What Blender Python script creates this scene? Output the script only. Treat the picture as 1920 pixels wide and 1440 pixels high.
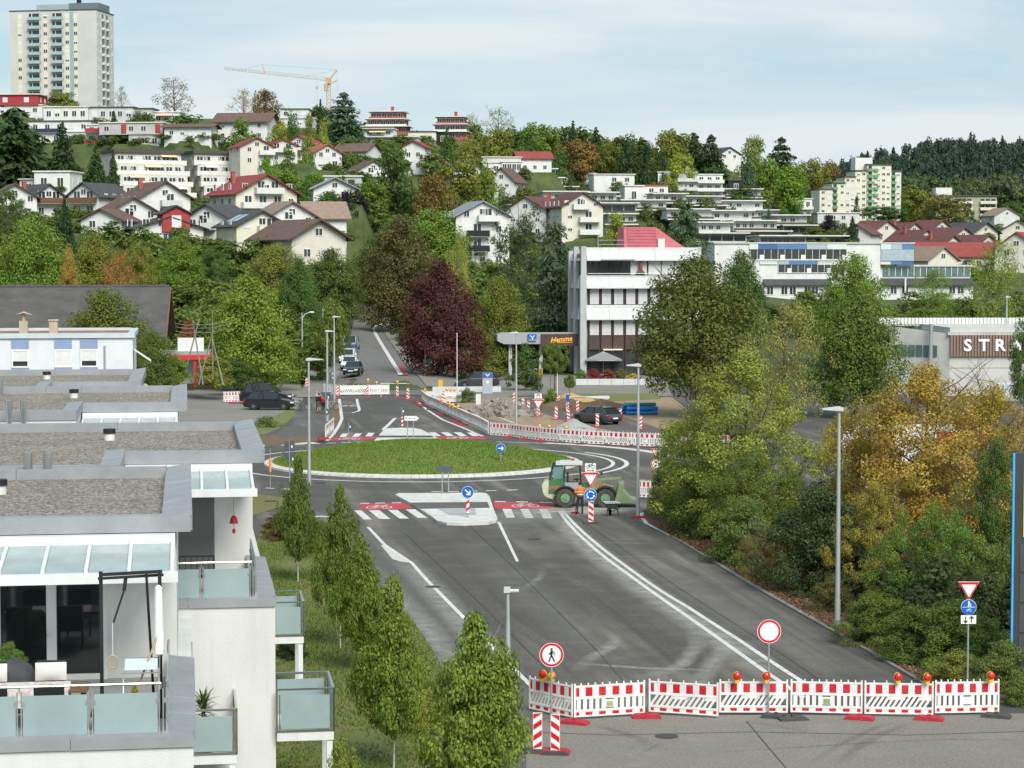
import bpy,math,random
import numpy as np
from mathutils import Vector,Matrix,Euler
R = math.radians
rnd = random.Random(11)
sc = bpy.context.scene
for o in list(bpy.data.objects):
 bpy.data.objects.remove(o)
COL = sc.collection
# ------------------------------------------------------------------ camera
CAM_H = 13.4
FPX,HOR = 4100.0,488.0
PITCH = math.atan((720 - HOR) / FPX)
cam = bpy.data.cameras.new('camera')
cam.sensor_width = 36.0
cam.lens = FPX / 1920 * 36.0
cam.clip_start,cam.clip_end = 1.0,9000
cam_ob = bpy.data.objects.new('camera',cam)
COL.objects.link(cam_ob)
cam_ob.location = (0,0,CAM_H)
cam_ob.rotation_euler = (math.pi / 2 - PITCH,0,0)
sc.camera = cam_ob
# ------------------------------------------------------------------ sky, sun, exposure
SUN_EL,SUN_AZ = R(42),R(158)
world = bpy.data.worlds.new('World')
sc.world = world
world.use_nodes = True
wn,wl = world.node_tree.nodes,world.node_tree.links
for n in list(wn):
 wn.remove(n)
def W(t,**k):
 n = wn.new(t)
 for a,v in k.items():
  setattr(n,a,v)
 return n
sky = W('ShaderNodeTexSky',sky_type='NISHITA',sun_disc=False,sun_elevation=SUN_EL,sun_rotation=SUN_AZ,
  altitude=400,air_density=1.0,dust_density=1.2,ozone_density=1.0)
tc = W('ShaderNodeTexCoord')
sep = W('ShaderNodeSeparateXYZ')
wl.new(tc.outputs['Generated'],sep.inputs[0])
# thin layered cloud: noise on a flattened dome
mp = W('ShaderNodeMapping')
mp.inputs['Scale'].default_value = (1.6,1.6,9.0)
mp.inputs['Location'].default_value = (0.35,0.2,0.05)
wl.new(tc.outputs['Generated'],mp.inputs[0])
nz = W('ShaderNodeTexNoise')
nz.inputs['Scale'].default_value = 2.2
nz.inputs['Detail'].default_value = 7
nz.inputs['Roughness'].default_value = 0.55
nz.inputs['Distortion'].default_value = 0.5
wl.new(mp.outputs[0],nz.inputs['Vector'])
rampc = W('ShaderNodeValToRGB')
rampc.color_ramp.elements[0].position = 0.40
rampc.color_ramp.elements[0].color = (0,0,0,1)
rampc.color_ramp.elements[1].position = 0.72
rampc.color_ramp.elements[1].color = (1,1,1,1)
wl.new(nz.outputs['Fac'],rampc.inputs[0])
# cloud cover is thicker towards the horizon (one looks through more of the layer)
hr = W('ShaderNodeMapRange')
hr.inputs['From Min'].default_value = 0.0
hr.inputs['From Max'].default_value = 0.16
hr.inputs['To Min'].default_value = 0.50
hr.inputs['To Max'].default_value = 0.0
wl.new(sep.outputs['Z'],hr.inputs['Value'])
addc = W('ShaderNodeMath',operation='ADD',use_clamp=True)
wl.new(rampc.outputs['Color'],addc.inputs[0])
wl.new(hr.outputs[0],addc.inputs[1])
cov = W('ShaderNodeMapRange')
cov.inputs['To Min'].default_value = 0.60
cov.inputs['To Max'].default_value = 0.97
wl.new(addc.outputs[0],cov.inputs['Value'])
mixs = W('ShaderNodeMix',data_type='RGBA')
cmix = W('ShaderNodeMix',data_type='RGBA')
cmix.inputs['A'].default_value = (4.5,6.9,8.1,1)
cmix.inputs['B'].default_value = (7.5,8.3,8.5,1)
wl.new(addc.outputs[0],cmix.inputs['Factor'])
wl.new(cmix.outputs['Result'],mixs.inputs['B'])
wl.new(cov.outputs[0],mixs.inputs['Factor'])
wl.new(sky.outputs[0],mixs.inputs['A'])
bg = W('ShaderNodeBackground')
bg.inputs['Strength'].default_value = 0.077
wl.new(mixs.outputs['Result'],bg.inputs['Color'])
wo = W('ShaderNodeOutputWorld')
wl.new(bg.outputs[0],wo.inputs[0])
sun = bpy.data.lights.new('sun','SUN')
sun.energy = 3.3
sun.angle = R(34)
sun.color = (1.0,0.955,0.88)
sun_ob = bpy.data.objects.new('sun',sun)
COL.objects.link(sun_ob)
sd = Vector((math.sin(SUN_AZ) * math.cos(SUN_EL),math.cos(SUN_AZ) * math.cos(SUN_EL),math.sin(SUN_EL)))
sun_ob.rotation_euler = sd.to_track_quat('Z','Y').to_euler()
sun_ob.location = (0,-20,80)
vs = sc.view_settings
vs.view_transform,vs.look,vs.exposure,vs.gamma = 'Standard','None',0.42,1.0
vs.use_curve_mapping = False
sc.cycles.use_denoising = True
sc.cycles.max_bounces = 6
sc.cycles.diffuse_bounces = 3
sc.cycles.glossy_bounces = 3
sc.cycles.transmission_bounces = 4
sc.cycles.transparent_max_bounces = 6
# ------------------------------------------------------------------ surveying: from the photograph's frame to metres
_cp,_sp = math.cos(PITCH),math.sin(PITCH)
def ray(px,py):
 a,b = (px - 960) / FPX,(720 - py) / FPX
 return Vector((a,_cp + b * _sp,-_sp + b * _cp))
def G(px,py,z=0.0):
 d = ray(px,py)
 t = (z - CAM_H) / d.z
 return Vector((d.x * t,d.y * t,z))
def A(px,py,Y):
 d = ray(px,py)
 t = Y / d.y
 return Vector((d.x * t,Y,CAM_H + d.z * t))
def S(Y):
 return FPX / Y
# ------------------------------------------------------------------ terrain
_cols = [
 (-900,[(0,0),(220,0),(260,5),(300,11),(350,17),(420,23),(480,24),(545,27),(580,34),(640,48),(713,63),(780,66),(1000,62),(2600,60)]),
 (500,[(0,0),(235,0),(275,4),(310,10),(350,15.5),(420,21),(480,23.5),(545,27),(580,34),(640,46),(713,59),(780,63),(1000,60),(2600,60)]),
 (615,[(0,0),(235,0),(270,2),(305,8),(350,15),(420,20),(480,26),(575,35),(640,44),(713,55),(780,60),(1000,58),(2600,58)]),
 (660,[(0,0),(225,0),(238,.8),(300,1.5),(355,2.3),(420,3.1),(470,12),(575,34),(640,43),(713,54),(780,58),(1000,56),(2600,56)]),
 (760,[(0,0),(225,0),(238,.8),(300,1.5),(355,2.3),(420,3.1),(480,12),(575,32),(640,42),(713,52),(780,56),(1000,54),(2600,54)]),
 (900,[(0,0),(262,0),(310,3),(400,8),(480,14),(560,20),(620,29),(700,40),(770,47),(1000,48),(2600,50)]),
 (1350,[(0,0),(262,0),(310,3),(400,7),(500,12),(560,17),(620,24),(700,35),(770,40),(1000,42),(2600,60)]),
 (1500,[(0,0),(255,0),(300,2.5),(410,6),(500,10),(600,17),(700,24),(900,31),(1000,34),(1300,40),(2600,70)]),
 (1620,[(0,0),(225,0),(300,2.5),(410,6),(500,10),(600,16),(700,22),(900,29),(1000,32),(1300,48),(1600,71),(2600,78)]),
 (1780,[(0,0),(225,0),(300,2.5),(410,6),(500,10),(600,15),(700,20),(900,27),(1000,30),(1250,46),(1500,76),(1700,85),(2600,88)]),
 (2900,[(0,0),(225,0),(300,2.5),(410,5),(500,9),(600,14),(700,19),(900,25),(1000,29),(1250,40),(1600,66),(2600,80)]),
]
_cx = np.array([c[0] for c in _cols],float)
PADS = []
def T(x,y):
 if y < 150:
  return 0.0
 c = 960 + FPX * x / y
 z = [np.interp(y,[q[0] for q in p],[q[1] for q in p]) for _,p in _cols]
 z = float(np.interp(c,_cx,z))
 if PADS and y > 290 and not (y < 455 and 640 < c < 800):
  P = np.array(PADS)
  d = np.hypot(P[:,0] - x,P[:,1] - y) / P[:,2]
  w = np.clip((1.6 - d) / .6,0,1)
  w = w * w * (3 - 2 * w)
  if w.max() > 0:
   z = z * (1 - w.max()) + w.max() * float((P[:,3] * w ** 3).sum() / (w ** 3).sum())
 return z
def TG(px,Y):
 x = (px - 960) / FPX * Y
 return Vector((x,Y,T(x,Y)))
# ------------------------------------------------------------------ materials
MATS = {}
def mat(name,col,rough=0.8,var=0.12,scale=1.5,bump=0.0,bscale=None,metal=0.0,spec=0.3,col2=None,detail=5,alpha=1.0,emit=0,trans=0.0,coat=0.0):
 if name in MATS:
  return MATS[name]
 m = bpy.data.materials.new(name)
 m.use_nodes = True
 nt = m.node_tree
 p = nt.nodes['Principled BSDF']
 p.inputs['Roughness'].default_value = rough
 p.inputs['Metallic'].default_value = metal
 p.inputs['Specular IOR Level'].default_value = spec
 p.inputs['Coat Weight'].default_value = coat
 p.inputs['Transmission Weight'].default_value = trans
 c1 = tuple(col) + (1,)
 geo = nt.nodes.new('ShaderNodeNewGeometry')
 n = nt.nodes.new('ShaderNodeTexNoise')
 n.inputs['Scale'].default_value = scale
 n.inputs['Detail'].default_value = detail
 n.inputs['Roughness'].default_value = 0.6
 nt.links.new(geo.outputs['Position'],n.inputs['Vector'])
 rp = nt.nodes.new('ShaderNodeValToRGB')
 rp.color_ramp.elements[0].position = 0.3
 rp.color_ramp.elements[1].position = 0.7
 if col2 is None:
  rp.color_ramp.elements[0].color = tuple(max(0,c * (1 - var)) for c in col) + (1,)
  rp.color_ramp.elements[1].color = tuple(min(1,c * (1 + var)) for c in col) + (1,)
 else:
  rp.color_ramp.elements[0].color = c1
  rp.color_ramp.elements[1].color = tuple(col2) + (1,)
 nt.links.new(n.outputs['Fac'],rp.inputs[0])
 nt.links.new(rp.outputs['Color'],p.inputs['Base Color'])
 if bump > 0:
  b = nt.nodes.new('ShaderNodeTexNoise')
  b.inputs['Scale'].default_value = bscale or scale * 12
  b.inputs['Detail'].default_value = 3
  nt.links.new(geo.outputs['Position'],b.inputs['Vector'])
  bp = nt.nodes.new('ShaderNodeBump')
  bp.inputs['Strength'].default_value = bump
  bp.inputs['Distance'].default_value = 0.02
  nt.links.new(b.outputs['Fac'],bp.inputs['Height'])
  nt.links.new(bp.outputs[0],p.inputs['Normal'])
 if alpha < 1:
  p.inputs['Alpha'].default_value = alpha
 if emit:
  p.inputs['Emission Color'].default_value = c1
  p.inputs['Emission Strength'].default_value = emit
 MATS[name] = m
 return m
def grime(m,amt=.25,sc_=(1.1,1.1,.10),lo=.50,hi=.78,col_=(.10,.095,.08)):
 """weathering: rain streaks and dirt with a shape of their own"""
 nt = m.node_tree
 p = nt.nodes['Principled BSDF']
 src = p.inputs['Base Color'].links[0].from_socket
 ge,mp_,n = nt.nodes.new('ShaderNodeNewGeometry'),nt.nodes.new('ShaderNodeMapping'),nt.nodes.new('ShaderNodeTexNoise')
 mp_.inputs['Scale'].default_value = sc_
 n.inputs['Scale'].default_value,n.inputs['Detail'].default_value,n.inputs['Roughness'].default_value = 1.6,8,.65
 nt.links.new(ge.outputs['Position'],mp_.inputs[0])
 nt.links.new(mp_.outputs[0],n.inputs['Vector'])
 mr = nt.nodes.new('ShaderNodeMapRange')
 mr.inputs['From Min'].default_value,mr.inputs['From Max'].default_value,mr.inputs['To Max'].default_value = lo,hi,amt
 nt.links.new(n.outputs['Fac'],mr.inputs['Value'])
 x = nt.nodes.new('ShaderNodeMix')
 x.data_type = 'RGBA'
 x.inputs['B'].default_value = tuple(col_) + (1,)
 nt.links.new(mr.outputs[0],x.inputs['Factor'])
 nt.links.new(src,x.inputs['A'])
 nt.links.new(x.outputs['Result'],p.inputs['Base Color'])
 return m
def leafmat(name='foliage',translucency=0.25,spread=0.45):
 if name in MATS:
  return MATS[name]
 m = bpy.data.materials.new(name)
 m.use_nodes = True
 nt = m.node_tree
 nd,lk = nt.nodes,nt.links
 for n in list(nd):
  nd.remove(n)
 oi = nd.new('ShaderNodeObjectInfo')
 ge = nd.new('ShaderNodeNewGeometry')
 mr = nd.new('ShaderNodeMapRange')
 mr.inputs['To Min'].default_value = 1 - spread
 mr.inputs['To Max'].default_value = 1 + spread
 lk.new(ge.outputs['Random Per Island'],mr.inputs['Value'])
 nz = nd.new('ShaderNodeTexNoise')
 nz.inputs['Scale'].default_value = 0.45
 nz.inputs['Detail'].default_value = 4
 lk.new(ge.outputs['Position'],nz.inputs['Vector'])
 m2 = nd.new('ShaderNodeMapRange')
 m2.inputs['From Min'].default_value = 0.3
 m2.inputs['From Max'].default_value = 0.7
 m2.inputs['To Min'].default_value = 0.478
 m2.inputs['To Max'].default_value = 0.515
 lk.new(nz.outputs['Fac'],m2.inputs['Value'])
 hs = nd.new('ShaderNodeHueSaturation')
 lk.new(oi.outputs['Color'],hs.inputs['Color'])
 lk.new(m2.outputs[0],hs.inputs['Hue'])
 lk.new(mr.outputs[0],hs.inputs['Value'])
 df = nd.new('ShaderNodeBsdfPrincipled')
 df.inputs['Roughness'].default_value = 0.6
 df.inputs['Specular IOR Level'].default_value = 0.25
 tr = nd.new('ShaderNodeBsdfTranslucent')
 lk.new(hs.outputs[0],df.inputs['Base Color'])
 lk.new(hs.outputs[0],tr.inputs['Color'])
 mx = nd.new('ShaderNodeMixShader')
 mx.inputs[0].default_value = translucency
 lk.new(df.outputs[0],mx.inputs[1])
 lk.new(tr.outputs[0],mx.inputs[2])
 out = nd.new('ShaderNodeOutputMaterial')
 lk.new(mx.outputs[0],out.inputs[0])
 MATS[name] = m
 return m
# ------------------------------------------------------------------ mesh building
class MB:
 def __init__(s):
  s.v,s.f,s.m,s.mi = [],[],[],0
 def add(s,vs,fs):
  b = len(s.v)
  s.v.extend([tuple(p) for p in vs])
  for f in fs:
   s.f.append(tuple(b + i for i in f))
   s.m.append(s.mi)
  return s
 def mat(s,i):
  s.mi = i
  return s
 def box(s,x0,y0,z0,x1,y1,z1,M=None):
  vs = [(x0,y0,z0),(x1,y0,z0),(x1,y1,z0),(x0,y1,z0),(x0,y0,z1),(x1,y0,z1),(x1,y1,z1),(x0,y1,z1)]
  if M is not None:
   vs = [M @ Vector(p) for p in vs]
  return s.add(vs,[(0,3,2,1),(4,5,6,7),(0,1,5,4),(1,2,6,5),(2,3,7,6),(3,0,4,7)])
 def bar(s,p,q,w,h=None,up=(0,0,1)):
  p,q = Vector(p),Vector(q)
  h = w if h is None else h
  d = (q - p)
  L = d.length
  if L < 1e-6:
   return s
  d /= L
  u = Vector(up)
  if abs(d.dot(u)) > 0.98:
   u = Vector((0,1,0))
  a = d.cross(u).normalized()
  b = a.cross(d)
  vs = []
  for e in (p,q):
   for i,j in ((-1,-1),(1,-1),(1,1),(-1,1)):
    vs.append(e + a * (i * w / 2) + b * (j * h / 2))
  return s.add(vs,[(0,1,2,3),(7,6,5,4),(0,4,5,1),(1,5,6,2),(2,6,7,3),(3,7,4,0)])
 def cyl(s,p,q,r0,r1=None,n=10,cap=True):
  p,q = Vector(p),Vector(q)
  r1 = r0 if r1 is None else r1
  d = (q - p).normalized()
  u = Vector((0,0,1)) if abs(d.z) < 0.95 else Vector((1,0,0))
  a = d.cross(u).normalized()
  b = a.cross(d)
  vs = []
  for e,r in ((p,r0),(q,r1)):
   for i in range(n):
    t = 2 * math.pi * i / n
    vs.append(e + a * (math.cos(t) * r) + b * (math.sin(t) * r))
  fs = [(i,(i + 1) % n,n + (i + 1) % n,n + i) for i in range(n)]
  if cap:
   fs += [tuple(range(n - 1,-1,-1)),tuple(range(n,2 * n))]
  return s.add(vs,fs)
 def tube(s,pts,r,n=8,cap=True):
  pts = [Vector(p) for p in pts]
  rs = r if isinstance(r,(list,tuple)) else [r] * len(pts)
  vs = []
  prev = None
  for i,p in enumerate(pts):
   d = (pts[min(i + 1,len(pts) - 1)] - pts[max(i - 1,0)]).normalized()
   if prev is None:
    u = Vector((0,0,1)) if abs(d.z) < 0.9 else Vector((1,0,0))
    a = d.cross(u).normalized()
   else:
    a = (prev - d * prev.dot(d)).normalized()
   prev = a
   b = a.cross(d)
   for k in range(n):
    t = 2 * math.pi * k / n
    vs.append(p + a * (math.cos(t) * rs[i]) + b * (math.sin(t) * rs[i]))
  fs = []
  for i in range(len(pts) - 1):
   for k in range(n):
    fs.append((i * n + k,i * n + (k + 1) % n,(i + 1) * n + (k + 1) % n,(i + 1) * n + k))
  if cap:
   fs += [tuple(range(n - 1,-1,-1)),tuple(range((len(pts) - 1) * n,len(pts) * n))]
  return s.add(vs,fs)
 def prism(s,poly,axis,a,b,M=None):
  n = len(poly)
  def P(p,t):
   return {'x': (t,p[0],p[1]),'y': (p[0],t,p[1]),'z': (p[0],p[1],t)}[axis]
  vs = [P(p,a) for p in poly] + [P(p,b) for p in poly]
  if M is not None:
   vs = [M @ Vector(p) for p in vs]
  fs = [(i,(i + 1) % n,n + (i + 1) % n,n + i) for i in range(n)]
  fs += [tuple(range(n - 1,-1,-1)),tuple(range(n,2 * n))]
  return s.add(vs,fs)
 def lathe(s,prof,n=16,c=(0,0,0),sx=1,sy=1):
  vs = []
  for r,z in prof:
   for k in range(n):
    t = 2 * math.pi * k / n
    vs.append((c[0] + r * sx * math.cos(t),c[1] + r * sy * math.sin(t),c[2] + z))
  fs = []
  for i in range(len(prof) - 1):
   for k in range(n):
    fs.append((i * n + k,i * n + (k + 1) % n,(i + 1) * n + (k + 1) % n,(i + 1) * n + k))
  fs += [tuple(range(n - 1,-1,-1)),tuple(range((len(prof) - 1) * n,len(prof) * n))]
  return s.add(vs,fs)
 def quad(s,a,b,c,d):
  return s.add([a,b,c,d],[(0,1,2,3)])
 def mesh(s,name,mats,smooth=False):
  me = bpy.data.meshes.new(name)
  me.from_pydata(s.v,[],s.f)
  if not isinstance(mats,(list,tuple)):
   mats = [mats]
  for m in mats:
   me.materials.append(m)
  if len(mats) > 1:
   me.polygons.foreach_set('material_index',s.m)
  if smooth:
   me.polygons.foreach_set('use_smooth',[True] * len(me.polygons))
   try:
    me.set_sharp_from_angle(angle=R(40))
   except Exception:
    pass
  me.validate()
  me.update()
  return me
 def build(s,name,mats,parent=None,smooth=False,loc=None,rz=0):
  return obj(name,s.mesh(name,mats,smooth),parent,loc,rz)
def obj(name,me,parent=None,loc=None,rz=0,scale=None,color=None):
 o = bpy.data.objects.new(name,me)
 COL.objects.link(o)
 if parent is not None:
  o.parent = parent
 if loc is not None:
  o.location = loc
 if rz:
  o.rotation_euler = (0,0,rz)
 if scale is not None:
  o.scale = scale
 if color is not None:
  o.color = tuple(color) + (1,)
 return o
def tag(o,label,cat,group=None):
 o['label'],o['category'] = label,cat
 if group:
  o['group'] = group
 return o
def thing(name,label,cat,loc=(0,0,0),rz=0,group=None,scale=None):
 o = obj(name,None,None,loc,rz,scale)
 o.empty_display_size = 0.2
 return tag(o,label,cat,group)
def struct(o,kind='structure'):
 o['kind'] = kind
 return o
def dup(o,parent=None):
 c = o.copy()
 COL.objects.link(c)
 c.parent = parent
 for ch in list(o.children):
  dup(ch,c)
 return c
_glyph = {}
def text_mesh(name,s,size,mt,depth=0.01,shear=0.0,bold=0.0):
 cu = bpy.data.curves.new(name,'FONT')
 cu.body,cu.size,cu.extrude,cu.shear,cu.offset = s,size,depth,shear,bold
 cu.align_x,cu.align_y = 'CENTER','CENTER'
 cu.resolution_u = 3
 t = bpy.data.objects.new(name,cu)
 COL.objects.link(t)
 dg = bpy.context.evaluated_depsgraph_get()
 me = bpy.data.meshes.new_from_object(t.evaluated_get(dg))
 bpy.data.objects.remove(t)
 me.materials.clear()
 me.materials.append(mt)
 return me
ORD = ['first','second','third','fourth','fifth','sixth','seventh','eighth','ninth','tenth','eleventh','twelfth','thirteenth',
  'fourteenth','fifteenth','sixteenth','seventeenth','eighteenth','nineteenth','twentieth']
# ================================================================== ground
def road_mat(name,base,dust,dustamt,streak=True,scale=0.35,rough=0.85,tracks=0.0):
 m = bpy.data.materials.new(name)
 m.use_nodes = True
 nt = m.node_tree
 nd,lk = nt.nodes,nt.links
 p = nd['Principled BSDF']
 p.inputs['Roughness'].default_value = rough
 p.inputs['Specular IOR Level'].default_value = 0.25
 ge = nd.new('ShaderNodeNewGeometry')
 def noise(sc_,vec=None,det=6,rg=0.6,dist=0.0):
  n = nd.new('ShaderNodeTexNoise')
  n.inputs['Scale'].default_value = sc_
  n.inputs['Detail'].default_value = det
  n.inputs['Roughness'].default_value = rg
  n.inputs['Distortion'].default_value = dist
  lk.new(vec or ge.outputs['Position'],n.inputs['Vector'])
  return n.outputs['Fac']
 def ramp(fac,a,b,ca=(0,0,0,1),cb=(1,1,1,1)):
  r = nd.new('ShaderNodeValToRGB')
  r.color_ramp.elements[0].position,r.color_ramp.elements[1].position = a,b
  r.color_ramp.elements[0].color,r.color_ramp.elements[1].color = ca,cb
  lk.new(fac,r.inputs[0])
  return r.outputs['Color']
 def mixc(fac,a,b):
  x = nd.new('ShaderNodeMix')
  x.data_type = 'RGBA'
  if isinstance(fac,float):
   x.inputs['Factor'].default_value = fac
  else:
   lk.new(fac,x.inputs['Factor'])
  for s_,v in (('A',a),('B',b)):
   if isinstance(v,tuple):
    x.inputs[s_].default_value = v
   else:
    lk.new(v,x.inputs[s_])
  return x.outputs['Result']
 def mul(a,b):
  x = nd.new('ShaderNodeMath')
  x.operation = 'MULTIPLY'
  for i,v in enumerate((a,b)):
   if isinstance(v,float):
    x.inputs[i].default_value = v
   else:
    lk.new(v,x.inputs[i])
  return x.outputs[0]
 b4 = tuple(base) + (1,)
 col = ramp(noise(scale * 22,det=3),0.3,0.7,tuple(c * .72 for c in base) + (1,),tuple(c * 1.3 for c in base) + (1,))
 patch = ramp(noise(scale * 0.35,det=3,dist=.6),0.35,0.65)
 col = mixc(mul(patch,0.28),col,tuple(c * 1.45 for c in base) + (1,))
 if streak:
  mp_ = nd.new('ShaderNodeMapping')
  mp_.vector_type = 'TEXTURE'
  mp_.inputs['Rotation'].default_value = (0,0,R(9.5))
  mp_.inputs['Scale'].default_value = (1.0,28.0,1)
  lk.new(ge.outputs['Position'],mp_.inputs[0])
  st = ramp(noise(0.75,mp_.outputs[0],det=4,rg=.55,dist=.5),0.47,0.66)
  brk = ramp(noise(0.12,det=3),0.38,0.62)
  col = mixc(mul(mul(st,brk),dustamt),col,tuple(dust) + (1,))
 d2 = ramp(noise(scale * 1.3,det=7,rg=.7),0.5,0.8)
 col = mixc(mul(d2,dustamt * 0.55),col,tuple(dust) + (1,))
 lk.new(col,p.inputs['Base Color'])
 bp = nd.new('ShaderNodeBump')
 bp.inputs['Strength'].default_value = 0.25
 bp.inputs['Distance'].default_value = 0.01
 lk.new(noise(30.0,det=2),bp.inputs['Height'])
 lk.new(bp.outputs[0],p.inputs['Normal'])
 MATS[name] = m
 return m
M_TERR = mat('hillside grass',(0.035,0.06,0.018),.95,col2=(0.10,0.12,0.04),scale=0.22,bump=1,bscale=.8,detail=10)
M_ASPH = road_mat('new asphalt',(0.078,0.072,0.066),(0.24,0.21,0.175),0.62)
M_OLDASPH = road_mat('old asphalt',(0.19,0.172,0.15),(0.37,0.33,0.28),0.65,streak=False,scale=0.5)
M_UPASPH = road_mat('upper road asphalt',(0.145,0.138,0.13),(0.22,0.205,0.185),0.3,scale=0.3)
M_PATHASPH = road_mat('path asphalt',(0.095,0.09,0.084),(0.22,0.2,0.175),0.55,scale=.6)
M_PAVE = road_mat('forecourt paving',(0.20,0.185,0.165),(0.29,0.27,0.24),0.5,streak=False,scale=.4)
M_CONC = mat('pale concrete',(0.52,0.51,0.48),.85,var=.12,scale=1.2,bump=.2)
M_KERB = mat('kerb stone',(0.56,0.55,0.52),.8,var=.15,scale=2.0,bump=.2)
M_WPAINT = mat('white road paint',(0.72,0.72,0.70),.6,col2=(0.45,0.44,0.41),scale=3.0,detail=8)
M_RPAINT = mat('red road paint',(0.50,0.045,0.06),.65,col2=(0.34,0.045,0.06),scale=1.3,detail=8)
M_RPAINT2 = mat('faded red road paint',(0.42,0.07,0.08),.7,var=.2,scale=1.3)
M_DUST = mat('white stone dust',(0.58,0.57,0.54),.95,col2=(0.2,0.195,0.19),scale=1.6,detail=9)
M_SOIL = mat('brown soil',(0.19,0.125,0.075),.95,col2=(0.12,0.075,0.045),scale=1.6,bump=.8,bscale=9)
M_MULCH = mat('leaf litter',(0.17,0.105,0.06),.95,col2=(0.075,0.05,0.03),scale=7,bump=1,bscale=18)
M_SAND = mat('sandy dirt',(0.36,0.27,0.17),.95,col2=(0.22,0.16,0.10),scale=.9,bump=.6,bscale=6)
M_LAWN = mat('lawn ground',(0.11,0.165,0.038),.95,col2=(0.19,0.15,0.07),scale=.55,bump=.8,bscale=14)
M_MOUND = mat('mound turf',(0.10,0.18,0.028),.95,col2=(0.21,0.19,0.07),scale=.7,bump=.8,bscale=12)
M_DARKSTRIP = mat('dark asphalt strip',(0.07,0.07,0.072),.85,var=.2,scale=2)
def sheet(name,pts,z,m,parent=None,world_pts=False,kind='structure'):
 P = [Vector((p[0],p[1],z)) if world_pts else G(p[0],p[1],z) for p in pts]
 b = MB()
 b.add(P,[tuple(range(len(P)))])
 me = b.mesh(name,m)
 if me.polygons[0].normal.z < 0:
  me.flip_normals()
 o = obj(name,me,parent)
 if parent is None:
  struct(o,kind)
 return o
def slab(name,pts,z0,z1,m,parent=None):
 P = [G(p[0],p[1],z1) for p in pts]
 b = MB()
 b.prism([(p.x,p.y) for p in P],'z',z0,z1)
 o = b.build(name,m,parent)
 if parent is None:
  struct(o)
 return o
def ribbon(name,pts,w,z,m,parent=None,px=True):
 P = [G(p[0],p[1],z) if px else Vector((p[0],p[1],z)) for p in pts]
 b = MB()
 L,Rr = [],[]
 for i,p in enumerate(P):
  d = (P[min(i + 1,len(P) - 1)] - P[max(i - 1,0)])
  d.z = 0
  d.normalize()
  nn = Vector((-d.y,d.x,0))
  L.append(p + nn * w / 2)
  Rr.append(p - nn * w / 2)
 for i in range(len(P) - 1):
  b.quad(Rr[i],Rr[i + 1],L[i + 1],L[i])
 return b.build(name,m,parent)
# main asphalt field: the road in front, the roundabout and its arms
road = sheet('road',[(-70,54),(70,54),(70,226),(-70,226)],0.0,M_ASPH,world_pts=True)
sheet('old_road_apron',[(985,1600),(985,1395),(1010,1350),(1150,1341),(1480,1340),(1880,1338),(2200,1335),(2200,1600)],0.004,M_OLDASPH)
# the street that climbs away between the trees
b = MB()
rows = []
for Y,l,r in ((217,610,800),(226,622,802),(238,632,790),(255,640,775),(275,648,765),(300,652,755),(328,657,748),(355,660,742),(385,664,735),(420,668,730),(436,668,735)):
 rows.append([TG(c,Y) + Vector((0,0,.05)) for c in (l,(l + r) / 2,r)])
for i in range(len(rows) - 1):
 for j in range(2):
  b.quad(rows[i][j],rows[i][j + 1],rows[i + 1][j + 1],rows[i + 1][j])
upper = struct(b.build('upper_road',M_UPASPH))
def tline(name,pts,w,m,lift=.075,parent=upper):
 P = [TG(c,Y) + Vector((0,0,lift)) for c,Y in pts]
 Q = []
 for i in range(len(P) - 1):
  k = max(1,int((P[i + 1] - P[i]).length / 8))
  for t in range(k):
   q = P[i].lerp(P[i + 1],t / k)
   Q.append(Vector((q.x,q.y,T(q.x,q.y) + lift)))
 Q.append(P[-1])
 bb = MB()
 for i in range(len(Q) - 1):
  d = Q[i + 1] - Q[i]
  nn = Vector((-d.y,d.x,0)).normalized() * w / 2
  bb.quad(Q[i] - nn,Q[i + 1] - nn,Q[i + 1] + nn,Q[i] + nn)
 return bb.build(name,m,parent)
tline('lane_line',[(751,239),(699,352),(701,362),(715,374),(730,380)],.5,M_WPAINT)
tline('stop_line',[(629,236.5),(672,236.5)],.5,M_WPAINT)
b = MB()
b.quad(*[TG(c,Y) + Vector((0,0,.07)) for c,Y in ((753,239.5),(766,239.5),(756,257),(738,257))])
b.build('cycle_lane_patch',M_RPAINT2,upper)
# footway beside the street, under the copper beeches
b = MB()
rows = []
for Y,l,r in ((228,800,850),(238,785,860),(258,760,830),(285,745,800),(320,728,770),(360,715,750),(400,720,745)):
 rows.append([TG(c,Y) + Vector((0,0,.12)) for c in (l,r)])
for i in range(len(rows) - 1):
 b.quad(rows[i][0],rows[i][1],rows[i + 1][1],rows[i + 1][0])
struct(b.build('footway',M_PAVE))
b = MB()
rows = [[TG(c,Y) + Vector((0,0,.07)) for c in cc_] for Y,cc_ in ((213,(556,612)),(226,(566,624)),(245,(580,636)),(270,(594,648)),(300,(610,652)))]
for i in range(4):
 b.quad(rows[i][0],rows[i][1],rows[i + 1][1],rows[i + 1][0])
struct(b.build('footway_under_lindens',M_PAVE))
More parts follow.
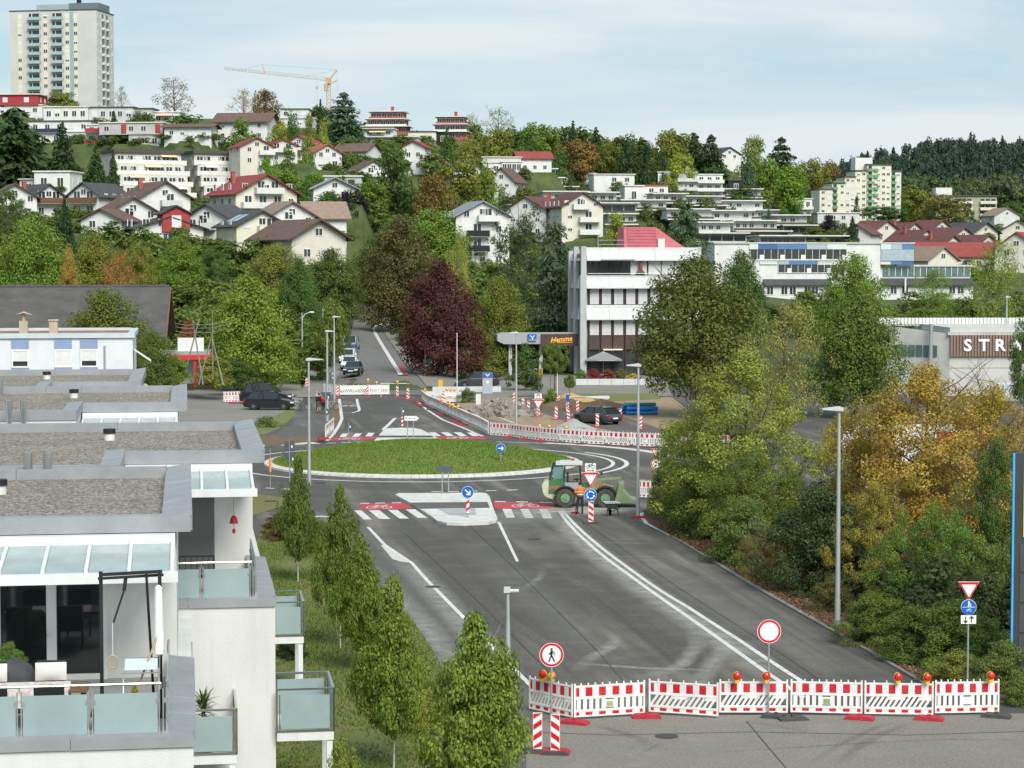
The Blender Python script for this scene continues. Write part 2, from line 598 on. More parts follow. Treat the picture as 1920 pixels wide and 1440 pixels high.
# parking yard on the left, forecourt on the right, building site between
sheet('parking_yard',[(330,812),(330,717),(560,714),(572,742),(556,766),(480,800),(440,812)],0.008,M_PAVE)
sheet('forecourt',[(850,742),(865,712),(880,690),(1240,688),(1260,742),(960,742),(930,752)],0.010,M_PAVE)
sheet('side_path',[(496,822),(545,800),(572,765),(590,738),(640,738),(634,780),(612,815),(600,826),(496,838)],0.008,M_PATHASPH)
sheet('building_site_dirt',[(850,752),(960,745),(1260,745),(1330,800),(1330,826),(1180,822),(1010,806),(930,798),(880,775)],0.012,M_SAND)
sheet('site_track',[(930,754),(1000,745),(1075,760),(1130,772),(1200,790),(1260,812),(1180,814),(1060,790),(1010,772),(960,770)],0.016,M_PATHASPH)
sheet('site_lane_remnant',[(858,772),(900,782),(958,795),(946,802),(905,794),(868,784)],0.016,M_UPASPH)
ribbon('old_kerb_line',[(928,779),(966,794)],.18,0.03,M_KERB,road)
sheet('left_bank_soil',[(470,818),(600,822),(600,827),(480,833)],0.012,M_SOIL)
sheet('soil_strip',[(623,757),(637,750),(640,765),(637,785),(628,800),(616,814),(608,814),(622,780)],0.012,M_SOIL)
sheet('grass_verge_by_yard',[(440,815),(470,800),(540,768),(556,766),(548,783),(525,803),(495,815)],0.014,M_LAWN)
sheet('site_grass',[(1010,746),(1080,738),(1230,737),(1240,748),(1060,757)],0.018,M_LAWN)
# painted markings of the roundabout
CX,CY = -5.95,144.5
RL = 12.65
def arc(r,a0,a1,k=64):
 return [(CX + r * math.cos(a0 + (a1 - a0) * i / k),CY + r * math.sin(a0 + (a1 - a0) * i / k)) for i in range(k + 1)]
ribbon('circle_line',arc(RL,0,2 * math.pi,128),.26,.004,M_WPAINT,road,px=False)
ribbon('circle_line',arc(RL + .9,-.62,.62,32),.30,.004,M_WPAINT,road,px=False)
for a in (242,245.6,249.2,274,277,280.5,284,288):
 ribbon('give_way_dash',arc(18.3,R(a),R(a + 2.0),4),.28,.004,M_WPAINT,road,px=False)
for a in range(86,128,4):
 ribbon('give_way_dash',arc(17.2,R(a),R(a + 2.6),4),.28,.004,M_WPAINT,road,px=False)
ribbon('edge_line',arc(17.4,R(58),R(74),10),.2,.004,M_WPAINT,road,px=False)
ribbon('outer_kerb_line',arc(17.7,R(8),R(62),24),.9,.006,M_CONC,road,px=False)
ribbon('outer_kerb_line',arc(18.0,R(118),R(152),16),1.2,.006,M_CONC,road,px=False)
# zebra crossings and red cycle crossings
def quadpx(name,q,m,z=.006,parent=road):
 return sheet(name,q,z,m,parent)
quadpx('cycle_crossing',[(679,944),(754.5,942.5),(776,953.4),(675,956.5)],M_RPAINT)
quadpx('cycle_crossing',[(924.7,940.6),(1036.7,942),(1040.6,953.6),(928.6,953.6)],M_RPAINT)
quadpx('cycle_crossing',[(625,820.6),(707,818.2),(702,823.6),(617,826)],M_RPAINT)
quadpx('cycle_crossing',[(819,818.3),(904,818.3),(915,823.4),(823,823.4)],M_RPAINT)
for x0,x1,y0,x2,x3,y1 in ((691,711.6,956.6,711.5,732,973),(727,745,956,749,767,972.3),(760,778.5,955,783.5,802,971),(664,678,957,682,697,974),
        (941.7,958.6,954.2,949.5,965.6,970.6),(975.5,991,954.2,984,1000.8,971),(1010.7,1026,954.5,1018.5,1036,971.8),
        (642,653,813,636,648.5,819.5),(666.5,678.6,812.4,660,672.5,819),(690.6,702.6,811.4,684.5,697,818),
        (802.5,816,810.5,814,827.5,817.5),(826,840,810.5,837.5,851.7,817.5),(850,864,810.5,862,876,817.5),(875,888,810.8,886,898,817.5)):
 quadpx('zebra_stripe',[(x0,y0),(x1,y0),(x3,y1),(x2,y1)],M_WPAINT,.006)
for q in ([(676,943.2),(693,942.9),(692,944.2),(675,944.5)],[(704,942.8),(722,942.4),(722,943.6),(704,944)],[(734,942.2),(752,941.8),(753,943),(735,943.3)],
   [(928,939.6),(948,939.8),(948,941.2),(928,941)],[(968,940),(990,940.4),(990,941.8),(968,941.4)],[(1012,940.8),(1035,941.2),(1036,942.6),(1012,942.2)]):
 quadpx('cycle_crossing_edge',q,M_WPAINT,.010)
# bicycle pictograms on the red fields
def bike_mark(px,py,w,name='bicycle_marking',m=M_WPAINT,z=.012,flip=1):
 c = G(px,py,z)
 k = w / 1.7
 bb = MB()
 def ring(x,y,r):
  for i in range(16):
   a,c2 = 2 * math.pi * i / 16,2 * math.pi * (i + 1) / 16
   bb.quad(*[(x + rr * math.cos(t),y + rr * math.sin(t),0) for rr,t in ((r * .78,a),(r,a),(r,c2),(r * .78,c2))])
 def ln(x0,y0,x1,y1,t=.07):
  d = Vector((x1 - x0,y1 - y0,0)).normalized()
  nn = Vector((-d.y,d.x,0)) * t / 2
  p,q = Vector((x0,y0,0)),Vector((x1,y1,0))
  bb.quad(p - nn,q - nn,q + nn,p + nn)
 ring(-.52,0,.34); ring(.52,0,.34)
 ln(-.52,0,-.1,0); ln(-.1,0,.36,.45); ln(-.1,0,-.25,.5); ln(-.25,.45,.34,.45); ln(-.52,0,-.22,.42); ln(.52,0,.3,.62); ln(.3,.62,.48,.66); ln(-.4,.55,-.12,.55,.1)
 o = bb.build(name,m,road,loc=c)
 o.scale = (k * flip,k * 2.3,1)
 return o
bike_mark(711,951.2,1.4)
bike_mark(985,948.2,1.5)
bike_mark(655,823,1.6)
bike_mark(858,821.2,1.6)
bike_mark(652,761.5,1.9)
# lane lines in front
quadpx('lane_line',[(931.8,978.4),(937.8,978.4),(973,1052.6),(967.7,1053.1)],M_WPAINT)
off = lambda L: [(900 + x / 3.84,800 + y / 3.84) for x,y in L]
LL = off([(572,606),(604,655),(640,700),(700,765),(760,820),(830,883),(900,940),(975,996),(1050,1050),(1125,1105),(1200,1160),(1300,1230),(1400,1300),(1500,1370),(1600,1440),(1770,1560),(2000,1725),(2330,1950)])
LR = off([(592,600),(636,652),(680,700),(740,757),(800,810),(875,872),(950,930),(1025,985),(1100,1040),(1200,1112),(1300,1180),(1400,1242),(1500,1300),(1600,1366),(1700,1430),(1850,1525),(2080,1680),(2420,1900)])
ribbon('lane_line',LL,.19,.014,M_WPAINT,road)
ribbon('lane_line',LR,.19,.014,M_WPAINT,road)
mid = [((a[0] + c[0]) / 2 - 10,(a[1] + c[1]) / 2 + 3) for a,c in zip(LL,LR)]
# stone dust swept along the line, and where the man sweeps
def dust(name,pts,w,seed,z,dens,col_=(.5,.48,.44)):
 key_ = 'stone dust film %s %.2f' % (dens,col_[0])
 m = bpy.data.materials.get(key_)
 if m is None:
  m = bpy.data.materials.new(key_)
  m.use_nodes = True
  nt = m.node_tree
  p = nt.nodes['Principled BSDF']
  p.inputs['Base Color'].default_value = tuple(col_) + (1,)
  p.inputs['Roughness'].default_value = 1
  ge = nt.nodes.new('ShaderNodeNewGeometry')
  nz_ = nt.nodes.new('ShaderNodeTexNoise')
  nz_.inputs['Scale'].default_value = 1.1
  nz_.inputs['Detail'].default_value = 9
  nz_.inputs['Roughness'].default_value = .7
  nt.links.new(ge.outputs['Position'],nz_.inputs['Vector'])
  at = nt.nodes.new('ShaderNodeAttribute')
  at.attribute_name = 'fade'
  mr_ = nt.nodes.new('ShaderNodeMapRange')
  mr_.inputs['From Min'].default_value,mr_.inputs['From Max'].default_value = .22,.66
  nt.links.new(nz_.outputs['Fac'],mr_.inputs['Value'])
  mm = nt.nodes.new('ShaderNodeMath')
  mm.operation = 'MULTIPLY'
  nt.links.new(mr_.outputs[0],mm.inputs[0])
  nt.links.new(at.outputs['Fac'],mm.inputs[1])
  m3 = nt.nodes.new('ShaderNodeMath')
  m3.operation = 'MULTIPLY'
  m3.inputs[1].default_value = dens
  nt.links.new(mm.outputs[0],m3.inputs[0])
  nt.links.new(m3.outputs[0],p.inputs['Alpha'])
 P = [G(p[0],p[1],z) for p in pts]
 bb = MB()
 fade = []
 for i,p in enumerate(P):
  d = (P[min(i + 1,len(P) - 1)] - P[max(i - 1,0)])
  d.z = 0
  d.normalize()
  nn = Vector((-d.y,d.x,0))
  e = min(1,i / 1.5,(len(P) - 1 - i) / 1.5)
  for k,fv in ((-1,0),(-.45,.7),(0,1),(.45,.7),(1,0)):
   bb.v.append(tuple(p + nn * w / 2 * k))
   fade.append(fv * e)
 for i in range(len(P) - 1):
  for k in range(4):
   bb.f.append((i * 5 + k,i * 5 + k + 1,(i + 1) * 5 + k + 1,(i + 1) * 5 + k))
   bb.m.append(0)
 me = bb.mesh(name,m)
 at = me.attributes.new('fade','FLOAT','POINT')
 at.data.foreach_set('value',fade)
 return obj(name,me,road)
dust('swept_dust',mid,1.9,1,.010,.7)
dust('swept_dust',[(930,985),(1000,962),(1055,958),(1120,955),(1180,948),(1235,944)],5.2,2,.018,1.0)
dust('dust_trail',[(690,985),(760,1052),(800,1092),(850,1150),(905,1215),(960,1280)],1.6,3,.010,.55)
dust('dust_trail',[(700,1060),(790,1165),(840,1237),(880,1300)],1.5,3,.012,.8)
dust('dust_trail',[(1125,985),(1230,1060),(1400,1170),(1580,1290)],2.2,4,.010,.30)
dust('dust_trail',[(1200,985),(1330,1075),(1500,1190),(1680,1300)],1.6,4,.010,.28)
dust('dust_trail',[(860,1000),(960,1080),(1100,1200),(1220,1320)],2.6,4,.010,.22)
dust('dust_trail',[(1020,1068),(1013,1082),(995,1096),(975,1106)],.5,4,.012,.5)
dust('dust_trail',[(1147,1180),(1156,1200),(1140,1216),(1110,1232),(1070,1262)],.7,4,.012,.6)
dust('dust_trail',[(1300,1170),(1308,1210),(1280,1245),(1240,1262),(1190,1270)],.8,4,.012,.6)
dust('dust_trail',[(1362,1190),(1362,1215),(1335,1245),(1312,1280),(1302,1320)],.9,4,.012,.55)
dust('dust_trail',[(1075,1242),(1130,1247),(1210,1253),(1290,1255),(1350,1257)],.5,4,.013,.7)
dust('dust_trail',[(1100,1016),(1170,1018),(1250,1019)],.5,4,.013,.6)
dust('dust_trail',[(1150,1044),(1200,1043),(1260,1045)],.35,4,.013,.7)
DK = (.03,.03,.03)
for pts_,w_,d_ in (([(1560,1440),(1600,1405),(1660,1372),(1725,1352)],.5,.6),([(1500,1440),(1570,1398),(1640,1365),(1690,1350)],.35,.5),([(1300,1412),(1480,1402),(1640,1392),(1780,1386),(1960,1388)],.25,.55),
      ([(1190,1417),(1230,1398),(1240,1392)],.16,.8),([(1090,1352),(1150,1368),(1200,1385),(1215,1402)],.5,.6),([(1380,1352),(1440,1358),(1520,1372)],.4,.5),
      ([(1000,1010),(1120,1120),(1260,1240),(1330,1330)],.35,.35),([(820,1010),(930,1120),(1040,1230),(1110,1310)],.4,.3),([(1190,975),(1310,1060),(1480,1170),(1640,1275)],.5,.4),([(900,1030),(1000,1110),(1060,1190)],.6,.3)):
 dust('tyre_mark',pts_,w_,1,.0125,d_ * .6,DK)
for pts_ in ([(760,1000),(900,1130),(1060,1290)],[(1090,975),(1270,1100),(1480,1235),(1560,1290)],[(880,985),(960,1060),(1120,1220),(1180,1290)],[(985,1372),(1150,1378),(1400,1372),(1700,1378),(1960,1370)],[(1400,1352),(1440,1400),(1500,1470)],[(700,905),(900,915),(1060,905),(1180,880)]):
 ribbon('asphalt_seam',pts_,.035,.0135,M_DARKSTRIP,road)
b = MB()
b.lathe([(.33,0),(.33,.006),(.02,.007)],20)
me_ = b.mesh('drain_cover',mat('cast iron',(.05,.048,.046),.6,var=.3,scale=20))
for px_,py_ in ((1330,1300),(812,1100),(1003,1010),(1250,1380),(600,905)):
 obj('drain_cover',me_,road,G(px_,py_,.014))
# left kerb between road and path
ribbon('edge_line',[(690,988),(721,1021),(773,1056),(799,1086),(856,1144),(930,1220),(1000,1290)],.17,.012,M_WPAINT,road)
sheet('tree_side_path',[(650,985),(690,989),(721,1022),(773,1057),(799,1087),(856,1145),(930,1221),(990,1290),(985,1500),(800,1500),(795,1440),(820,1330),(840,1250),(780,1165),(700,1060)],.008,M_PATHASPH,road)
sheet('concrete_patch',[(714,1022),(723,1022),(772,1055),(752,1053),(736,1048)],.011,M_CONC,road)
ribbon('kerb_line',[(505,968),(560,970),(600,968),(640,970)],.5,.010,M_CONC,road)
# advanced cycle box on the far arm
ribbon('edge_line',[(636,748),(639,770),(641,785),(636,797),(625,814),(612,827)],.28,.016,M_KERB,road)
ribbon('box_line',[(669,748),(671,758),(674,768),(672,771),(660,774),(642,774)],.25,.016,M_WPAINT,road)
ribbon('lane_line',[(741,784),(718,806)],.3,.016,M_WPAINT,road)
ribbon('lane_line',[(783,752),(800,768),(830,787),(870,803),(905,818)],.25,.016,M_WPAINT,road)
# kerbs of the roadside bed on the right
ribbon('kerb_line',[(1205,961),(1201,966),(1212,981),(1235,992),(1259,1004)],.22,.014,M_KERB,road)
# central island
b = MB()
N = 96
def ringpts(r,z,wob=0):
 return [(CX + r * math.cos(2 * math.pi * i / N),CY + r * math.sin(2 * math.pi * i / N),z) for i in range(N)]
prof = [(10.42,0.0),(10.40,.10),(10.0,.17),(9.9,.17)]
for r,z in prof:
 b.v.extend(ringpts(r,z))
for i in range(len(prof) - 1):
 for k in range(N):
  b.f.append((i * N + k,i * N + (k + 1) % N,(i + 1) * N + (k + 1) % N,(i + 1) * N + k))
  b.m.append(0)
isl = struct(b.build('roundabout_kerb',mat('kerb joint',(.38,.37,.35),.9)))
bs = MB()
w = 2 * math.pi / 132
for r0,r1,z0,z1 in ((10.46,10.43,-.02,.115),(10.43,9.95,.115,.185)):
 P = [(r * math.cos(a),r * math.sin(a),z) for r,z in ((r0,z0),(r1,z1)) for a in (-w / 2 * .95,w / 2 * .95)]
 bs.add([P[0],P[1],P[3],P[2]],[(0,1,2,3)])
me_k = bs.mesh('kerb_stone',M_KERB)
for i in range(132):
 obj('kerb_stone',me_k,isl,(CX,CY,0),i * w)
MOUND_H = 1.25
def mound_z(r):
 t = min(1,r / 9.95)
 return .16 + MOUND_H * (1 - t * t) ** 1.15
b = MB()
for i in range(0,21):
 r = 9.95 * i / 20
 b.v.extend(ringpts(max(r,.01),mound_z(r)))
for i in range(20):
 for k in range(N):
  b.f.append((i * N + k,i * N + (k + 1) % N,(i + 1) * N + (k + 1) % N,(i + 1) * N + k))
  b.m.append(0)
me = b.mesh('roundabout_mound',M_MOUND,smooth=True)
if me.polygons[40].normal.z < 0:
 me.flip_normals()
struct(obj('roundabout_mound',me))
# splitter islands: raised concrete with a sunk walkway
isl_f = slab('splitter_island',[(741,927),(748,924.5),(905,923.5),(912,925),(918,931),(926,955),(933,972),(930,976),(915,979.5),(870,981.5),(838,980.5),(820,976),(808,967),(776,946)],0,.12,M_KERB)
sheet('walkway',[(768,942.2),(914,941),(918.5,952),(789,954)],.125,M_PATHASPH,isl_f)
sheet('tactile_paving',[(820,953),(890,952.5),(893,965),(842,965.5)],.127,mat('grey tactile slabs',(.36,.37,.38),.9),isl_f)
sheet('white_paving',[(788,954.3),(818,953.4),(838,965.5),(812,967)],.127,M_WPAINT,isl_f)
sheet('white_paving',[(893,952.4),(919,952.2),(927,968),(897,966)],.127,M_WPAINT,isl_f)
isl_b = slab('splitter_island',[(700,828),(721,804),(732,802.5),(754,801.8),(776,802.2),(790,805),(830,826),(832,829)],0,.12,M_KERB)
sheet('walkway',[(706,820.2),(709.5,816.5),(808,816.5),(815,820.2)],.125,M_DARKSTRIP,isl_b)
sheet('white_paving',[(722,809.5),(738,809.5),(735,812.5),(719,812.5)],.127,M_WPAINT,isl_b)
sheet('white_paving',[(776,809),(788,809),(794,812),(782,812)],.127,M_WPAINT,isl_b)
# beds and lawns
sheet('mulch_bed',[(1209,968),(1216,981),(1259,1004.5),(1300,1030),(1400,1090),(1480,1135),(1560,1180),(1640,1225),(1735,1280),(1880,1310),(2300,1310),(2300,900),(1216,930)],.03,M_MULCH)
slab('kerb_edging',[(1259,1003),(1261,1005.5),(1320,1042),(1400,1091.5),(1480,1137),(1560,1182),(1640,1227),(1733,1282),(1738,1281),(1645,1225),(1563,1179),(1484,1134),(1404,1088),(1323,1039.5)],-.02,.07,mat('dark kerb',(.2,.19,.18),.9,var=.3))
lawn_px = [(300,1700),(430,1120),(495,985),(520,975),(560,1000),(610,1010),(690,1075),(775,1165),(835,1260),(815,1340),(790,1440),(790,1700)]
sheet('lawn',lawn_px,.02,M_LAWN)
sheet('roadside_grass',[(440,975),(440,925),(500,928),(540,934),(570,945),(520,952),(490,962)],.02,mat('dry grass',(.19,.16,.07),.95,col2=(.11,.12,.04),scale=2))
# grass blades
def grass(name,pts,nrm_up,hmin,hmax,cols,seed,wid=.03):
 rs = np.random.RandomState(seed)
 n_ = len(pts)
 h = rs.uniform(hmin,hmax,n_)
 a = rs.uniform(0,2 * math.pi,n_)
 ln = rs.normal(0,.45,(n_,2)) * h[:,None]
 dx,dy = np.cos(a) * wid,np.sin(a) * wid
 V = np.empty((n_,3,3))
 V[:,0] = pts + np.c_[dx,dy,np.zeros(n_)]
 V[:,1] = pts - np.c_[dx,dy,np.zeros(n_)]
 V[:,2] = pts + np.c_[ln[:,0],ln[:,1],h]
 me = bpy.data.meshes.new(name)
 me.vertices.add(n_ * 3)
 me.vertices.foreach_set('co',V.reshape(-1))
 me.loops.add(n_ * 3)
 me.loops.foreach_set('vertex_index',np.arange(n_ * 3))
 me.polygons.add(n_)
 me.polygons.foreach_set('loop_start',np.arange(0,n_ * 3,3))
 me.update()
 me.materials.append(leafmat('grass blades',.3,.4))
 o = obj(name,me,color=cols)
 struct(o,'stuff')
 return o
rs = np.random.RandomState(5)
k = 52000
rr,aa = 9.85 * np.sqrt(rs.rand(k)),rs.rand(k) * 2 * math.pi
zz = .15 + MOUND_H * (1 - (rr / 9.95) ** 2) ** 1.15
g1 = grass('mound_grass',np.c_[CX + rr * np.cos(aa),CY + rr * np.sin(aa),zz],1,.05,.15,(.15,.24,.036),1,.03)
tag(g1,'thick green grass covering the mound of the roundabout','grass')
LP = [G(*p) for p in lawn_px]
def inside(px_,py_,poly):
 c = np.zeros(len(px_),bool)
 j = len(poly) - 1
 for i in range(len(poly)):
  xi,yi,xj,yj = poly[i][0],poly[i][1],poly[j][0],poly[j][1]
  c ^= ((yi > py_) != (yj > py_)) & (px_ < (xj - xi) * (py_ - yi) / (yj - yi + 1e-12) + xi)
  j = i
 return c
xs,ys = rs.uniform(-14,0,160000),rs.uniform(50,112,160000)
ok = inside(xs,ys,[(p.x,p.y) for p in LP])
xs,ys = xs[ok],ys[ok]
bare = np.sin(xs * 1.3 + 1.7 * np.sin(ys * .35)) + np.sin(ys * .8 + xs * .6) + rs.normal(0,.6,len(xs))
xs,ys = xs[bare < 1.0],ys[bare < 1.0]
g2 = grass('lawn_grass',np.c_[xs,ys,np.full(len(xs),.02)],1,.04,.11,(.13,.195,.035),2,.02)
tag(g2,'short patchy lawn grass between the apartment block and the young trees','grass')
# leaf litter on the bed
def litter(name,n_,poly_px,size,seed,col):
 rs_ = np.random.RandomState(seed)
 P_ = [G(*p) for p in poly_px]
 lo = (min(p.x for p in P_),min(p.y for p in P_))
 hi = (max(p.x for p in P_),max(p.y for p in P_))
 x,y = rs_.uniform(lo[0],hi[0],n_ * 3),rs_.uniform(lo[1],hi[1],n_ * 3)
 k_ = inside(x,y,[(p.x,p.y) for p in P_])
 x,y = x[k_][:n_],y[k_][:n_]
 n_ = len(x)
 c = np.c_[x,y,rs_.uniform(.035,.075,n_)]
 u = rs_.normal(0,1,(n_,3)) * [1,1,.45]
 u /= np.linalg.norm(u,axis=1)[:,None]
 w_ = np.cross(u,rs_.normal(0,.35,(n_,3)) + [0,0,1])
 w_ /= np.linalg.norm(w_,axis=1)[:,None]
 s_ = rs_.uniform(.5,1,(n_,1)) * size
 V = np.stack([c + u * s_,c + w_ * s_ * .6,c - u * s_,c - w_ * s_ * .6],1)
 me = bpy.data.meshes.new(name)
 me.vertices.add(n_ * 4)
 me.vertices.foreach_set('co',V.reshape(-1))
 me.loops.add(n_ * 4)
 me.loops.foreach_set('vertex_index',np.arange(n_ * 4))
 me.polygons.add(n_)
 me.polygons.foreach_set('loop_start',np.arange(0,n_ * 4,4))
 me.update()
 me.materials.append(leafmat('dry leaves',.1,.6))
 return struct(obj(name,me,color=col),'stuff')
tag(litter('leaf_litter',14000,[(1225,985),(1260,1006),(1320,1043),(1400,1092),(1560,1184),(1640,1228),(1735,1282),(1800,1260),(1560,1100),(1300,970)],.07,3,(.19,.105,.055)),
 'dry brown leaves lying along the kerb beside the dark asphalt road','leaf litter')
# ================================================================== vegetation: prototype crowns and trunks
M_LEAF = leafmat('foliage',.40,.42)
M_BARK = mat('bark',(.11,.09,.07),.95,var=.35,scale=6,bump=.6,bscale=25)
M_BIRCH = mat('whitewashed bark',(.48,.45,.40),.9,var=.35,scale=9)
def leaf_object(name,C,N,U,size,m=M_LEAF,shape=.55):
 n_ = len(C)
 N = N / np.linalg.norm(N,axis=1)[:,None]
 U = U - N * np.sum(U * N,1)[:,None]
 U /= np.linalg.norm(U,axis=1)[:,None] + 1e-9
 Wd = np.cross(N,U)
 s_ = size[:,None]
 V = np.stack([C + U * s_,C + Wd * s_ * shape,C - U * s_ * .8,C - Wd * s_ * shape],1)
 me = bpy.data.meshes.new(name)
 me.vertices.add(n_ * 4)
 me.vertices.foreach_set('co',V.reshape(-1))
 me.loops.add(n_ * 4)
 me.loops.foreach_set('vertex_index',np.arange(n_ * 4))
 me.polygons.add(n_)
 me.polygons.foreach_set('loop_start',np.arange(0,n_ * 4,4))
 me.update()
 me.materials.append(m)
 return me
ENV = {
 'round': lambda t: np.sqrt(np.clip(1 - (2 * np.clip(t,0,1) ** .85 - 1) ** 2,0,1)) ** .8,
 'dome': lambda t: np.clip((1 - t ** 2.4),0,1) ** .55 * np.clip(t * 7 + .35,0,1),
 'oval': lambda t: np.sqrt(np.clip(1 - (2 * t ** .75 - 1) ** 2,0,1)) ** .75,
 'cone': lambda t: np.clip((1 - t) ** .75 * np.clip(t * 5 + .25,0,1),.03,1),
 'column': lambda t: np.clip((1 - t ** 3.2),.05,1) ** .7 * np.clip(t * 4 + .55,0,1),
 'pyr': lambda t: np.where(t < .28,(np.clip(t,.01,1) / .28) ** .55 * .95 + .05,np.clip((1 - t) / .72,.02,1) ** .8),
 'bush': lambda t: np.clip(1 - t ** 2,0,1) ** .5,
}
def clump_crown(name,env,nclump,nleaf,leaf,z0,seed,rc=(.09,.17),flat=.75,droop=.0,m=M_LEAF,shape=.55,fill=.6,lumps=0.25):
 rs_ = np.random.RandomState(seed)
 E = ENV[env]
 t = rs_.rand(nclump * 3)
 keep = rs_.rand(len(t)) < E(t) ** 1.3 + .08
 t = t[keep][:nclump]
 a = rs_.rand(len(t)) * 2 * math.pi
 rad = .5 * E(t) * rs_.rand(len(t)) ** (fill * .7)
 ph = rs_.rand(4) * 6.28
 wob = 1 + lumps * (np.sin(2 * a + ph[0] + 3 * t) * .5 + np.sin(3 * a + ph[1] - 5 * t) * .5)
 rad *= np.clip(wob,.55,1.3)
 rcl = rs_.uniform(rc[0],rc[1],len(t))
 rad = np.maximum(rad - rcl * .6,0)
 cz = z0 + (1 - z0) * (t * .93 + .02)
 cen = np.c_[rad * np.cos(a),rad * np.sin(a),cz]
 wgt = rcl ** 2
 cnt = np.maximum(6,(nleaf * wgt / wgt.sum()).astype(int))
 ci = np.repeat(np.arange(len(t)),cnt)
 n_ = len(ci)
 d = rs_.normal(0,1,(n_,3))
 d /= np.linalg.norm(d,axis=1)[:,None]
 rr_ = rcl[ci] * (.45 + .62 * rs_.rand(n_) ** .6)
 C = cen[ci] + d * rr_[:,None] * [1,1,flat]
 C[:,2] -= droop * rs_.rand(n_) ** 2
 out = cen[ci] * [1,1,0] * 1.2
 N = d * .8 + out + [0,0,.55] + rs_.normal(0,.45,(n_,3))
 U = rs_.normal(0,1,(n_,3)) + np.array([0,0,-1.4 if droop else -.3])
 return leaf_object(name,C,N,U,leaf * rs_.uniform(.6,1.25,n_),m,shape)
def conifer_crown(name,nlev,nbr,leaf,seed,z0=.06,spread=1.0,droop=.25,up=0.0,irr=.15,per=16,power=.85,m=M_LEAF):
 rs_ = np.random.RandomState(seed)
 C,N,U = [],[],[]
 for i in range(nlev):
  t = (i + rs_.uniform(-.3,.3)) / nlev
  t = min(max(t,0),.985)
  L = .5 * spread * ((1 - t) ** power) * (1 + rs_.uniform(-irr,irr)) + .02
  k = max(4,int(nbr * (1 - t * .6)))
  off_ = rs_.rand() * 6.28
  for j in range(k):
   a = off_ + 2 * math.pi * j / k + rs_.uniform(-.25,.25)
   l_ = L * rs_.uniform(1 - irr * 1.8,1.08)
   dr = np.array([math.cos(a),math.sin(a),0])
   q = max(4,int(per * (l_ / .5) ** .8))
   s_ = rs_.rand(q) ** .7
   z = z0 + (1 - z0) * t + up * s_ * l_ - droop * l_ * s_ ** 1.6
   w = rs_.normal(0,.10 + .05 * s_,q) * l_ * 1.3
   side = np.array([-dr[1],dr[0],0])
   c = dr * (s_ * l_)[:,None] + side * w[:,None]
   c[:,2] += z + rs_.normal(0,.012,q) - np.abs(w) * .25
   C.append(c)
   N.append(np.tile([0,0,1.0],(q,1)) + dr * .45 + rs_.normal(0,.35,(q,3)))
   U.append(np.tile(dr + [0,0,-.25],(q,1)) + side * np.sign(w)[:,None] * .6 + rs_.normal(0,.2,(q,3)))
 C,N,U = np.concatenate(C),np.concatenate(N),np.concatenate(U)
 return leaf_object(name,C,N,U,leaf * rs_.uniform(.7,1.3,len(C)),m,.38)
def trunk_mesh(name,r,h,limbs,seed,m=M_BARK,crown=(.35,.95),spread=.34,twigs=2,lr=.35):
 rs_ = random.Random(seed)
 b = MB()
 pts = [(0,0,-.03)]
 x = y = 0
 for i in range(1,6):
  x += rs_.uniform(-.012,.012)
  y += rs_.uniform(-.012,.012)
  pts.append((x,y,h * i / 5))
 b.tube(pts,[r * 1.25] + [r * (1 - .8 * i / 5) for i in range(1,6)],7)
 for i in range(limbs):
  z = crown[0] * h + (h * .92 - crown[0] * h) * (i + .3) / limbs
  a = i * 2.4 + rs_.uniform(-.4,.4)
  L = spread * rs_.uniform(.6,1.05) * (1 - .45 * (z / h - crown[0]))
  e = Vector((math.cos(a) * L,math.sin(a) * L,L * rs_.uniform(.45,.95)))
  p0 = Vector((x * z / h,y * z / h,z))
  p1 = p0 + e * .5 + Vector((0,0,-.02))
  p2 = p0 + e
  r1 = r * lr * (1 - .5 * z / h)
  b.tube([p0,p1,p2],[r1,r1 * .7,r1 * .25],5,cap=False)
  for _ in range(twigs):
   q = p1.lerp(p2,rs_.random())
   e2 = Vector((rs_.uniform(-1,1),rs_.uniform(-1,1),rs_.uniform(.1,1))) * L * .4
   b.tube([q,q + e2],[r1 * .4,r1 * .12],4,cap=False)
 return b.mesh(name,m,smooth=True)
PROTO = {}
def proto(key,crowns,trunks):
 PROTO[key] = (crowns,trunks)
cr = clump_crown
# far (hillside) sets
tr_far = [trunk_mesh('trunk',.022,.8,5,i,crown=(.3,.9)) for i in range(2)]
tr_con = [trunk_mesh('trunk',.016,.96,0,7)]
proto('B_far',[cr('crown',e,46,4200,.030,.10,20 + i) for i,e in enumerate(('round','dome','oval','round'))],tr_far)
proto('H_far',[cr('crown','bush',30,2200,.038,.0,40 + i,rc=(.12,.2)) for i in range(3)],[trunk_mesh('trunk',.02,.5,3,3)])
proto('C_far',[conifer_crown('crown',30,13,.050,50 + i,per=19,spread=1.1) for i in range(3)],tr_con)
proto('D_far',[conifer_crown('crown',18,10,.052,60 + i,spread=1.15,droop=.14,up=.12,irr=.28,per=52,power=.55) for i in range(3)],tr_con)
proto('K_far',[cr('crown','column',40,2600,.034,.02,70 + i,rc=(.12,.2)) for i in range(2)],tr_con)
proto('S_far',[cr('crown','round',60,1500,.017,.22,80 + i,rc=(.05,.10),lumps=.4) for i in range(2)],
  [trunk_mesh('trunk',.022,.9,16,30 + i,crown=(.22,.95),spread=.42,twigs=5,lr=.42) for i in range(2)])
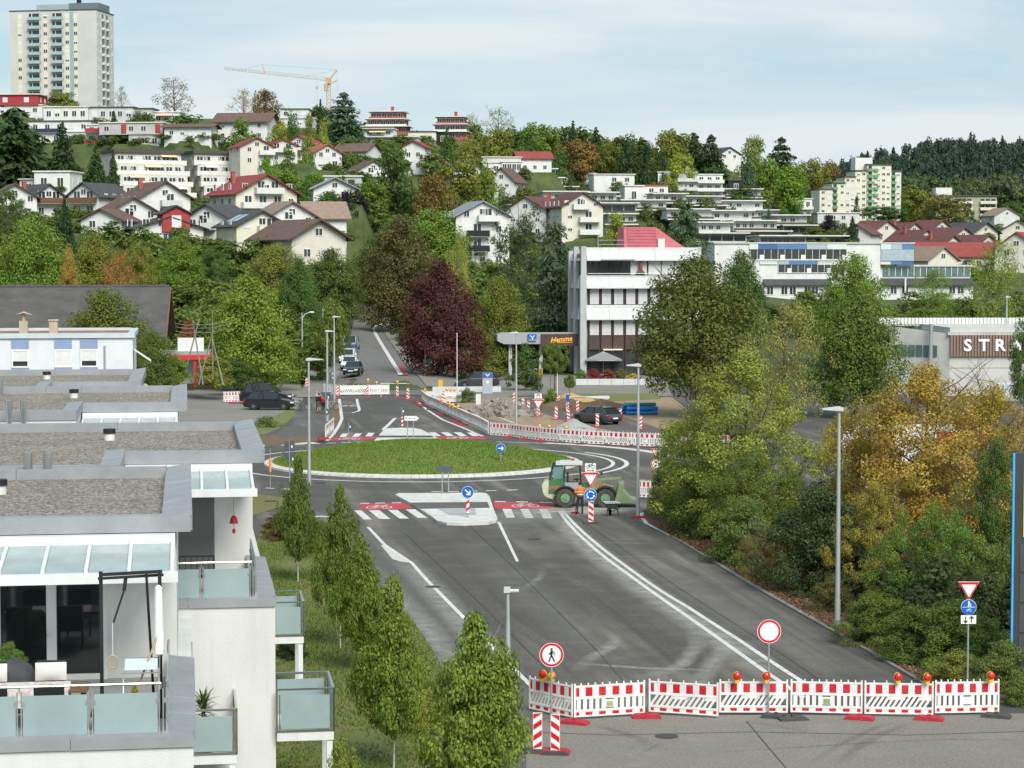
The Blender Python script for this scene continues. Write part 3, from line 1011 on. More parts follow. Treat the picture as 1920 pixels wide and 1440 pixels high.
# middle distance sets
tr_mid = [trunk_mesh('trunk',.024,.85,9,11 + i,crown=(.28,.9),spread=.4,twigs=3) for i in range(2)]
proto('B_mid',[cr('crown',e,150,24000,.0135,.10,100 + i,rc=(.05,.11)) for i,e in enumerate(('round','dome','oval','dome'))],tr_mid)
proto('F_mid',[cr('crown','dome',210,32000,.0135,.02,104 + i,rc=(.07,.125),lumps=.2) for i in range(3)],tr_mid)
proto('S_mid',[cr('crown',e,120,8000,.0125,.10,110 + i,rc=(.05,.11),lumps=.35) for i,e in enumerate(('round','oval'))],
  [trunk_mesh('trunk',.018,.92,18,40 + i,crown=(.15,.95),spread=.42,twigs=5,lr=.4) for i in range(2)])
proto('L_mid',[cr('crown','round',130,14000,.018,.36,170 + i,rc=(.06,.11)) for i in range(2)],tr_mid)
proto('C_mid',[conifer_crown('crown',40,14,.026,120 + i,per=34) for i in range(2)],tr_con)
proto('D_mid',[conifer_crown('crown',19,9,.026,130 + i,spread=1.15,droop=.24,up=.15,irr=.38,per=150,power=.5) for i in range(2)],tr_con)
proto('P_mid',[cr('crown','oval',70,9000,.016,.30,140,rc=(.05,.10),flat=.5,lumps=.5,shape=.25)],[trunk_mesh('trunk',.016,.95,14,44,crown=(.3,.95),spread=.36,twigs=3)])
proto('W_mid',[cr('crown','dome',90,12000,.022,.25,150,rc=(.05,.09),droop=.30,shape=.16)],tr_mid)
proto('H_mid',[cr('crown','bush',70,9000,.024,.0,160 + i,rc=(.08,.15)) for i in range(2)],[trunk_mesh('trunk',.02,.5,3,3)])
# near sets
tr_near = [trunk_mesh('trunk',.012,.92,20,60 + i,crown=(.08,.95),spread=.5,twigs=6,lr=.5) for i in range(2)]
proto('B_near',[cr('crown',e,230,46000,.0085,.02,200 + i,rc=(.04,.085),lumps=.4) for i,e in enumerate(('dome','round'))],tr_near)
proto('S_near',[cr('crown',e,330,42000,.0088,.03,210 + i,rc=(.035,.085),lumps=.45,shape=.45) for i,e in enumerate(('dome','round'))],
  [trunk_mesh('trunk',.015,.95,30,64 + i,crown=(.10,.95),spread=.52,twigs=8,lr=.5) for i in range(2)])
proto('H_near',[cr('crown','bush',160,26000,.014,.0,220 + i,rc=(.06,.12),lumps=.35) for i in range(3)],[trunk_mesh('trunk',.014,.6,8,3,crown=(.05,.9),spread=.4,twigs=4)])
proto('T_near',[cr('crown','pyr',260,24000,.0155,.19,230 + i,rc=(.045,.085),droop=.03,shape=.5,lumps=.42,fill=.85) for i in range(3)],
  [trunk_mesh('trunk',.010,.93,16,70 + i,M_BIRCH,crown=(.24,.95),spread=.22,twigs=2,lr=.35) for i in range(2)])
_pc = {}
def plant(name,kind,loc,w,h,color,label,cat='tree',group=None,rz=None,bark=None):
 i = _pc.get(kind,0)
 _pc[kind] = i + 1
 cr_,tr_ = PROTO[kind]
 t = thing(name,label,cat,loc,rnd.uniform(0,6.28) if rz is None else rz,group,(w,w,h))
 c = obj('crown',cr_[i % len(cr_)],t)
 f = rnd.uniform(.95,1.12) * (1.42 if kind.endswith('mid') else 1.3 if kind.endswith('far') else 1.32)
 c.color = (color[0] * f,color[1] * f * 1.03,color[2] * f * .85,1)
 obj('trunk',tr_[i % len(tr_)],t)
 return t
GREEN,DARK,DEEP,YEL,OLIVE,BROWN = (.125,.19,.035),(.065,.115,.03),(.036,.07,.027),(.23,.26,.045),(.16,.17,.036),(.17,.12,.042)
BLUE,PURP,BLACKP,GOLD,RUST,BRIGHT = (.07,.115,.075),(.055,.02,.025),(.024,.016,.03),(.28,.20,.045),(.26,.13,.045),(.135,.23,.035)
PALE,FARG = (.17,.20,.075),(.05,.08,.05)
def tree_px(kind,cx,yt,yb,w,Y,color,label,name='tree',cat='tree',group=None,flat=False):
 """a tree whose crown is centred in column cx, from row yt to the foot in row yb, at distance Y"""
 k = S(Y)
 p = A(cx,yb,Y)
 g = T(p.x,p.y)
 top = A(cx,yt,Y).z
 base = min(max(g,p.z - 5),p.z + 2) if not flat else p.z
 base = min(base,top - 2.0)
 return plant(name,kind,(p.x,p.y,base),w / k,(top - base),color,label,cat,group)
# ================================================================== house kit
M_WHITE = mat('white render',(.66,.66,.64),.85,var=.08,scale=.6)
M_OFFW = mat('off white render',(.66,.655,.62),.85,var=.08,scale=.5)
M_CREAM = mat('cream render',(.62,.59,.51),.85,var=.07,scale=.5)
M_PALEY = mat('pale yellow render',(.65,.62,.50),.85,var=.06,scale=.5)
M_BEIGE = mat('beige concrete',(.56,.53,.46),.9,var=.10,scale=.35)
M_GREYC = mat('grey concrete',(.44,.44,.42),.9,var=.14,scale=.4,bump=.2)
M_LGREY = mat('light grey render',(.55,.56,.55),.85,var=.08,scale=.5)
M_REDW = mat('red cladding',(.36,.045,.05),.7,var=.15,scale=1.5)
M_BRICKRED = mat('brick red band',(.33,.10,.075),.85,var=.15,scale=2)
M_WOOD = mat('brown wood',(.15,.085,.05),.8,var=.3,scale=5)
M_TEAL = mat('teal panel',(.31,.44,.42),.7,var=.08,scale=1)
M_PCREAM = mat('cream panel',(.66,.60,.42),.8,var=.08,scale=1)
M_GREENP = mat('green panel',(.13,.34,.16),.7,var=.15,scale=1)
M_GRAVELD = mat('dark roof edge',(.085,.075,.07),.85,var=.2,scale=2)
M_ROOFG = mat('grey roof membrane',(.27,.27,.27),.9,var=.2,scale=1)
M_GLASS = mat('window glass',(.035,.042,.045),.08,var=.3,scale=.8,spec=.6)
M_GLASSG = mat('greenish glass',(.10,.15,.15),.12,var=.3,scale=.8,spec=.6)
M_FRAME = mat('white window frame',(.72,.72,.70),.6,var=.05)
M_SHUT = mat('roller shutter',(.64,.64,.62),.7,var=.08,scale=3)
M_SOLAR = mat('solar panel',(.30,.33,.36),.12,var=.1,spec=.7)
M_METAL = mat('galvanised steel',(.42,.44,.45),.45,var=.12,scale=3,metal=.6)
M_BLACK = mat('black plastic',(.018,.018,.02),.5,var=.2)
M_AWN = mat('awning cloth',(.70,.52,.36),.9,var=.08)
M_AWNY = mat('yellow awning cloth',(.75,.66,.36),.9,var=.08)
for m_,a_ in ((M_WHITE,.16),(M_OFFW,.22),(M_CREAM,.16),(M_BEIGE,.28),(M_GREYC,.35),(M_LGREY,.2)):
 grime(m_,a_,(.5,.5,.06))
def roofmat(name,c1,c2,sc_=1.0):
 """tiled roof: courses as relief, colour broken up by tile and by weather"""
 if name in MATS:
  return MATS[name]
 m = mat(name,c1,.85,col2=c2,scale=.9,detail=8)
 nt = m.node_tree
 p = nt.nodes['Principled BSDF']
 ge = nt.nodes.new('ShaderNodeNewGeometry')
 se = nt.nodes.new('ShaderNodeSeparateXYZ')
 nt.links.new(ge.outputs['Position'],se.inputs[0])
 mu = nt.nodes.new('ShaderNodeMath')
 mu.operation = 'MULTIPLY'
 mu.inputs[1].default_value = 4.2 * sc_
 nt.links.new(se.outputs['Z'],mu.inputs[0])
 fr = nt.nodes.new('ShaderNodeMath')
 fr.operation = 'FRACT'
 nt.links.new(mu.outputs[0],fr.inputs[0])
 bp = nt.nodes.new('ShaderNodeBump')
 bp.inputs['Strength'].default_value = .7
 bp.inputs['Distance'].default_value = .08
 nt.links.new(fr.outputs[0],bp.inputs['Height'])
 nt.links.new(bp.outputs[0],p.inputs['Normal'])
 return m
R_BROWN = roofmat('brown tiles',(.17,.105,.085),(.105,.07,.06))
R_RED = roofmat('red tiles',(.30,.065,.055),(.21,.05,.045))
R_BRED = roofmat('bright red tiles',(.29,.065,.055),(.21,.05,.045))
R_ORANGE = roofmat('orange tiles',(.42,.15,.07),(.30,.10,.055))
R_DARK = roofmat('dark grey tiles',(.085,.085,.09),(.055,.055,.06))
R_MAROON = roofmat('maroon tiles',(.17,.07,.065),(.11,.05,.05))
R_TAN = roofmat('tan tiles',(.30,.22,.165),(.22,.165,.13))
R_METAL = mat('standing seam metal roof',(.25,.27,.29),.5,var=.15,scale=1.2,metal=.3)
def window_mesh(kind):
 b = MB()
 fw = .07
 b.mat(0)
 for x0,z0,x1,z1 in ((-.5,-.5,.5,-.5 + fw),(-.5,.5 - fw,.5,.5),(-.5,-.5 + fw,-.5 + fw,.5 - fw),(.5 - fw,-.5 + fw,.5,.5 - fw)):
  b.box(x0,-.06,z0,x1,.05,z1)
 if kind in 'dgh':
  b.box(-.035,-.045,-.5 + fw,.035,.05,.5 - fw)
 b.mat(1)
 b.box(-.5 + fw,.0,-.5 + fw,.5 - fw,.04,.5 - fw)
 if kind == 's':
  b.mat(2)
  b.box(-.5 + fw,-.03,-.42,.5 - fw,-.002,.5 - fw)
 if kind == 'h':
  b.mat(2)
  b.box(-.5 + fw,-.05,.02,.5 - fw,-.002,.5 - fw)
 return b.mesh('window',[M_FRAME,M_GLASS,M_SHUT])
WIN = {k: window_mesh(k) for k in 'dsgh'}
bb_ = MB()
bb_.mat(0).box(-.5,-.04,-.5,.5,.03,.5)
WIN['b'] = bb_.mesh('window',[M_GLASS])
def win(parent,x,y,z,w,h,kind='d',face='f'):
 o = obj('window',WIN[kind],parent,(x,y,z),{'f': 0,'r': math.pi / 2,'l': -math.pi / 2,'b': math.pi}[face],(w,1,h))
 return o
def wrow(parent,x0,x1,n,y,z,w,h,kinds='d',face='f'):
 for i in range(n):
  t = x0 + (x1 - x0) * (i + .5) / n
  k = kinds[i % len(kinds)] if len(kinds) > 1 else kinds
  if k == '.':
   continue
  if k == '*':
   k = rnd.choice('ddsh')
  if face == 'f':
   win(parent,t,y,z,w,h,k,'f')
  elif face == 'r':
   win(parent,y,t,z,w,h,k,'r')
  else:
   win(parent,y,t,z,w,h,k,'l')
def balcony(parent,x0,x1,y,z,m=M_OFFW,dep=1.4,h=1.0,slab=M_OFFW,solid=True):
 b = MB()
 b.mat(0).box(x0,y - dep,z - .18,x1,y,z)
 b.mat(1)
 b.box(x0,y - dep - .05,z - .1,x1,y - dep + .05,z + h)
 b.box(x0 - .04,y - dep + .05,z - .1,x0 + .06,y,z + h)
 b.box(x1 - .06,y - dep + .05,z - .1,x1 + .04,y,z + h)
 return b.build('balcony',[slab,m],parent)
def awning(parent,x0,x1,y,z,dep=1.6,drop=.5,m=None):
 b = MB()
 b.add([(x0,y,z),(x1,y,z),(x1,y - dep,z - drop),(x0,y - dep,z - drop),(x0,y,z - .05),(x1,y,z - .05),(x1,y - dep,z - drop - .05),(x0,y - dep,z - drop - .05)],
   [(0,3,2,1),(4,5,6,7),(2,3,7,6),(0,1,5,4),(1,2,6,5),(3,0,4,7)])
 return b.build('awning',m or M_AWN,parent)
def chimney(parent,x,y,z0,z1,m=None,s=.35):
 b = MB()
 b.box(x - s,y - s,z0,x + s,y + s,z1)
 b.box(x - s - .08,y - s - .08,z1,x + s + .08,y + s + .08,z1 + .12)
 return b.build('chimney',m or M_BRICKRED,parent)
def base_at(cx,yb,Y,r=7.0,fwd=2.5):
 p = A(cx,yb,Y)
 PADS.append((p.x,p.y + fwd,r,p.z - .1))
 return p
def gable(name,label,cx,yb,Y,w,dep,hw,hr,yaw,wall,roof,nst=2,ncol=3,bal=None,kinds='*',oh=.7,chim=None,side=True,attic=True,found=5,cat='house',solar=0,ridge='y',group=None,wz=1.35):
 """gabled house: gable end (or, with ridge='x', the eaves) towards the front"""
 p = base_at(cx,yb,Y)
 t = thing(name,label,cat,p,R(yaw),group)
 b = MB()
 if ridge == 'y':
  b.prism([(-w / 2,-found),(w / 2,-found),(w / 2,hw),(0,hw + hr),(-w / 2,hw)],'y',0,dep)
 else:
  b.prism([(0,-found),(dep,-found),(dep,hw),(dep / 2,hw + hr),(0,hw)],'x',-w / 2,w / 2)
 b.build('wall',wall,t)
 b = MB()
 th = .22
 half,L0,L1 = (w / 2,-oh,dep + oh) if ridge == 'y' else (dep / 2,-w / 2 - oh,w / 2 + oh)
 sl = hr / half
 ex,ez = half + oh,hw - oh * sl
 c = 0 if ridge == 'y' else dep / 2
 ax = 'y' if ridge == 'y' else 'x'
 b.prism([(c - ex,ez + .02),(c,hw + hr + .02),(c + ex,ez + .02),(c + ex,ez + th),(c,hw + hr + th + .05),(c - ex,ez + th)],ax,L0,L1)
 rf = b.build('roof',roof,t)
 if chim:
  for q in chim:
   chimney(rf,q[0],q[1],hw,hw + hr + q[2])
 for i in range(solar):
  k = i - (solar - 1) / 2
  b = MB()
  x0,x1 = -half * .80,-half * .30
  z0,z1 = hw + hr * (1 + x0 / half) + th + .12,hw + hr * (1 + x1 / half) + th + .12
  y0 = dep * (.5 + .28 * k) - dep * .12
  y1 = y0 + dep * .24
  b.add([(x0,y0,z0),(x1,y0,z1),(x1,y1,z1),(x0,y1,z0)],[(3,2,1,0)])
  b.add([(x0,y0,z0 - .09),(x1,y0,z1 - .09),(x1,y1,z1 - .09),(x0,y1,z0 - .09)],[(0,1,2,3)])
  b.build('solar_panel',M_SOLAR,rf)
 for s_ in range(nst):
  z = wz + s_ * 2.75
  if bal and s_ in bal:
   b0,b1,bm = bal[s_]
   balcony(t,b0 * w,b1 * w,0,s_ * 2.75 + .1,bm)
   wrow(t,b0 * w,b1 * w,max(1,int((b1 - b0) * w / 2.6)),-.02,z + .15,1.6,1.9,'g')
   rest = [(-w / 2,b0 * w),(b1 * w,w / 2)]
   for q0,q1 in rest:
    if q1 - q0 > 2.0:
     wrow(t,q0,q1,max(1,int((q1 - q0) / 3)),-.02,z,1.1,1.2,kinds)
  else:
   wrow(t,-w / 2 + .5,w / 2 - .5,ncol,-.02,z,1.15,1.25,kinds)
  if side:
   for f,xx in (('r',w / 2 + .02),('l',-w / 2 - .02)):
    wrow(t,1,dep - 1,max(2,int(dep / 3.6)),xx,z,1.1,1.2,kinds,f)
 if attic and ridge == 'y' and hr > 1.8:
  win(t,0,-.02,hw + hr * .32,1.2,1.1,'d')
 return t
def blocks(name,label,cx,yb,Y,yaw,wall,specs,cat='house',group=None,roof=None,found=4,edge=None):
 """flat-roofed house out of one or more volumes.
 specs: (x0, x1, y0, y1, z0, z1, options) in metres; options: n windows per front storey, kinds, st storeys, bal panel, wall"""
 p = base_at(cx,yb,Y)
 t = thing(name,label,cat,p,R(yaw),group)
 for x0,x1,y0,y1,z0,z1,o in specs:
  wm = o.get('wall',wall)
  b = MB()
  b.box(x0,y0,z0 - (found if z0 <= 0 else 0),x1,y1,z1)
  b.build('wall',wm,t)
  b = MB()
  e = o.get('oh',.35)
  b.box(x0 - e,y0 - e - o.get('fo',0),z1,x1 + e,y1 + e,z1 + .28)
  b.mat(1).box(x0 - e + .25,y0 - e + .25 - o.get('fo',0),z1 + .28,x1 + e - .25,y1 + e - .25,z1 + .30)
  b.build('roof',[o.get('edge',edge or wm),roof or M_ROOFG],t)
  st = o.get('st',1)
  sh = (z1 - z0) / st
  for s_ in range(st):
   zz_ = z0 + s_ * sh
   n_ = o.get('n',3)
   if n_:
    if o.get('band'):
     wrow(t,x0 + .2,x1 - .2,n_,y0 - .02,zz_ + sh * .55,(x1 - x0 - .4) / n_ * .94,sh * .62,o.get('k','d'))
    else:
     wrow(t,x0 + .3,x1 - .3,n_,y0 - .02,zz_ + sh * .52,min(1.5,(x1 - x0) / n_ * .6),sh * .46,o.get('k','*'))
   if o.get('side',1):
    ns = max(1,int((y1 - y0) / 4))
    if cx < 960:
     wrow(t,y0 + .5,y1 - .5,ns,x1 + .02,zz_ + sh * .52,1.1,sh * .42,'*','r')
    else:
     wrow(t,y0 + .5,y1 - .5,ns,x0 - .02,zz_ + sh * .52,1.1,sh * .42,'*','l')
   if o.get('bal') is not None:
    balcony(t,x0 + o.get('b0',0),x1 - o.get('b1',0),y0,zz_ + .05,o['bal'],o.get('bd',1.5),.95)
   if o.get('planter'):
    b = MB()
    b.box(x0 - .2,y0 - 2.0,zz_ - .3,x1 + .2,y0 - .1,zz_)
    b.mat(1).box(x0 - .15,y0 - 1.95,zz_,x1 + .15,y0 - 1.2,zz_ + .55)
    b.build('planter',[M_OFFW,M_PLANT],t)
  if o.get('awn'):
   awning(t,x0 + (x1 - x0) * .2,x0 + (x1 - x0) * .75,y0,z1 - .35,2.0,.7,o['awn'])
 return t
M_PLANT = mat('planter growth',(.07,.075,.035),.95,col2=(.10,.085,.05),scale=2.5,bump=1,bscale=6)
# ================================================================== the hillside
# ---- tower block
def tower_block():
 p = base_at(101,204,713)
 t = thing('apartment_tower','tall grey concrete apartment tower with teal balconies on the hilltop','tower block',p,R(-9.5))
 w,dep,H,fh = 29.6,16.0,31.5,2.8
 x0 = -w / 2
 b = MB()
 b.box(x0,0,-14,w / 2,dep,H)
 b.build('wall',M_TWR,t)
 b = MB()
 b.box(x0 - .15,-.15,H,w / 2 + .15,dep + .15,H + .35)
 b.build('parapet',M_GRAVELD,t)
 b = MB()
 b.box(-6.3,2,H + .35,13.6,12,H + 2.3)
 ph = b.build('penthouse',mat('blue grey cladding',(.30,.37,.38),.7,var=.1),t)
 b = MB()
 b.box(4.8,1.9,H + .36,14.8,12.2,H + 2.6)
 b.build('plant_room',mat('dark slate cladding',(.13,.17,.18),.6,var=.1),ph)
 b = MB()
 b.box(7.0,3,H + 2.6,8.2,4.2,H + 4.0).cyl((7.6,3.6,H + 4.0),(7.6,3.6,H + 5.2),.35)
 b.build('flue',M_BLACK,ph)
 def fx(z3):
  return x0 + (z3 / 3 - 20) / 5.52
 for f in range(12):
  z = H - 1.75 - f * fh
  for c,ww in ((118,1.35),(262,1.35),(385,1.35),(432,1.35)):
   win(t,fx(c),-.03,z,ww,1.25,rnd.choice('dddsh'))
   b = MB()
   b.box(fx(c) - .68,-.05,z - 2.12,fx(c) + .68,.02,z - .68)
   b.build('spandrel_panel',M_PCREAM,t)
  for c0,c1 in ((170,234),(303,361)):
   b = MB()
   b.mat(0).box(fx(c0),-.06,z - 1.0,fx(c1),.0,z + 1.0)
   b.mat(1).box(fx(c0) + .9,-.10,z - .95,fx(c0) + 1.15,-.06,z + .95)
   b.build('loggia',[M_GLASS,M_FRAME],t)
   balcony(t,fx(c0) - .15,fx(c1) + .15,0,z - 1.05,M_TEAL,1.2,.85,M_LGREY)
   b = MB()
   b.box(fx(c1) + .02,-1.1,z - .2,fx(c1) + .12,0,z + 1.72)
   b.build('balcony_screen',M_LGREY,t)
  xr = w / 2 + .03
  for i,yy in enumerate((1.6,4.0,8.0,12.2,14.3)):
   win(t,xr,yy,z,1.0,1.3,rnd.choice('ddsd'),'r')
  for yy in (5.6,9.6):
   b = MB()
   b.box(w / 2,yy - .7,z - 1,w / 2 + .05,yy + .7,z + 1)
   b.build('loggia',M_GLASS,t)
   b = MB()
   b.box(w / 2,yy - .9,z - 1.35,w / 2 + 1.0,yy + .9,z - .55)
   b.build('balcony',M_LGREY,t)
 b = MB()
 b.box(fx(400),-.06,-5,fx(422),.02,H - .4)
 b.build('teal_stripe',mat('teal stripe',(.27,.38,.40),.7,var=.1),t)
M_TWR = mat('weathered tower concrete',(.47,.47,.45),.9,col2=(.55,.545,.52),scale=.15,detail=9)
tower_block()
# ---- tower crane
def crane():
 p = A(616,205,800)
 t = thing('tower_crane','slender orange and grey tower crane standing behind the hilltop houses','crane',p,0)
 mo = mat('crane paint',(.50,.34,.23),.6,var=.15)
 mg = mat('crane grey paint',(.48,.47,.45),.6,var=.1)
 k = .195
 def pt(px,py):
  q = A(px,py,800)
  return Vector((q.x - p.x,0,q.z - p.z))
 b = MB()
 z1 = pt(616,152).z
 for sx in (-.7,.7):
  for sy in (-.7,.7):
   b.bar((sx,sy,-25),(sx,sy,z1),.16)
 for i in range(32):
  z = -18 + i * 1.4
  if z + 1.4 > z1:
   break
  for sy in (-.7,.7):
   b.bar((-.7,sy,z),(.7,sy,z + 1.4),.1)
   b.bar((.7,sy,z),(-.7,sy,z + 1.4),.08)
 b.build('mast',mo,t)
 b = MB()
 b.box(-1.6,-1.0,z1 - 3.5,-.2,1.0,z1 - 1.0).box(-.9,-.9,z1 - 1,.9,.9,z1 + 1.2)
 b.build('cab',mo,t)
 tip,root = pt(420,130),pt(612,151)
 b = MB()
 for off_ in ((0,-.6,0),(0,.6,0),(0,0,1.3)):
  b.bar(tip + Vector(off_) * .6,root + Vector(off_),.2)
 n_ = 34
 for i in range(n_):
  q0,q1 = tip.lerp(root,i / n_),tip.lerp(root,(i + 1) / n_)
  qm = q0.lerp(q1,.5) + Vector((0,0,1.1))
  for sy in (-.5,.5):
   b.bar(q0 + Vector((0,sy,0)),qm,.1)
   b.bar(qm,q1 + Vector((0,sy,0)),.1)
 b.build('jib',mg,t)
 top,post = pt(632,131),pt(491,121)
 b = MB()
 b.bar(pt(616,152),top,.5)
 b.build('tower_head',mo,t)
 MB().bar(pt(497,138),post,.3).build('jib_post',mo,t)
 MB().bar(pt(614,160),pt(632,150),.4).build('rear_arm',mo,t)
 b = MB()
 for q0,q1 in ((top,post),(post,pt(445,132)),(top,pt(560,146)),(pt(594,152),pt(594,193)),(top,pt(633,172))):
  b.bar(q0,q1,.10)
 b.build('cable',M_METAL,t)
 b = MB()
 h = pt(594,163)
 b.box(h.x - .5,-.3,h.z - .6,h.x + .5,.3,h.z + .2)
 h = pt(594,194)
 b.box(h.x - .25,-.25,h.z - .8,h.x + .25,.25,h.z)
 b.build('hook_block',mo,t)
crane()
# ---- hilltop, left
blocks('flat_roof_house','red clad flat-roofed house with white shutters at the picture edge',30,216,670,-6,M_WHITE,[
 (-7,7,0,9,3,6.2,dict(wall=M_REDW,n=2,k='s',edge=M_OFFW,oh=.6)),(-4,8,.6,9,0,3,dict(n=3))])
blocks('flat_roof_house','long low white flat-roofed house below the apartment tower',165,226,655,-5,M_WHITE,[
 (-13.5,0,0,9,0,4.0,dict(n=5,k='dhdgd',edge=M_OFFW)),(0,13.5,1.5,10,0,3.9,dict(n=5,k='sdddh',edge=M_GRAVELD,wall=M_LGREY))])
blocks('flat_roof_house','low grey house with dark roof edge beside the leafless tree',292,232,650,-4,M_OFFW,[
 (-6.5,-1,0,8,0,4.4,dict(n=2,edge=M_GRAVELD,wall=M_GREYC)),(-1,7,1,9,0,3.4,dict(n=3,awn=M_AWN))])
M_DBLUE = mat('dark blue panel',(.03,.04,.08),.7)
blocks('flat_roof_house','white house with recessed blue balcony above the dark cedars',110,266,625,-8,M_WHITE,[
 (-9.5,9,1.5,10,2.8,5.9,dict(n=5,k='dgdsd',edge=M_GRAVELD,bal=M_DBLUE,b1=9)),(-7,8.5,1.0,9,-1,2.8,dict(n=4))])
blocks('flat_roof_house','small white house with two red balconies right of the white house',177,270,612,-6,M_WHITE,[
 (-2.5,3.2,0,7,0,3.2,dict(n=2,k='d',bal=M_REDW)),(-2.2,3.2,0,7,3.3,5.2,dict(n=2,k='d',bal=M_REDW))])
gch = blocks('flat_roof_house','grey concrete house with red doors and glazed balcony',248,270,605,-6,M_GREYC,[
 (-9.5,8.5,.8,10,2.6,5.8,dict(n=5,k='d.gg.',edge=M_PALEY)),(-1,8,0,9,-1,2.6,dict(n=3,k='g',bal=M_LGREY))])
for xx,mm in ((-2.6,M_REDW),(7.0,M_REDW)):
 b = MB()
 b.box(xx - .7,.66,3.0,xx + .7,.82,5.4)
 b.build('door',mm,gch)
gable('bungalow','low white bungalow with flat brown roof amid dark hedges',352,258,600,13,9,2.9,.9,-4,M_WHITE,R_BROWN,nst=1,ncol=4,ridge='x',oh=1.0)
gable('villa','white villa with wide brown hipped roof on the skyline',452,262,640,15.5,13,5.4,2.6,-8,M_WHITE,R_BROWN,nst=2,ncol=4,ridge='x',oh=1.2,chim=[(5,6,.5)])
blocks('flat_roof_house','grey skyline house half hidden behind columnar conifers',555,240,700,0,M_LGREY,[(-7,6,0,9,0,3,dict(n=4,bal=M_LGREY)),(-5,4,1,9,3.2,6,dict(n=3,edge=M_GRAVELD))])
# ---- stepped terrace blocks
def terrace_block(label,cx,yb,Y,yaw,w,tiers,slope,wall=M_BEIGE,roofedge=M_GRAVELD,left=0):
 p = base_at(cx,yb,Y,12,-6)
 t = thing('terraced_apartments',label,'apartment block',p,R(yaw))
 fh = 2.85
 for i in range(tiers):
  y0 = slope * i
  xo = -left * i
  b = MB()
  b.box(-w / 2 + xo,y0 + 2.0,i * fh - (6 if i == 0 else 0),w / 2 + xo,y0 + 14,(i + 1) * fh)
  b.build('wall',wall,t)
  wrow(t,-w / 2 + xo + .5,w / 2 + xo - .5,7,y0 + 1.97,i * fh + 1.2,1.9,2.0,'ggsgdg')
  b = MB()
  b.mat(0).box(-w / 2 + xo - .8,y0 - .12,i * fh - .35,w / 2 + xo + .8,y0 + .12,i * fh + .95)
  b.box(-w / 2 + xo - .8,y0 + .12,i * fh - .35,w / 2 + xo + .8,y0 + 2.0,i * fh - .02)
  b.box(-w / 2 + xo - .8,y0 + .12,i * fh - .02,-w / 2 + xo - .6,y0 + 2.0,i * fh + .95)
  b.box(w / 2 + xo + .6,y0 + .12,i * fh - .02,w / 2 + xo + .8,y0 + 2.0,i * fh + .95)
  b.build('terrace_parapet',M_OFFW if wall is M_BEIGE else wall,t)
  for k in range(4):
   xx = -w / 2 + xo + w * (k + .5) / 4 + 1
   b = MB()
   b.add([(xx,y0 + .2,i * fh + .95),(xx,y0 + 2,i * fh + .95),(xx,y0 + 2,i * fh + 2.5),(xx + .12,y0 + .2,i * fh + .95),(xx + .12,y0 + 2,i * fh + .95),(xx + .12,y0 + 2,i * fh + 2.5)],
     [(0,1,2),(5,4,3),(0,2,5,3)])
   b.build('terrace_screen',M_OFFW,t)
  if rnd.random() < .8:
   q = rnd.randint(0,2)
   awning(t,-w / 2 + xo + w * (.12 + .28 * q),-w / 2 + xo + w * (.36 + .28 * q),y0 + 2,i * fh + 2.5,1.8,.6,rnd.choice([M_AWN,M_OFFW,M_AWNY]))
 b = MB()
 y0 = slope * (tiers - 1)
 xo = -left * (tiers - 1)
 b.box(-w / 2 + xo - .5,y0 + 1.2,tiers * fh,w / 2 + xo + .5,y0 + 13,tiers * fh + .75)
 b.build('roof',roofedge,t)
 for i in range(tiers):
  for yy in (slope * i + 5,slope * i + 9):
   win(t,-w / 2 - left * i - .03,yy,i * fh + 1.5,1.4,1.0,'h','l')
 return t
terrace_block('stepped beige terrace apartments with striped awnings above the dark spruces',306,388,560,27,18,5,2.6)
terrace_block('stepped beige terrace apartments beside the red-roofed white house',446,388,570,27,15,5,2.6)
# ---- houses on the left slope
blocks('flat_roof_house','white cubic house with black balcony among the spruces',98,362,480,-6,M_WHITE,[(-4.0,4.0,0,9,0,4.6,dict(n=2,k='d',bal=M_BLACK,b1=3.2,st=1)),(-8,-4,2,9,0,3,dict(n=1,wall=M_GREYC))])
gable('gabled_house','white house with dark gable roof and chimney below the black balcony house',92,408,430,7.5,11,3.8,2.6,35,M_WHITE,R_DARK,nst=2,ncol=2,bal={1: (-.4,.4,M_WOOD)},chim=[(-3,5,.6)])
gable('gabled_house','dark brown gabled house with wooden balconies behind a spruce',157,408,425,7.0,11,4.2,2.4,-22,M_WHITE,R_DARK,nst=2,ncol=2,bal={0: (-.42,.42,M_BRICKRED),1: (-.42,.42,M_WOOD)})
gable('gabled_house','white house with brown roof and recessed balcony below the terraces',310,414,415,10.0,13,4.4,2.9,28,M_WHITE,R_BROWN,nst=2,ncol=3,bal={0: (-.45,.1,M_LGREY),1: (-.1,.3,M_LGREY)},chim=[(-2.2,8,.9)],oh=.9)
gable('gabled_house','large cream house with steep red roof and white balconies',500,418,415,12.5,13,5.6,3.4,30,M_PALEY,R_RED,nst=3,ncol=4,bal={0: (-.42,.2,M_OFFW),1: (-.42,.3,M_OFFW),2: (-.2,.25,M_OFFW)},chim=[(-3,9,.8)],oh=.9,kinds='dgds')
rh = gable('gabled_house','white house with slate roof and red gabled bay over the garden',318,466,350,11.0,10,3.2,1.7,20,M_WHITE,R_DARK,nst=2,ncol=4,bal={0: (-.25,.2,M_REDW)},oh=.8)
b = MB()
b.prism([(-1.2,2.7),(3.2,2.7),(3.2,5.5),(1.0,6.6),(-1.2,5.5)],'y',-.7,4)
bay = b.build('gable_bay',M_REDW,rh)
b = MB()
b.prism([(-1.7,5.35),(1.0,6.7),(3.7,5.35),(3.7,5.55),(1.0,6.95),(-1.7,5.55)],'y',-1.1,4.6)
b.build('bay_roof',R_DARK,bay)
win(bay,1.0,-.75,4.3,1.5,1.9,'s')
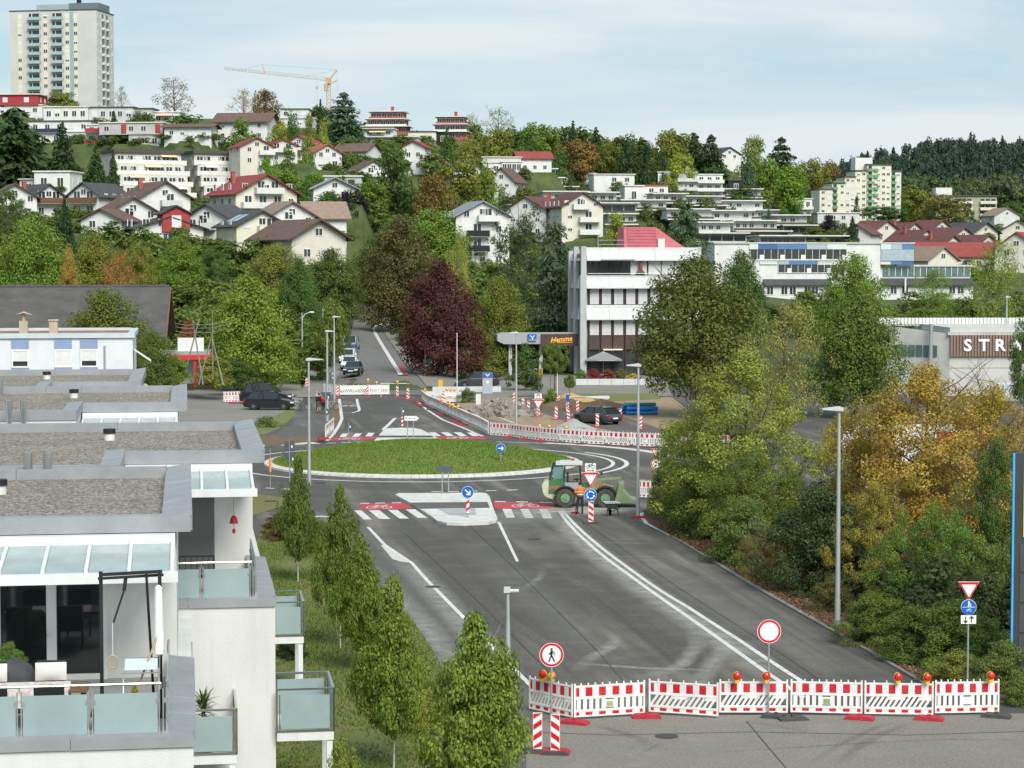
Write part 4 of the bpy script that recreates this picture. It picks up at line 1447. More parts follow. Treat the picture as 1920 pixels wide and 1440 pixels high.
gable('garage_roof_house','small brown-roofed outbuilding between the trees left of the red bay',190,436,355,7,8,2.0,1.7,-10,M_WHITE,R_BROWN,nst=1,ncol=2)
gable('gabled_house','pale yellow house with two solar panels on its dark roof',492,470,345,8.5,10,3.9,2.2,26,M_PALEY,R_DARK,nst=2,ncol=3,solar=2,bal={1: (-.1,.45,M_OFFW)},oh=.7)
gable('gabled_house','white house under wide brown roof half hidden by green treetops',598,492,315,8.5,14,3.6,2.4,30,M_CREAM,R_BROWN,nst=1,ncol=2,oh=1.0)
gable('gabled_house','white house with brown roof beside the black-purple tree',614,444,395,7.0,8,3.6,2.6,16,M_WHITE,R_TAN,nst=1,ncol=3,ridge='x',oh=.8,kinds='dd.')
gable('gabled_house','white house with blue-grey gable roof under tall conifers',628,380,460,9.0,10,3.0,2.1,12,M_WHITE,R_METAL,nst=1,ncol=3,bal={0: (-.3,.4,M_BLACK)},oh=.9)
gable('gabled_house','cream house with small red roof and stacked white balconies',482,310,570,9.0,11,4.8,2.2,22,M_CREAM,R_RED,nst=2,ncol=3,bal={0: (.05,.5,M_OFFW),1: (.05,.5,M_OFFW)},oh=.7)
gable('gabled_house','narrow white house with red roof behind a thuja hedge',530,305,585,8,9,4.5,1.6,18,M_CREAM,R_RED,nst=2,ncol=2,bal={1: (-.4,.4,M_OFFW)})
gable('gabled_house','white house with bright orange tiled roof on the slope',614,318,600,8.5,9,4.4,2.4,24,M_WHITE,R_ORANGE,nst=2,ncol=2,bal={0: (.0,.5,M_WOOD)},oh=.8)
gable('gabled_house','white house with long grey-brown roof next to the orange roof',655,308,610,10,11,3.6,2.2,-20,M_WHITE,R_BROWN,nst=1,ncol=3,ridge='x',oh=.8)
gable('gabled_house','tall white house with glazed stair bay above the round dark tree',775,320,560,6,8,6.0,1.5,-10,M_WHITE,R_RED,nst=2,ncol=2,kinds='g')
blocks('garden_pavilion','small flat garden pavilion on the slope above the blue-grey roof',643,352,480,0,M_GREYC,[(-4,4,0,4,0,2.4,dict(n=2,k='b',edge=M_OFFW))])
def red_terraces(label,cx,yb,Y,w,n_):
 p = base_at(cx,yb,Y)
 t = thing('terraced_apartments',label,'apartment block',p,R(-4))
 for i in range(n_):
  z = i * 2.7
  w_ = w * (1 - .12 * i)
  b = MB()
  b.box(-w_ / 2,i * 2 + 1.5,z - (6 if i == 0 else 0),w_ / 2,i * 2 + 11,z + 2.7)
  b.build('wall',M_BRICKRED,t)
  balcony(t,-w_ / 2 - .5,w_ / 2 + .5,i * 2 + 1.5,z,M_BRICKRED if i % 2 == 0 else M_OFFW,1.7,.9)
  wrow(t,-w_ / 2,w_ / 2,6,i * 2 + 1.48,z + 1.45,1.7,1.8,'gdg')
  b = MB()
  b.box(-w_ / 2 - 1,i * 2 - .6,z + 2.7,w_ / 2 + 1,i * 2 + 12,z + 2.95)
  b.build('roof',M_OFFW,t)
 chimney(t,1.5,n_ * 2 + 3,n_ * 2.7,n_ * 2.7 + 1.9,M_REDW,.5)
red_terraces('brick-red terraced apartments on the skyline right of the blue cedar',722,252,760,15,3)
red_terraces('brick-red terraced apartments on the skyline near the pale bare trees',842,262,755,12,3)
blocks('flat_roof_house','two-storey white modern house with yellow awning below the red terraces',722,274,680,-4,M_WHITE,[
 (-11,10,0,9,-1,2.7,dict(n=7,k='gdgdg',edge=M_OFFW,fo=1)),(-7,2.5,2,10,2.95,5.4,dict(n=3,k='g',awn=M_AWNY,edge=M_LGREY,fo=1.2))])
blocks('flat_roof_house','pale yellow flat-roofed house with dark end wall near the skyline',800,272,700,-4,M_PALEY,[(-6,3,0,8,0,4.2,dict(n=3,edge=M_GRAVELD)),(3.2,7,1,8,0,4,dict(n=1,wall=M_BLACK))])
# ---- right of the street
blocks('flat_roof_house','white hillside house with glazed wing and hipped grey roof',940,326,640,8,M_WHITE,[(-5.5,0,0,8,0,3.2,dict(n=2)),(0,6,-.5,8,.3,3.4,dict(n=4,k='g',band=1)),(-5.5,6,1,8,3.5,4.8,dict(n=0,wall=M_BEIGE,side=0))])
gable('gabled_house','white house with red roof and row of skylights under the ridge trees',1003,322,650,10,8,4.0,1.9,10,M_WHITE,R_RED,nst=1,ncol=3,ridge='x',kinds='g')
gable('gabled_house','white house with steep brown gable behind the round green tree',940,376,560,7,9,5.0,3.2,-18,M_WHITE,R_BROWN,nst=2,ncol=2)
def scaffold_house():
 t = gable('apartment_house','white gabled apartment house with grey metal roof under renovation',905,500,400,10.0,12,9.2,2.6,14,M_WHITE,R_METAL,nst=4,ncol=3,kinds='dgd',bal={1: (-.3,.1,M_BLACK),2: (-.3,.1,M_BLACK),3: (-.1,.3,M_OFFW)},cat='apartment house')
 p = base_at(905,512,396)
 s_ = thing('scaffold','grey tube scaffolding with planks standing before the white gabled house','scaffold',p,R(14))
 for i in range(5):
  b = MB()
  x = -7 + i * 2.4
  for yy in (-2.2,-1.2):
   b.cyl((x,yy,-6),(x,yy,4.0),.06,n=5)
  b.build('standard',M_METAL,s_)
 for k in range(4):
  b = MB()
  z = -4 + k * 2
  b.box(-7,-2.2,z,2.6,-1.2,z + .06)
  b.bar((-7,-2.2,z + 1),(2.6,-2.2,z + 1),.05)
  b.build('deck',M_METAL,s_)
 for k in range(3):
  b = MB()
  b.bar((-7 + 2.4 * k,-2.2,-4),(-4.6 + 2.4 * k,-2.2,0),.05)
  b.build('brace',M_METAL,s_)
scaffold_house()
gable('apartment_house','cream apartment house with brown gable roof behind the dark pine',1092,440,480,9.5,15,6.2,2.9,16,M_CREAM,R_MAROON,nst=3,ncol=3,bal={0: (-.1,.4,M_OFFW),1: (-.1,.4,M_OFFW),2: (-.25,.15,M_OFFW)},cat='apartment house')
gable('apartment_house','white house with dark red roof and grey stair tower behind the pine',985,445,490,10,12,6,3,-24,M_WHITE,R_MAROON,nst=2,ncol=3,cat='apartment house',chim=[(4,4,1)])
def terr(label,cx,yb,Y,yaw,w,n_,back=3.2,wall=M_OFFW,shift=0,dark=True,nwin=6):
 sp = []
 for i in range(n_):
  sh_,w_ = shift * i + rnd.uniform(-1.5,1.5),w * rnd.uniform(.62,1.0)
  sp.append((-w_ / 2 + sh_,w_ / 2 + sh_,back * i,back * i + 9,i * 2.8,i * 2.8 + 2.45,dict(n=nwin,k='gdgsd' if i % 2 else 'b',band=1 - i % 2,planter=dark,fo=1.2,oh=.6,edge=M_OFFW)))
 return blocks('terraced_house',label,cx,yb,Y,yaw,wall,sp,'terraced house')
terr('wide white terraces with planted edges below the ridge trees',1010,366,660,6,24,3,shift=-2.5)
terr('dark planted garden terraces stepping down behind the pink office roof',1168,440,560,6,10,4,back=2.6,shift=-1,nwin=3)
blocks('flat_roof_house','cream stair tower house with yellow flag on the upper terrace',995,342,685,6,M_PALEY,[(-2.3,2.3,1,5,0,5.4,dict(n=1,k='b')),(-12,-2.3,1.5,9,0,2.6,dict(n=3,edge=M_OFFW))])
blocks('flat_roof_house','long white house with row of small windows on the upper terrace',1075,345,690,6,M_WHITE,[(-8.5,7,0,8,0,3.2,dict(n=7,k='dhddhd'))])
blocks('flat_roof_house','plain white cubic house with grey roof line and one bay',1150,366,665,8,M_WHITE,[(-6,6.5,0,9,0,6.2,dict(n=3,k='.gd',st=2,edge=M_LGREY))])
blocks('flat_roof_house','white stepped house with pinkish roof terrace in the middle of the slope',1225,384,640,8,M_WHITE,[(-8.5,-3,0,9,0,5.4,dict(n=1,k='d')),(-3,8,.6,9,0,2.6,dict(n=4,k='g',bal=M_OFFW)),(-5,5,3,10,2.9,5.6,dict(n=3,k='gd',edge=M_BRICKRED))])
wb = blocks('apartment_house','white apartment house with grey balconies and pyramid skylight',1295,374,690,8,M_WHITE,[(-10.5,2,0,10,0,8.4,dict(n=4,k='dgsg',st=3,bal=M_LGREY,b0=6)),(2,10.5,1,10,0,7.8,dict(n=3,k='g',st=3,bal=M_OFFW,bd=2.2))],'apartment house')
b = MB()
b.add([(-2,3,8.7),(1.4,3,8.7),(1.4,6,8.7),(-2,6,8.7),(-.3,4.5,10.9)],[(0,1,4),(1,2,4),(2,3,4),(3,0,4)])
b.build('skylight',M_SOLAR,wb)
k_ = 0
for cx,yb,Y,w,n_,lab in ((1330,402,640,14,2,'white two-step terrace house with rooftop plants'),(1400,410,650,15,2,'white terrace house with grey sunshades'),
        (1440,428,640,13,2,'white terrace house with dark parked-in carport'),(1370,432,590,15,2,'white terrace house with blue solar panels'),
        (1425,452,570,18,2,'low white terrace house with glass balustrade'),(1345,456,560,13,2,'white terrace house with red planter above the office'),
        (1500,440,600,13,2,'white terrace house behind the small blue spruce'),(1545,462,540,16,1,'low white flat house behind the blue school'),
        (1470,462,530,18,1,'long low white flat house at the foot of the terraces')):
 terr(lab + ' on the right slope',cx,yb,Y,8,w,n_,wall=rnd.choice([M_WHITE,M_OFFW,M_LGREY]),dark=(k_ % 2 == 0),shift=-1.2,nwin=int(w / 3))
 k_ += 1
for cx,yb,Y,w,n_,lab in ((1062,394,625,15,2,'white terrace house right below the wide planted terraces'),(1128,404,605,13,2,'white terrace house left of the dark garden terraces'),(1222,412,590,15,2,'white terrace house right of the dark garden terraces'),
        (1275,398,625,14,2,'white terrace house below the pyramid skylight house'),(1308,430,575,13,2,'white terrace house right behind the grey-green cedar'),(1392,386,690,14,2,'highest white terrace house below the timber hut'),
        (962,352,690,12,2,'white terrace house left of the cream stair tower')):
 terr(lab,cx,yb,Y,8,w,n_,wall=rnd.choice([M_WHITE,M_OFFW]),dark=True,shift=-1.0,nwin=int(w / 3))
for cx,yb,Y,yaw,rm,lab in ((28,412,425,20,R_BROWN,'white brown-roofed house at the left edge below the cedar'),(250,448,365,24,R_BROWN,'white house with brown gable left of the red bay house'),(388,462,360,-18,R_DARK,'small white dark-roofed house right of the red bay house'),
       (548,452,385,24,R_TAN,'small white house behind the pale yellow house'),(700,352,560,20,R_BROWN,'white brown-roofed house left of the large drooping tree'),(560,300,620,-14,R_RED,'white red-roofed house beside the thuja hedge'),
       (800,340,590,-16,R_BROWN,'white brown-roofed house between drooping tree and olive tree'),(880,352,570,18,R_DARK,'white dark-roofed house left of the brown gable')):
 gable('gabled_house',lab,cx,yb,Y,8.5,10,4.4,2.4,yaw,M_WHITE,rm,nst=2,ncol=3,bal={1: (-.35,.2,M_OFFW)},oh=.8)
blocks('apartment_house','small white apartment house with balconies left of the green-balcony block',1480,412,800,10,M_WHITE,[(-8,0,0,10,0,7,dict(n=2,st=2,wall=M_LGREY)),(0,8.5,-.5,10,0,7.6,dict(n=3,k='g',st=2,bal=M_OFFW))],'apartment house')
blocks('flat_roof_house','grey glass-fronted house below the green-balcony block',1572,434,720,6,M_LGREY,[(-7,7,0,9,0,6.0,dict(n=4,k='.gg.',st=2,edge=M_OFFW))])
def green_block():
 p = base_at(1615,414,990)
 t = thing('stepped_apartment_block','cream stepped apartment block with green balconies against the far forest','apartment block',p,R(8))
 fh = 2.8
 vols = ((-19.5,-13.5,0,5),(-13.5,-7.5,.6,6),(-7.5,-2.5,1.2,7),(-2.5,3.0,1.8,8),(3.0,9.5,1.2,9),(9.5,14.5,2.2,9),(14.5,19.5,3.2,8))
 for i,(x0,x1,y0,st) in enumerate(vols):
  b = MB()
  b.box(x0,y0,-8,x1,y0 + 14,st * fh)
  b.build('wall',M_PALEY if i % 2 else M_CREAM,t)
  b = MB()
  b.box(x0 - .3,y0 - .5,st * fh,x1 + .3,y0 + 14.3,st * fh + .5)
  b.build('roof',M_GRAVELD,t)
  for s_ in range(st):
   if i in (1,4,6):
    balcony(t,x0 + .2,x0 + 2.4,y0,s_ * fh + .1,M_GREENP,1.0,1.0)
    win(t,x0 + 1.3,y0 - .03,s_ * fh + 1.5,1.6,2.0,'b')
    win(t,x1 - 1.4,y0 - .03,s_ * fh + 1.5,1.5,1.2,rnd.choice('ddsh'))
    if i == 4:
     balcony(t,x0 + 3.0,x0 + 4.9,y0,s_ * fh + .1,M_GREENP if s_ % 3 else M_OFFW,1.0,1.0)
   else:
    wrow(t,x0 + .3,x1 - .3,2,y0 - .03,s_ * fh + 1.5,1.5,1.3,'*')
 b = MB()
 b.box(-1.5,5,9 * fh - 3,6.5,12,10 * fh + .6)
 b.build('penthouse',M_OFFW,t)
 for z,x0,x1 in ((8.1,-13,-8),(7.1,-18,-14)):
  balcony(t,x0,x1,2,z * fh - 6,M_GREENP,1.5,1)
green_block()
def cream_block():
 p = base_at(1812,432,1000)
 t = thing('apartment_block','cream and olive apartment block with long yellow balconies at the right','apartment block',p,R(4))
 b = MB()
 b.box(-14,0,-8,14,12,15.5)
 b.build('wall',mat('olive render',(.33,.34,.25),.9,var=.1),t)
 b = MB()
 b.box(-14.4,-.6,15.5,14.4,12.4,16.1)
 b.build('roof',M_GRAVELD,t)
 b = MB()
 b.box(-13.5,3,15,-6,9,19.5)
 b.build('stair_head',M_OFFW,t)
 for s_ in range(5):
  for x0,x1 in ((-5,2.5),(6,13.6)):
   balcony(t,x0,x1,0,s_ * 2.9 + .6,M_PALEY if s_ > 1 else M_OFFW,1.5,1.15)
   wrow(t,x0,x1,3,-.03,s_ * 2.9 + 1.9,1.9,1.7,'b')
  win(t,-8,-.03,s_ * 2.9 + 1.9,1.4,1.2,'d')
cream_block()
# ---- rows of maroon roofs on the right
spec = [(1648,455,560,11,9,'maroon-roofed row house nearest the dark spruce, left end'),(1700,458,575,10,9,'maroon-roofed row house with three skylights'),
  (1752,452,590,10,9,'maroon-roofed row house in the back row below the olive trees'),(1722,474,545,10,10,'maroon-roofed row house with cream gable in the middle row'),
  (1792,468,560,11,10,'maroon-roofed row house with wide cream gable facing right'),(1772,486,525,10,11,'maroon-roofed row house in front, above the bright red roofs'),
  (1838,484,535,10,10,'maroon-roofed row house with cream gable at the row end')]
for i,(cx,yb,Y,w,dep,lab) in enumerate(spec):
 gable('row_house',lab,cx + 14,yb,Y,w * .8,dep,3.0,2.5,33,M_CREAM,R_MAROON,nst=1,ncol=2,oh=.7,chim=[(-1.5,6,.8)] if i % 2 else None)
gable('gabled_house','house with dark grey roof behind the maroon row houses',1848,455,620,9,13,3.0,2.6,30,M_CREAM,R_DARK,nst=1,ncol=2,oh=1.0)
gable('gabled_house','brown-roofed house half cut by the right picture edge',1908,452,640,10,9,3,3,-12,M_CREAM,R_BROWN,nst=1,ncol=2)
gable('gabled_house','grey-roofed house in front of the far forest at right',1888,418,900,12,10,3,3,20,M_LGREY,R_TAN,nst=1,ncol=2)
gable('row_house','bright red roofed long house behind the blue school',1795,506,470,20,9,3.0,2.7,6,M_CREAM,R_BRED,nst=1,ncol=6,ridge='x',oh=.6)
gable('row_house','bright red roofed house with pale gable at the right edge',1905,510,460,9,14,5.0,3.2,-24,M_CREAM,R_BRED,nst=2,ncol=2,oh=.6)
gable('row_house','tan-roofed house with cream gable before the red roof',1768,520,455,8,10,3.6,2.6,30,M_CREAM,R_TAN,nst=1,ncol=2,oh=.6)
gable('gabled_house','white house with sloping maroon roof left of the tall spruce',1606,464,540,7,9,3.4,2.2,-24,M_WHITE,R_MAROON,nst=1,ncol=2)
blocks('timber_hut','dark timber tree house hut on stilts below the tall pale tree',1383,362,700,6,M_BLACK,[(-3,2,0,5,0,4,dict(n=1,k='d',edge=M_GRAVELD)),(2,7,0,4,0,1.8,dict(n=0,side=0))],'hut')
gable('gabled_house','dark house roof peeping between the ridge conifers and pale tree',1368,300,800,9,10,2,2.5,20,M_OFFW,R_DARK,nst=1,ncol=2,found=10)
# terrain: one sheet, near ground to beyond the ridge
ds = [15,40,80,120,160,190] + list(range(205,330,15)) + list(range(330,800,8)) + [830,880,940,1000,1100,1200,1350,1500,1650,1850,2200,2600]
cs = (list(range(-1100,-100,100)) + list(range(-100,2000,20)) + list(range(2000,3100,100)))
b = MB()
for y in ds:
 for c in cs:
  x = (c - 960) / FPX * y * (1.0 if y > 150 else 1 + 3 * (150 - y) / 150)
  b.v.append((x,y,T((c - 960) / FPX * y,y) - 0.06))
n = len(cs)
for i in range(len(ds) - 1):
 for j in range(n - 1):
  b.f.append((i * n + j,i * n + j + 1,(i + 1) * n + j + 1,(i + 1) * n + j))
  b.m.append(0)
struct(b.build('terrain',M_TERR,smooth=True))
# ================================================================== trees of the hillside and the valley
HT = [
 ('B_far',112,168,207,85,690,OLIVE,'olive round treetops at the foot of the apartment tower'),
 ('S_far',228,160,205,34,720,PALE,'thin pale tree touching the right corner of the apartment tower'),
 ('S_far',328,140,216,92,690,(.20,.18,.13),'nearly leafless spreading tree on the skyline right of the tower'),
 ('S_far',458,166,224,66,700,(.34,.25,.14),'pale brown half-bare tree on the skyline, left of a pair'),
 ('B_far',498,164,224,60,705,BROWN,'brown autumn tree on the skyline, right of a pair'),
 ('D_far',26,196,392,175,540,DEEP,'huge dark cedar at the left picture edge'),
 ('C_far',118,226,388,92,545,DEEP,'tall dark spruce behind the white cubic house'),
 ('C_far',180,272,392,62,535,DEEP,'dark spruce left of the stepped terraces'),
 ('C_far',213,280,378,40,545,DEEP,'slim dark spruce in front of the stepped terraces'),
 ('C_far',214,206,250,36,630,DEEP,'small spruce between the white house and the concrete house'),
 ('B_far',232,245,272,70,610,DARK,'dark green bush in front of the concrete house'),
 ('B_far',272,206,244,60,640,DARK,'dark green tree behind the concrete house'),
 ('H_far',345,208,242,130,630,DARK,'wide dark hedge under the leafless tree'),
 ('B_far',310,228,270,50,612,GREEN,'green tree between concrete house and low bungalow'),
 ('H_far',395,236,272,110,615,DARK,'dark hedge in front of the low bungalow'),
 ('B_far',452,218,268,62,610,GREEN,'round green tree in front of the hipped-roof villa'),
 ('B_far',522,222,270,46,620,YEL,'yellow-green conical tree right of the hipped-roof villa'),
 ('K_far',547,200,270,38,650,DARK,'dark columnar conifer right of the yellow-green tree'),
 ('K_far',580,208,268,36,655,OLIVE,'olive columnar conifer left of the thin dark spruce'),
 ('C_far',601,186,266,27,660,DEEP,'thin dark spruce left of the blue cedar'),
 ('K_far',608,216,274,32,640,YEL,'yellow-green columnar conifer under the blue cedar'),
 ('D_far',645,172,256,80,670,BLUE,'broad blue-grey cedar on the skyline below the crane'),
 ('K_far',577,246,348,38,590,GREEN,'tall green columnar conifer left of the orange roof'),
 ('H_far',541,276,335,50,570,DARK,'dark clipped thuja hedge left of the orange roof'),
 ('B_far',503,290,332,40,560,BRIGHT,'bright green tree before the small red-roofed house'),
 ('B_far',535,312,372,74,520,GREEN,'green tree above the large red-roofed house'),
 ('B_far',590,322,368,70,520,BRIGHT,'bright green tree on the open slope'),
 ('B_far',640,326,362,70,520,GREEN,'green bushes round the garden pavilion'),
 ('H_far',560,340,420,60,440,DARK,'dark bushes right of the large red-roofed house'),
 ('C_far',575,335,402,36,440,DARK,'dark conifer left of the blue-grey gable'),
 ('B_far',617,354,402,62,420,DARK,'dark round tree below the blue-grey gable'),
 ('B_far',557,385,428,70,400,DARK,'dark green tree below the red-roofed house'),
 ('B_far',738,268,386,106,520,DARK,'large dark green drooping tree above the street'),
 ('B_far',700,335,420,70,480,GREEN,'green tree left of the large drooping tree'),
 ('B_far',667,353,458,66,460,BLACKP,'black-purple beech among the hillside houses'),
 ('C_far',715,352,450,48,480,GREEN,'green conifer right of the black-purple beech'),
 ('B_far',866,290,396,116,525,OLIVE,'large olive tree right of the drooping tree'),
 ('B_far',812,320,398,84,510,BROWN,'brownish round tree left of the large olive tree'),
 ('B_far',915,300,390,60,545,GREEN,'green tree left of the brown gable'),
 ('C_far',838,238,326,48,610,DARK,'dark conifer below the right brick-red terraces'),
 ('B_far',800,270,322,60,620,GREEN,'green bushes below the pale yellow house'),
 ('B_far',880,262,320,60,640,OLIVE,'olive tree below the pale tall tree'),
 ('S_far',888,206,300,40,720,YEL,'slender yellow-green tree on the skyline'),
 ('S_far',935,200,290,80,730,PALE,'pale sparse tree rising above the ridge, left group'),
 ('B_far',937,235,320,92,700,OLIVE,'round olive tree on the ridge beside the hillside house'),
 ('B_far',984,262,330,70,690,DARK,'dark tree on the ridge behind the glazed house'),
 ('B_far',1016,226,320,92,720,GREEN,'broad green tree on the ridge'),
 ('C_far',1074,224,320,44,740,DEEP,'dark pointed conifer on the ridge'),
 ('B_far',1090,258,340,98,690,(.19,.125,.04),'rust-brown autumn tree on the ridge'),
 ('B_far',1048,276,340,58,680,DARK,'dark round tree left of the rust-brown tree'),
 ('C_far',1117,236,330,54,740,DEEP,'dark conifer behind the rust-brown tree'),
 ('B_far',1146,262,340,66,700,OLIVE,'olive tree right of the rust-brown tree'),
 ('K_far',1177,244,346,64,690,DEEP,'large dark oval conifer on the ridge, left of two'),
 ('K_far',1212,258,348,50,690,DEEP,'large dark oval conifer on the ridge, right of two'),
 ('B_far',1258,238,340,80,720,OLIVE,'olive tree above the white apartment house'),
 ('B_far',1275,280,344,60,690,YEL,'yellowish tree above the pyramid skylight'),
 ('K_far',1244,285,345,40,690,DEEP,'short dark conifer above the white apartment house'),
 ('D_far',1301,246,345,56,710,DEEP,'dark cedar on the ridge, left of a pair'),
 ('D_far',1333,248,350,62,705,DEEP,'dark cedar on the ridge, right of a pair'),
 ('B_far',1416,250,335,80,760,PALE,'pale grey-green poplar-like tree on the ridge'),
 ('D_far',1464,256,345,70,780,DEEP,'dark pine right of the pale tree'),
 ('C_far',1402,292,372,44,720,BLUE,'bluish conifer beside the timber hut'),
 ('B_far',1436,292,385,70,730,GREEN,'green tree below the dark pine'),
 ('B_far',1482,302,392,76,740,BRIGHT,'bright green tree left of the brown trees'),
 ('B_far',1522,290,388,66,1060,OLIVE,'olive-brown tree behind the small white apartment house'),
 ('B_far',1556,296,386,64,1080,BROWN,'brown tree left of the green-balcony block'),
 ('H_far',1400,345,384,90,690,DARK,'dark ivy hedge under the timber hut'),
 ('B_far',1718,346,432,76,900,OLIVE,'olive tree right of the green-balcony block'),
 ('B_far',1768,362,436,110,880,(.17,.16,.05),'broad yellow-olive tree before the cream block'),
 ('B_far',1655,385,428,104,900,DARK,'dark bushes below the green-balcony block'),
 ('C_far',1700,395,428,36,900,GREEN,'small green conifer below the olive tree'),
 ('B_far',1553,400,445,38,660,BLACKP,'small black-purple tree before the grey glass house'),
 ('C_far',1598,404,464,34,540,DEEP,'dark spruce at the left end of the maroon row houses'),
 ('B_far',1471,386,440,36,640,DARK,'dark round tree below the small white apartment house'),
 ('C_far',1441,392,448,30,600,BLUE,'small blue spruce among the white terraces'),
 ('K_far',1606,362,414,16,960,DEEP,'dark cypress at the foot of the green-balcony block'),
 ('B_far',1868,390,440,50,960,GREEN,'green tree right of the cream apartment block'),
 ('B_far',1900,375,436,60,980,DARK,'dark tree at the right edge below the forest'),
 ('C_far',1068,330,366,26,660,DARK,'small dark conifer on the white terraces'),
 ('C_far',1180,358,384,24,640,DARK,'green pointed shrubs between the white terrace houses'),
 ('B_far',1155,394,440,60,470,YEL,'yellow-green tree before the dark garden terraces'),
 # valley belt
 ('F_mid',62,398,540,170,262,GREEN,'big green tree behind the tiled barn roof, leftmost'),
 ('B_mid',14,355,470,100,330,DARK,'dark green tree at the left edge below the cedar'),
 ('C_far',122,372,446,52,340,DEEP,'dark spruce before the brown gabled house'),
 ('F_mid',176,432,545,130,258,OLIVE,'olive tree behind the tiled barn roof'),
 ('B_mid',128,456,545,50,240,GOLD,'golden-brown slender tree behind the tiled barn roof'),
 ('S_mid',225,462,560,90,230,RUST,'sparse orange-brown tree above the barn ridge'),
 ('B_far',205,385,432,90,370,DARK,'dark green bushes below the brown-roofed white house'),
 ('B_mid',262,446,550,84,272,OLIVE,'olive-green tree below the red bay house'),
 ('F_mid',335,442,560,118,290,GREEN,'green tree left of the bright linden'),
 ('B_mid',400,455,565,86,300,DARK,'dark green tree below the pale yellow house'),
 ('B_far',378,385,440,60,390,GREEN,'green tree right of the red bay house'),
 ('F_mid',520,452,612,150,290,OLIVE,'olive-green tree right of the bright linden'),
 ('F_mid',618,462,640,145,300,(.085,.115,.03),'dark olive tree left of the street mouth'),
 ('F_mid',562,480,640,96,275,DARK,'dark green tree between the olive trees'),
 ('F_mid',712,428,600,95,440,DARK,'dark green tree arching over the far end of the street'),
 ('F_mid',812,388,580,215,400,GREEN,'wide green tree behind the copper beech'),
 ('F_mid',752,402,612,185,345,(.10,.088,.034),'brown-olive tree right of the street mouth'),
 ('F_mid',740,402,605,130,455,DARK,'dark tree closing the view at the end of the street'),
 ('F_mid',690,460,600,100,432,(.08,.12,.03),'green tree hanging over the left kerb at the end of the street'),
 ('F_mid',826,485,706,186,243,(.07,.025,.024),'large dark red copper beech beside the street'),
 ('W_mid',858,440,580,72,330,(.25,.25,.06),'yellow-green weeping willow behind the copper beech'),
 ('F_mid',938,508,690,118,258,(.135,.15,.03),'yellow-green round tree left of the blue cedar'),
 ('P_mid',975,368,580,140,300,(.05,.07,.035),'dark open-crowned pine behind the yellow-green tree'),
 ('D_mid',1040,412,668,150,272,(.075,.11,.07),'grey-green cedar left of the office building'),
 ('D_mid',1285,374,560,150,285,(.07,.105,.06),'grey-green cedar behind the office building'),
 ('F_mid',1390,464,668,122,215,DARK,'dark green tree behind the big linden by the office'),
 ('F_mid',1300,474,742,268,186,(.095,.105,.027),'huge olive-brown linden in front of the office building'),
 ('F_mid',1597,466,640,160,262,GREEN,'round green tree before the blue school'),
 ('F_mid',1606,538,770,205,186,(.095,.135,.03),'broad green maple right of the linden'),
 ('S_mid',1470,556,820,190,148,(.20,.19,.06),'sparse yellow-olive tree right of the linden'),
 ('S_mid',1748,498,612,100,330,GREEN,'thin green tree before the white school wing'),
 ('S_mid',1862,444,625,130,300,(.18,.22,.05),'airy yellow-green tree at the right before the school'),
 ('B_mid',1925,592,780,84,128,DARK,'dark green tree cut by the right picture edge'),
 ('H_mid',1730,578,615,140,310,GREEN,'low green shrubs behind the concrete hall'),
 ('F_mid',470,512,745,200,225,(.155,.22,.038),'big bright green linden beside the parking yard'),
 ('F_mid',200,532,735,190,142,(.115,.14,.03),'olive-green tree in front of the barn'),
 ('F_mid',288,615,742,110,138,(.095,.125,.03),'lower green tree right of the white and blue house'),
 ('L_mid',622,563,718,70,231,(.12,.14,.03),'small street tree with thin trunk beside the queue of cars'),
 ('L_mid',1040,640,730,62,214,(.095,.125,.03),'small round tree before the brown restaurant sign'),
 ('H_mid',985,640,700,70,225,DARK,'dark shrub under the bank canopy'),
 ('L_mid',1068,702,740,24,205,(.12,.16,.03),'tiny clipped ball tree on the forecourt'),
 ('H_mid',905,655,690,100,245,(.13,.14,.035),'yellow-green shrubs behind the parked grey car'),
 ('H_mid',875,725,748,46,206,(.11,.14,.07),'grey-green grass shrub before the parked grey car'),
 ('H_mid',1034,728,755,40,202,GREEN,'low shrub behind the cyclist'),
 ('H_mid',400,662,726,90,210,OLIVE,'olive shrub before the red pavilion'),
 ('H_mid',440,672,722,90,216,DARK,'dark shrub right of the red pavilion'),
 ('H_mid',330,662,722,60,160,GREEN,'green shrub left of the red pavilion'),
 ('B_mid',352,592,640,46,225,(.20,.08,.04),'small reddish tree by the climbing frame'),
 ('H_mid',770,610,690,60,300,DARK,'dark hedge along the footway under the copper beech'),
 ('H_mid',548,738,768,60,214,DARK,'dark bush behind the black car'),
 ('H_mid',500,780,800,90,176,(.12,.15,.05),'low hedge edging the parking yard'),
]
for kind,cx,yt,yb,w,Y,col_,lab in HT:
 nm = 'shrub' if kind[0] == 'H' else ('conifer' if kind[0] in 'CDKP' else 'tree')
 tree_px(kind,cx,yt,yb,w,Y,col_,lab,nm,'shrub' if nm == 'shrub' else 'tree',flat=(Y < 225))
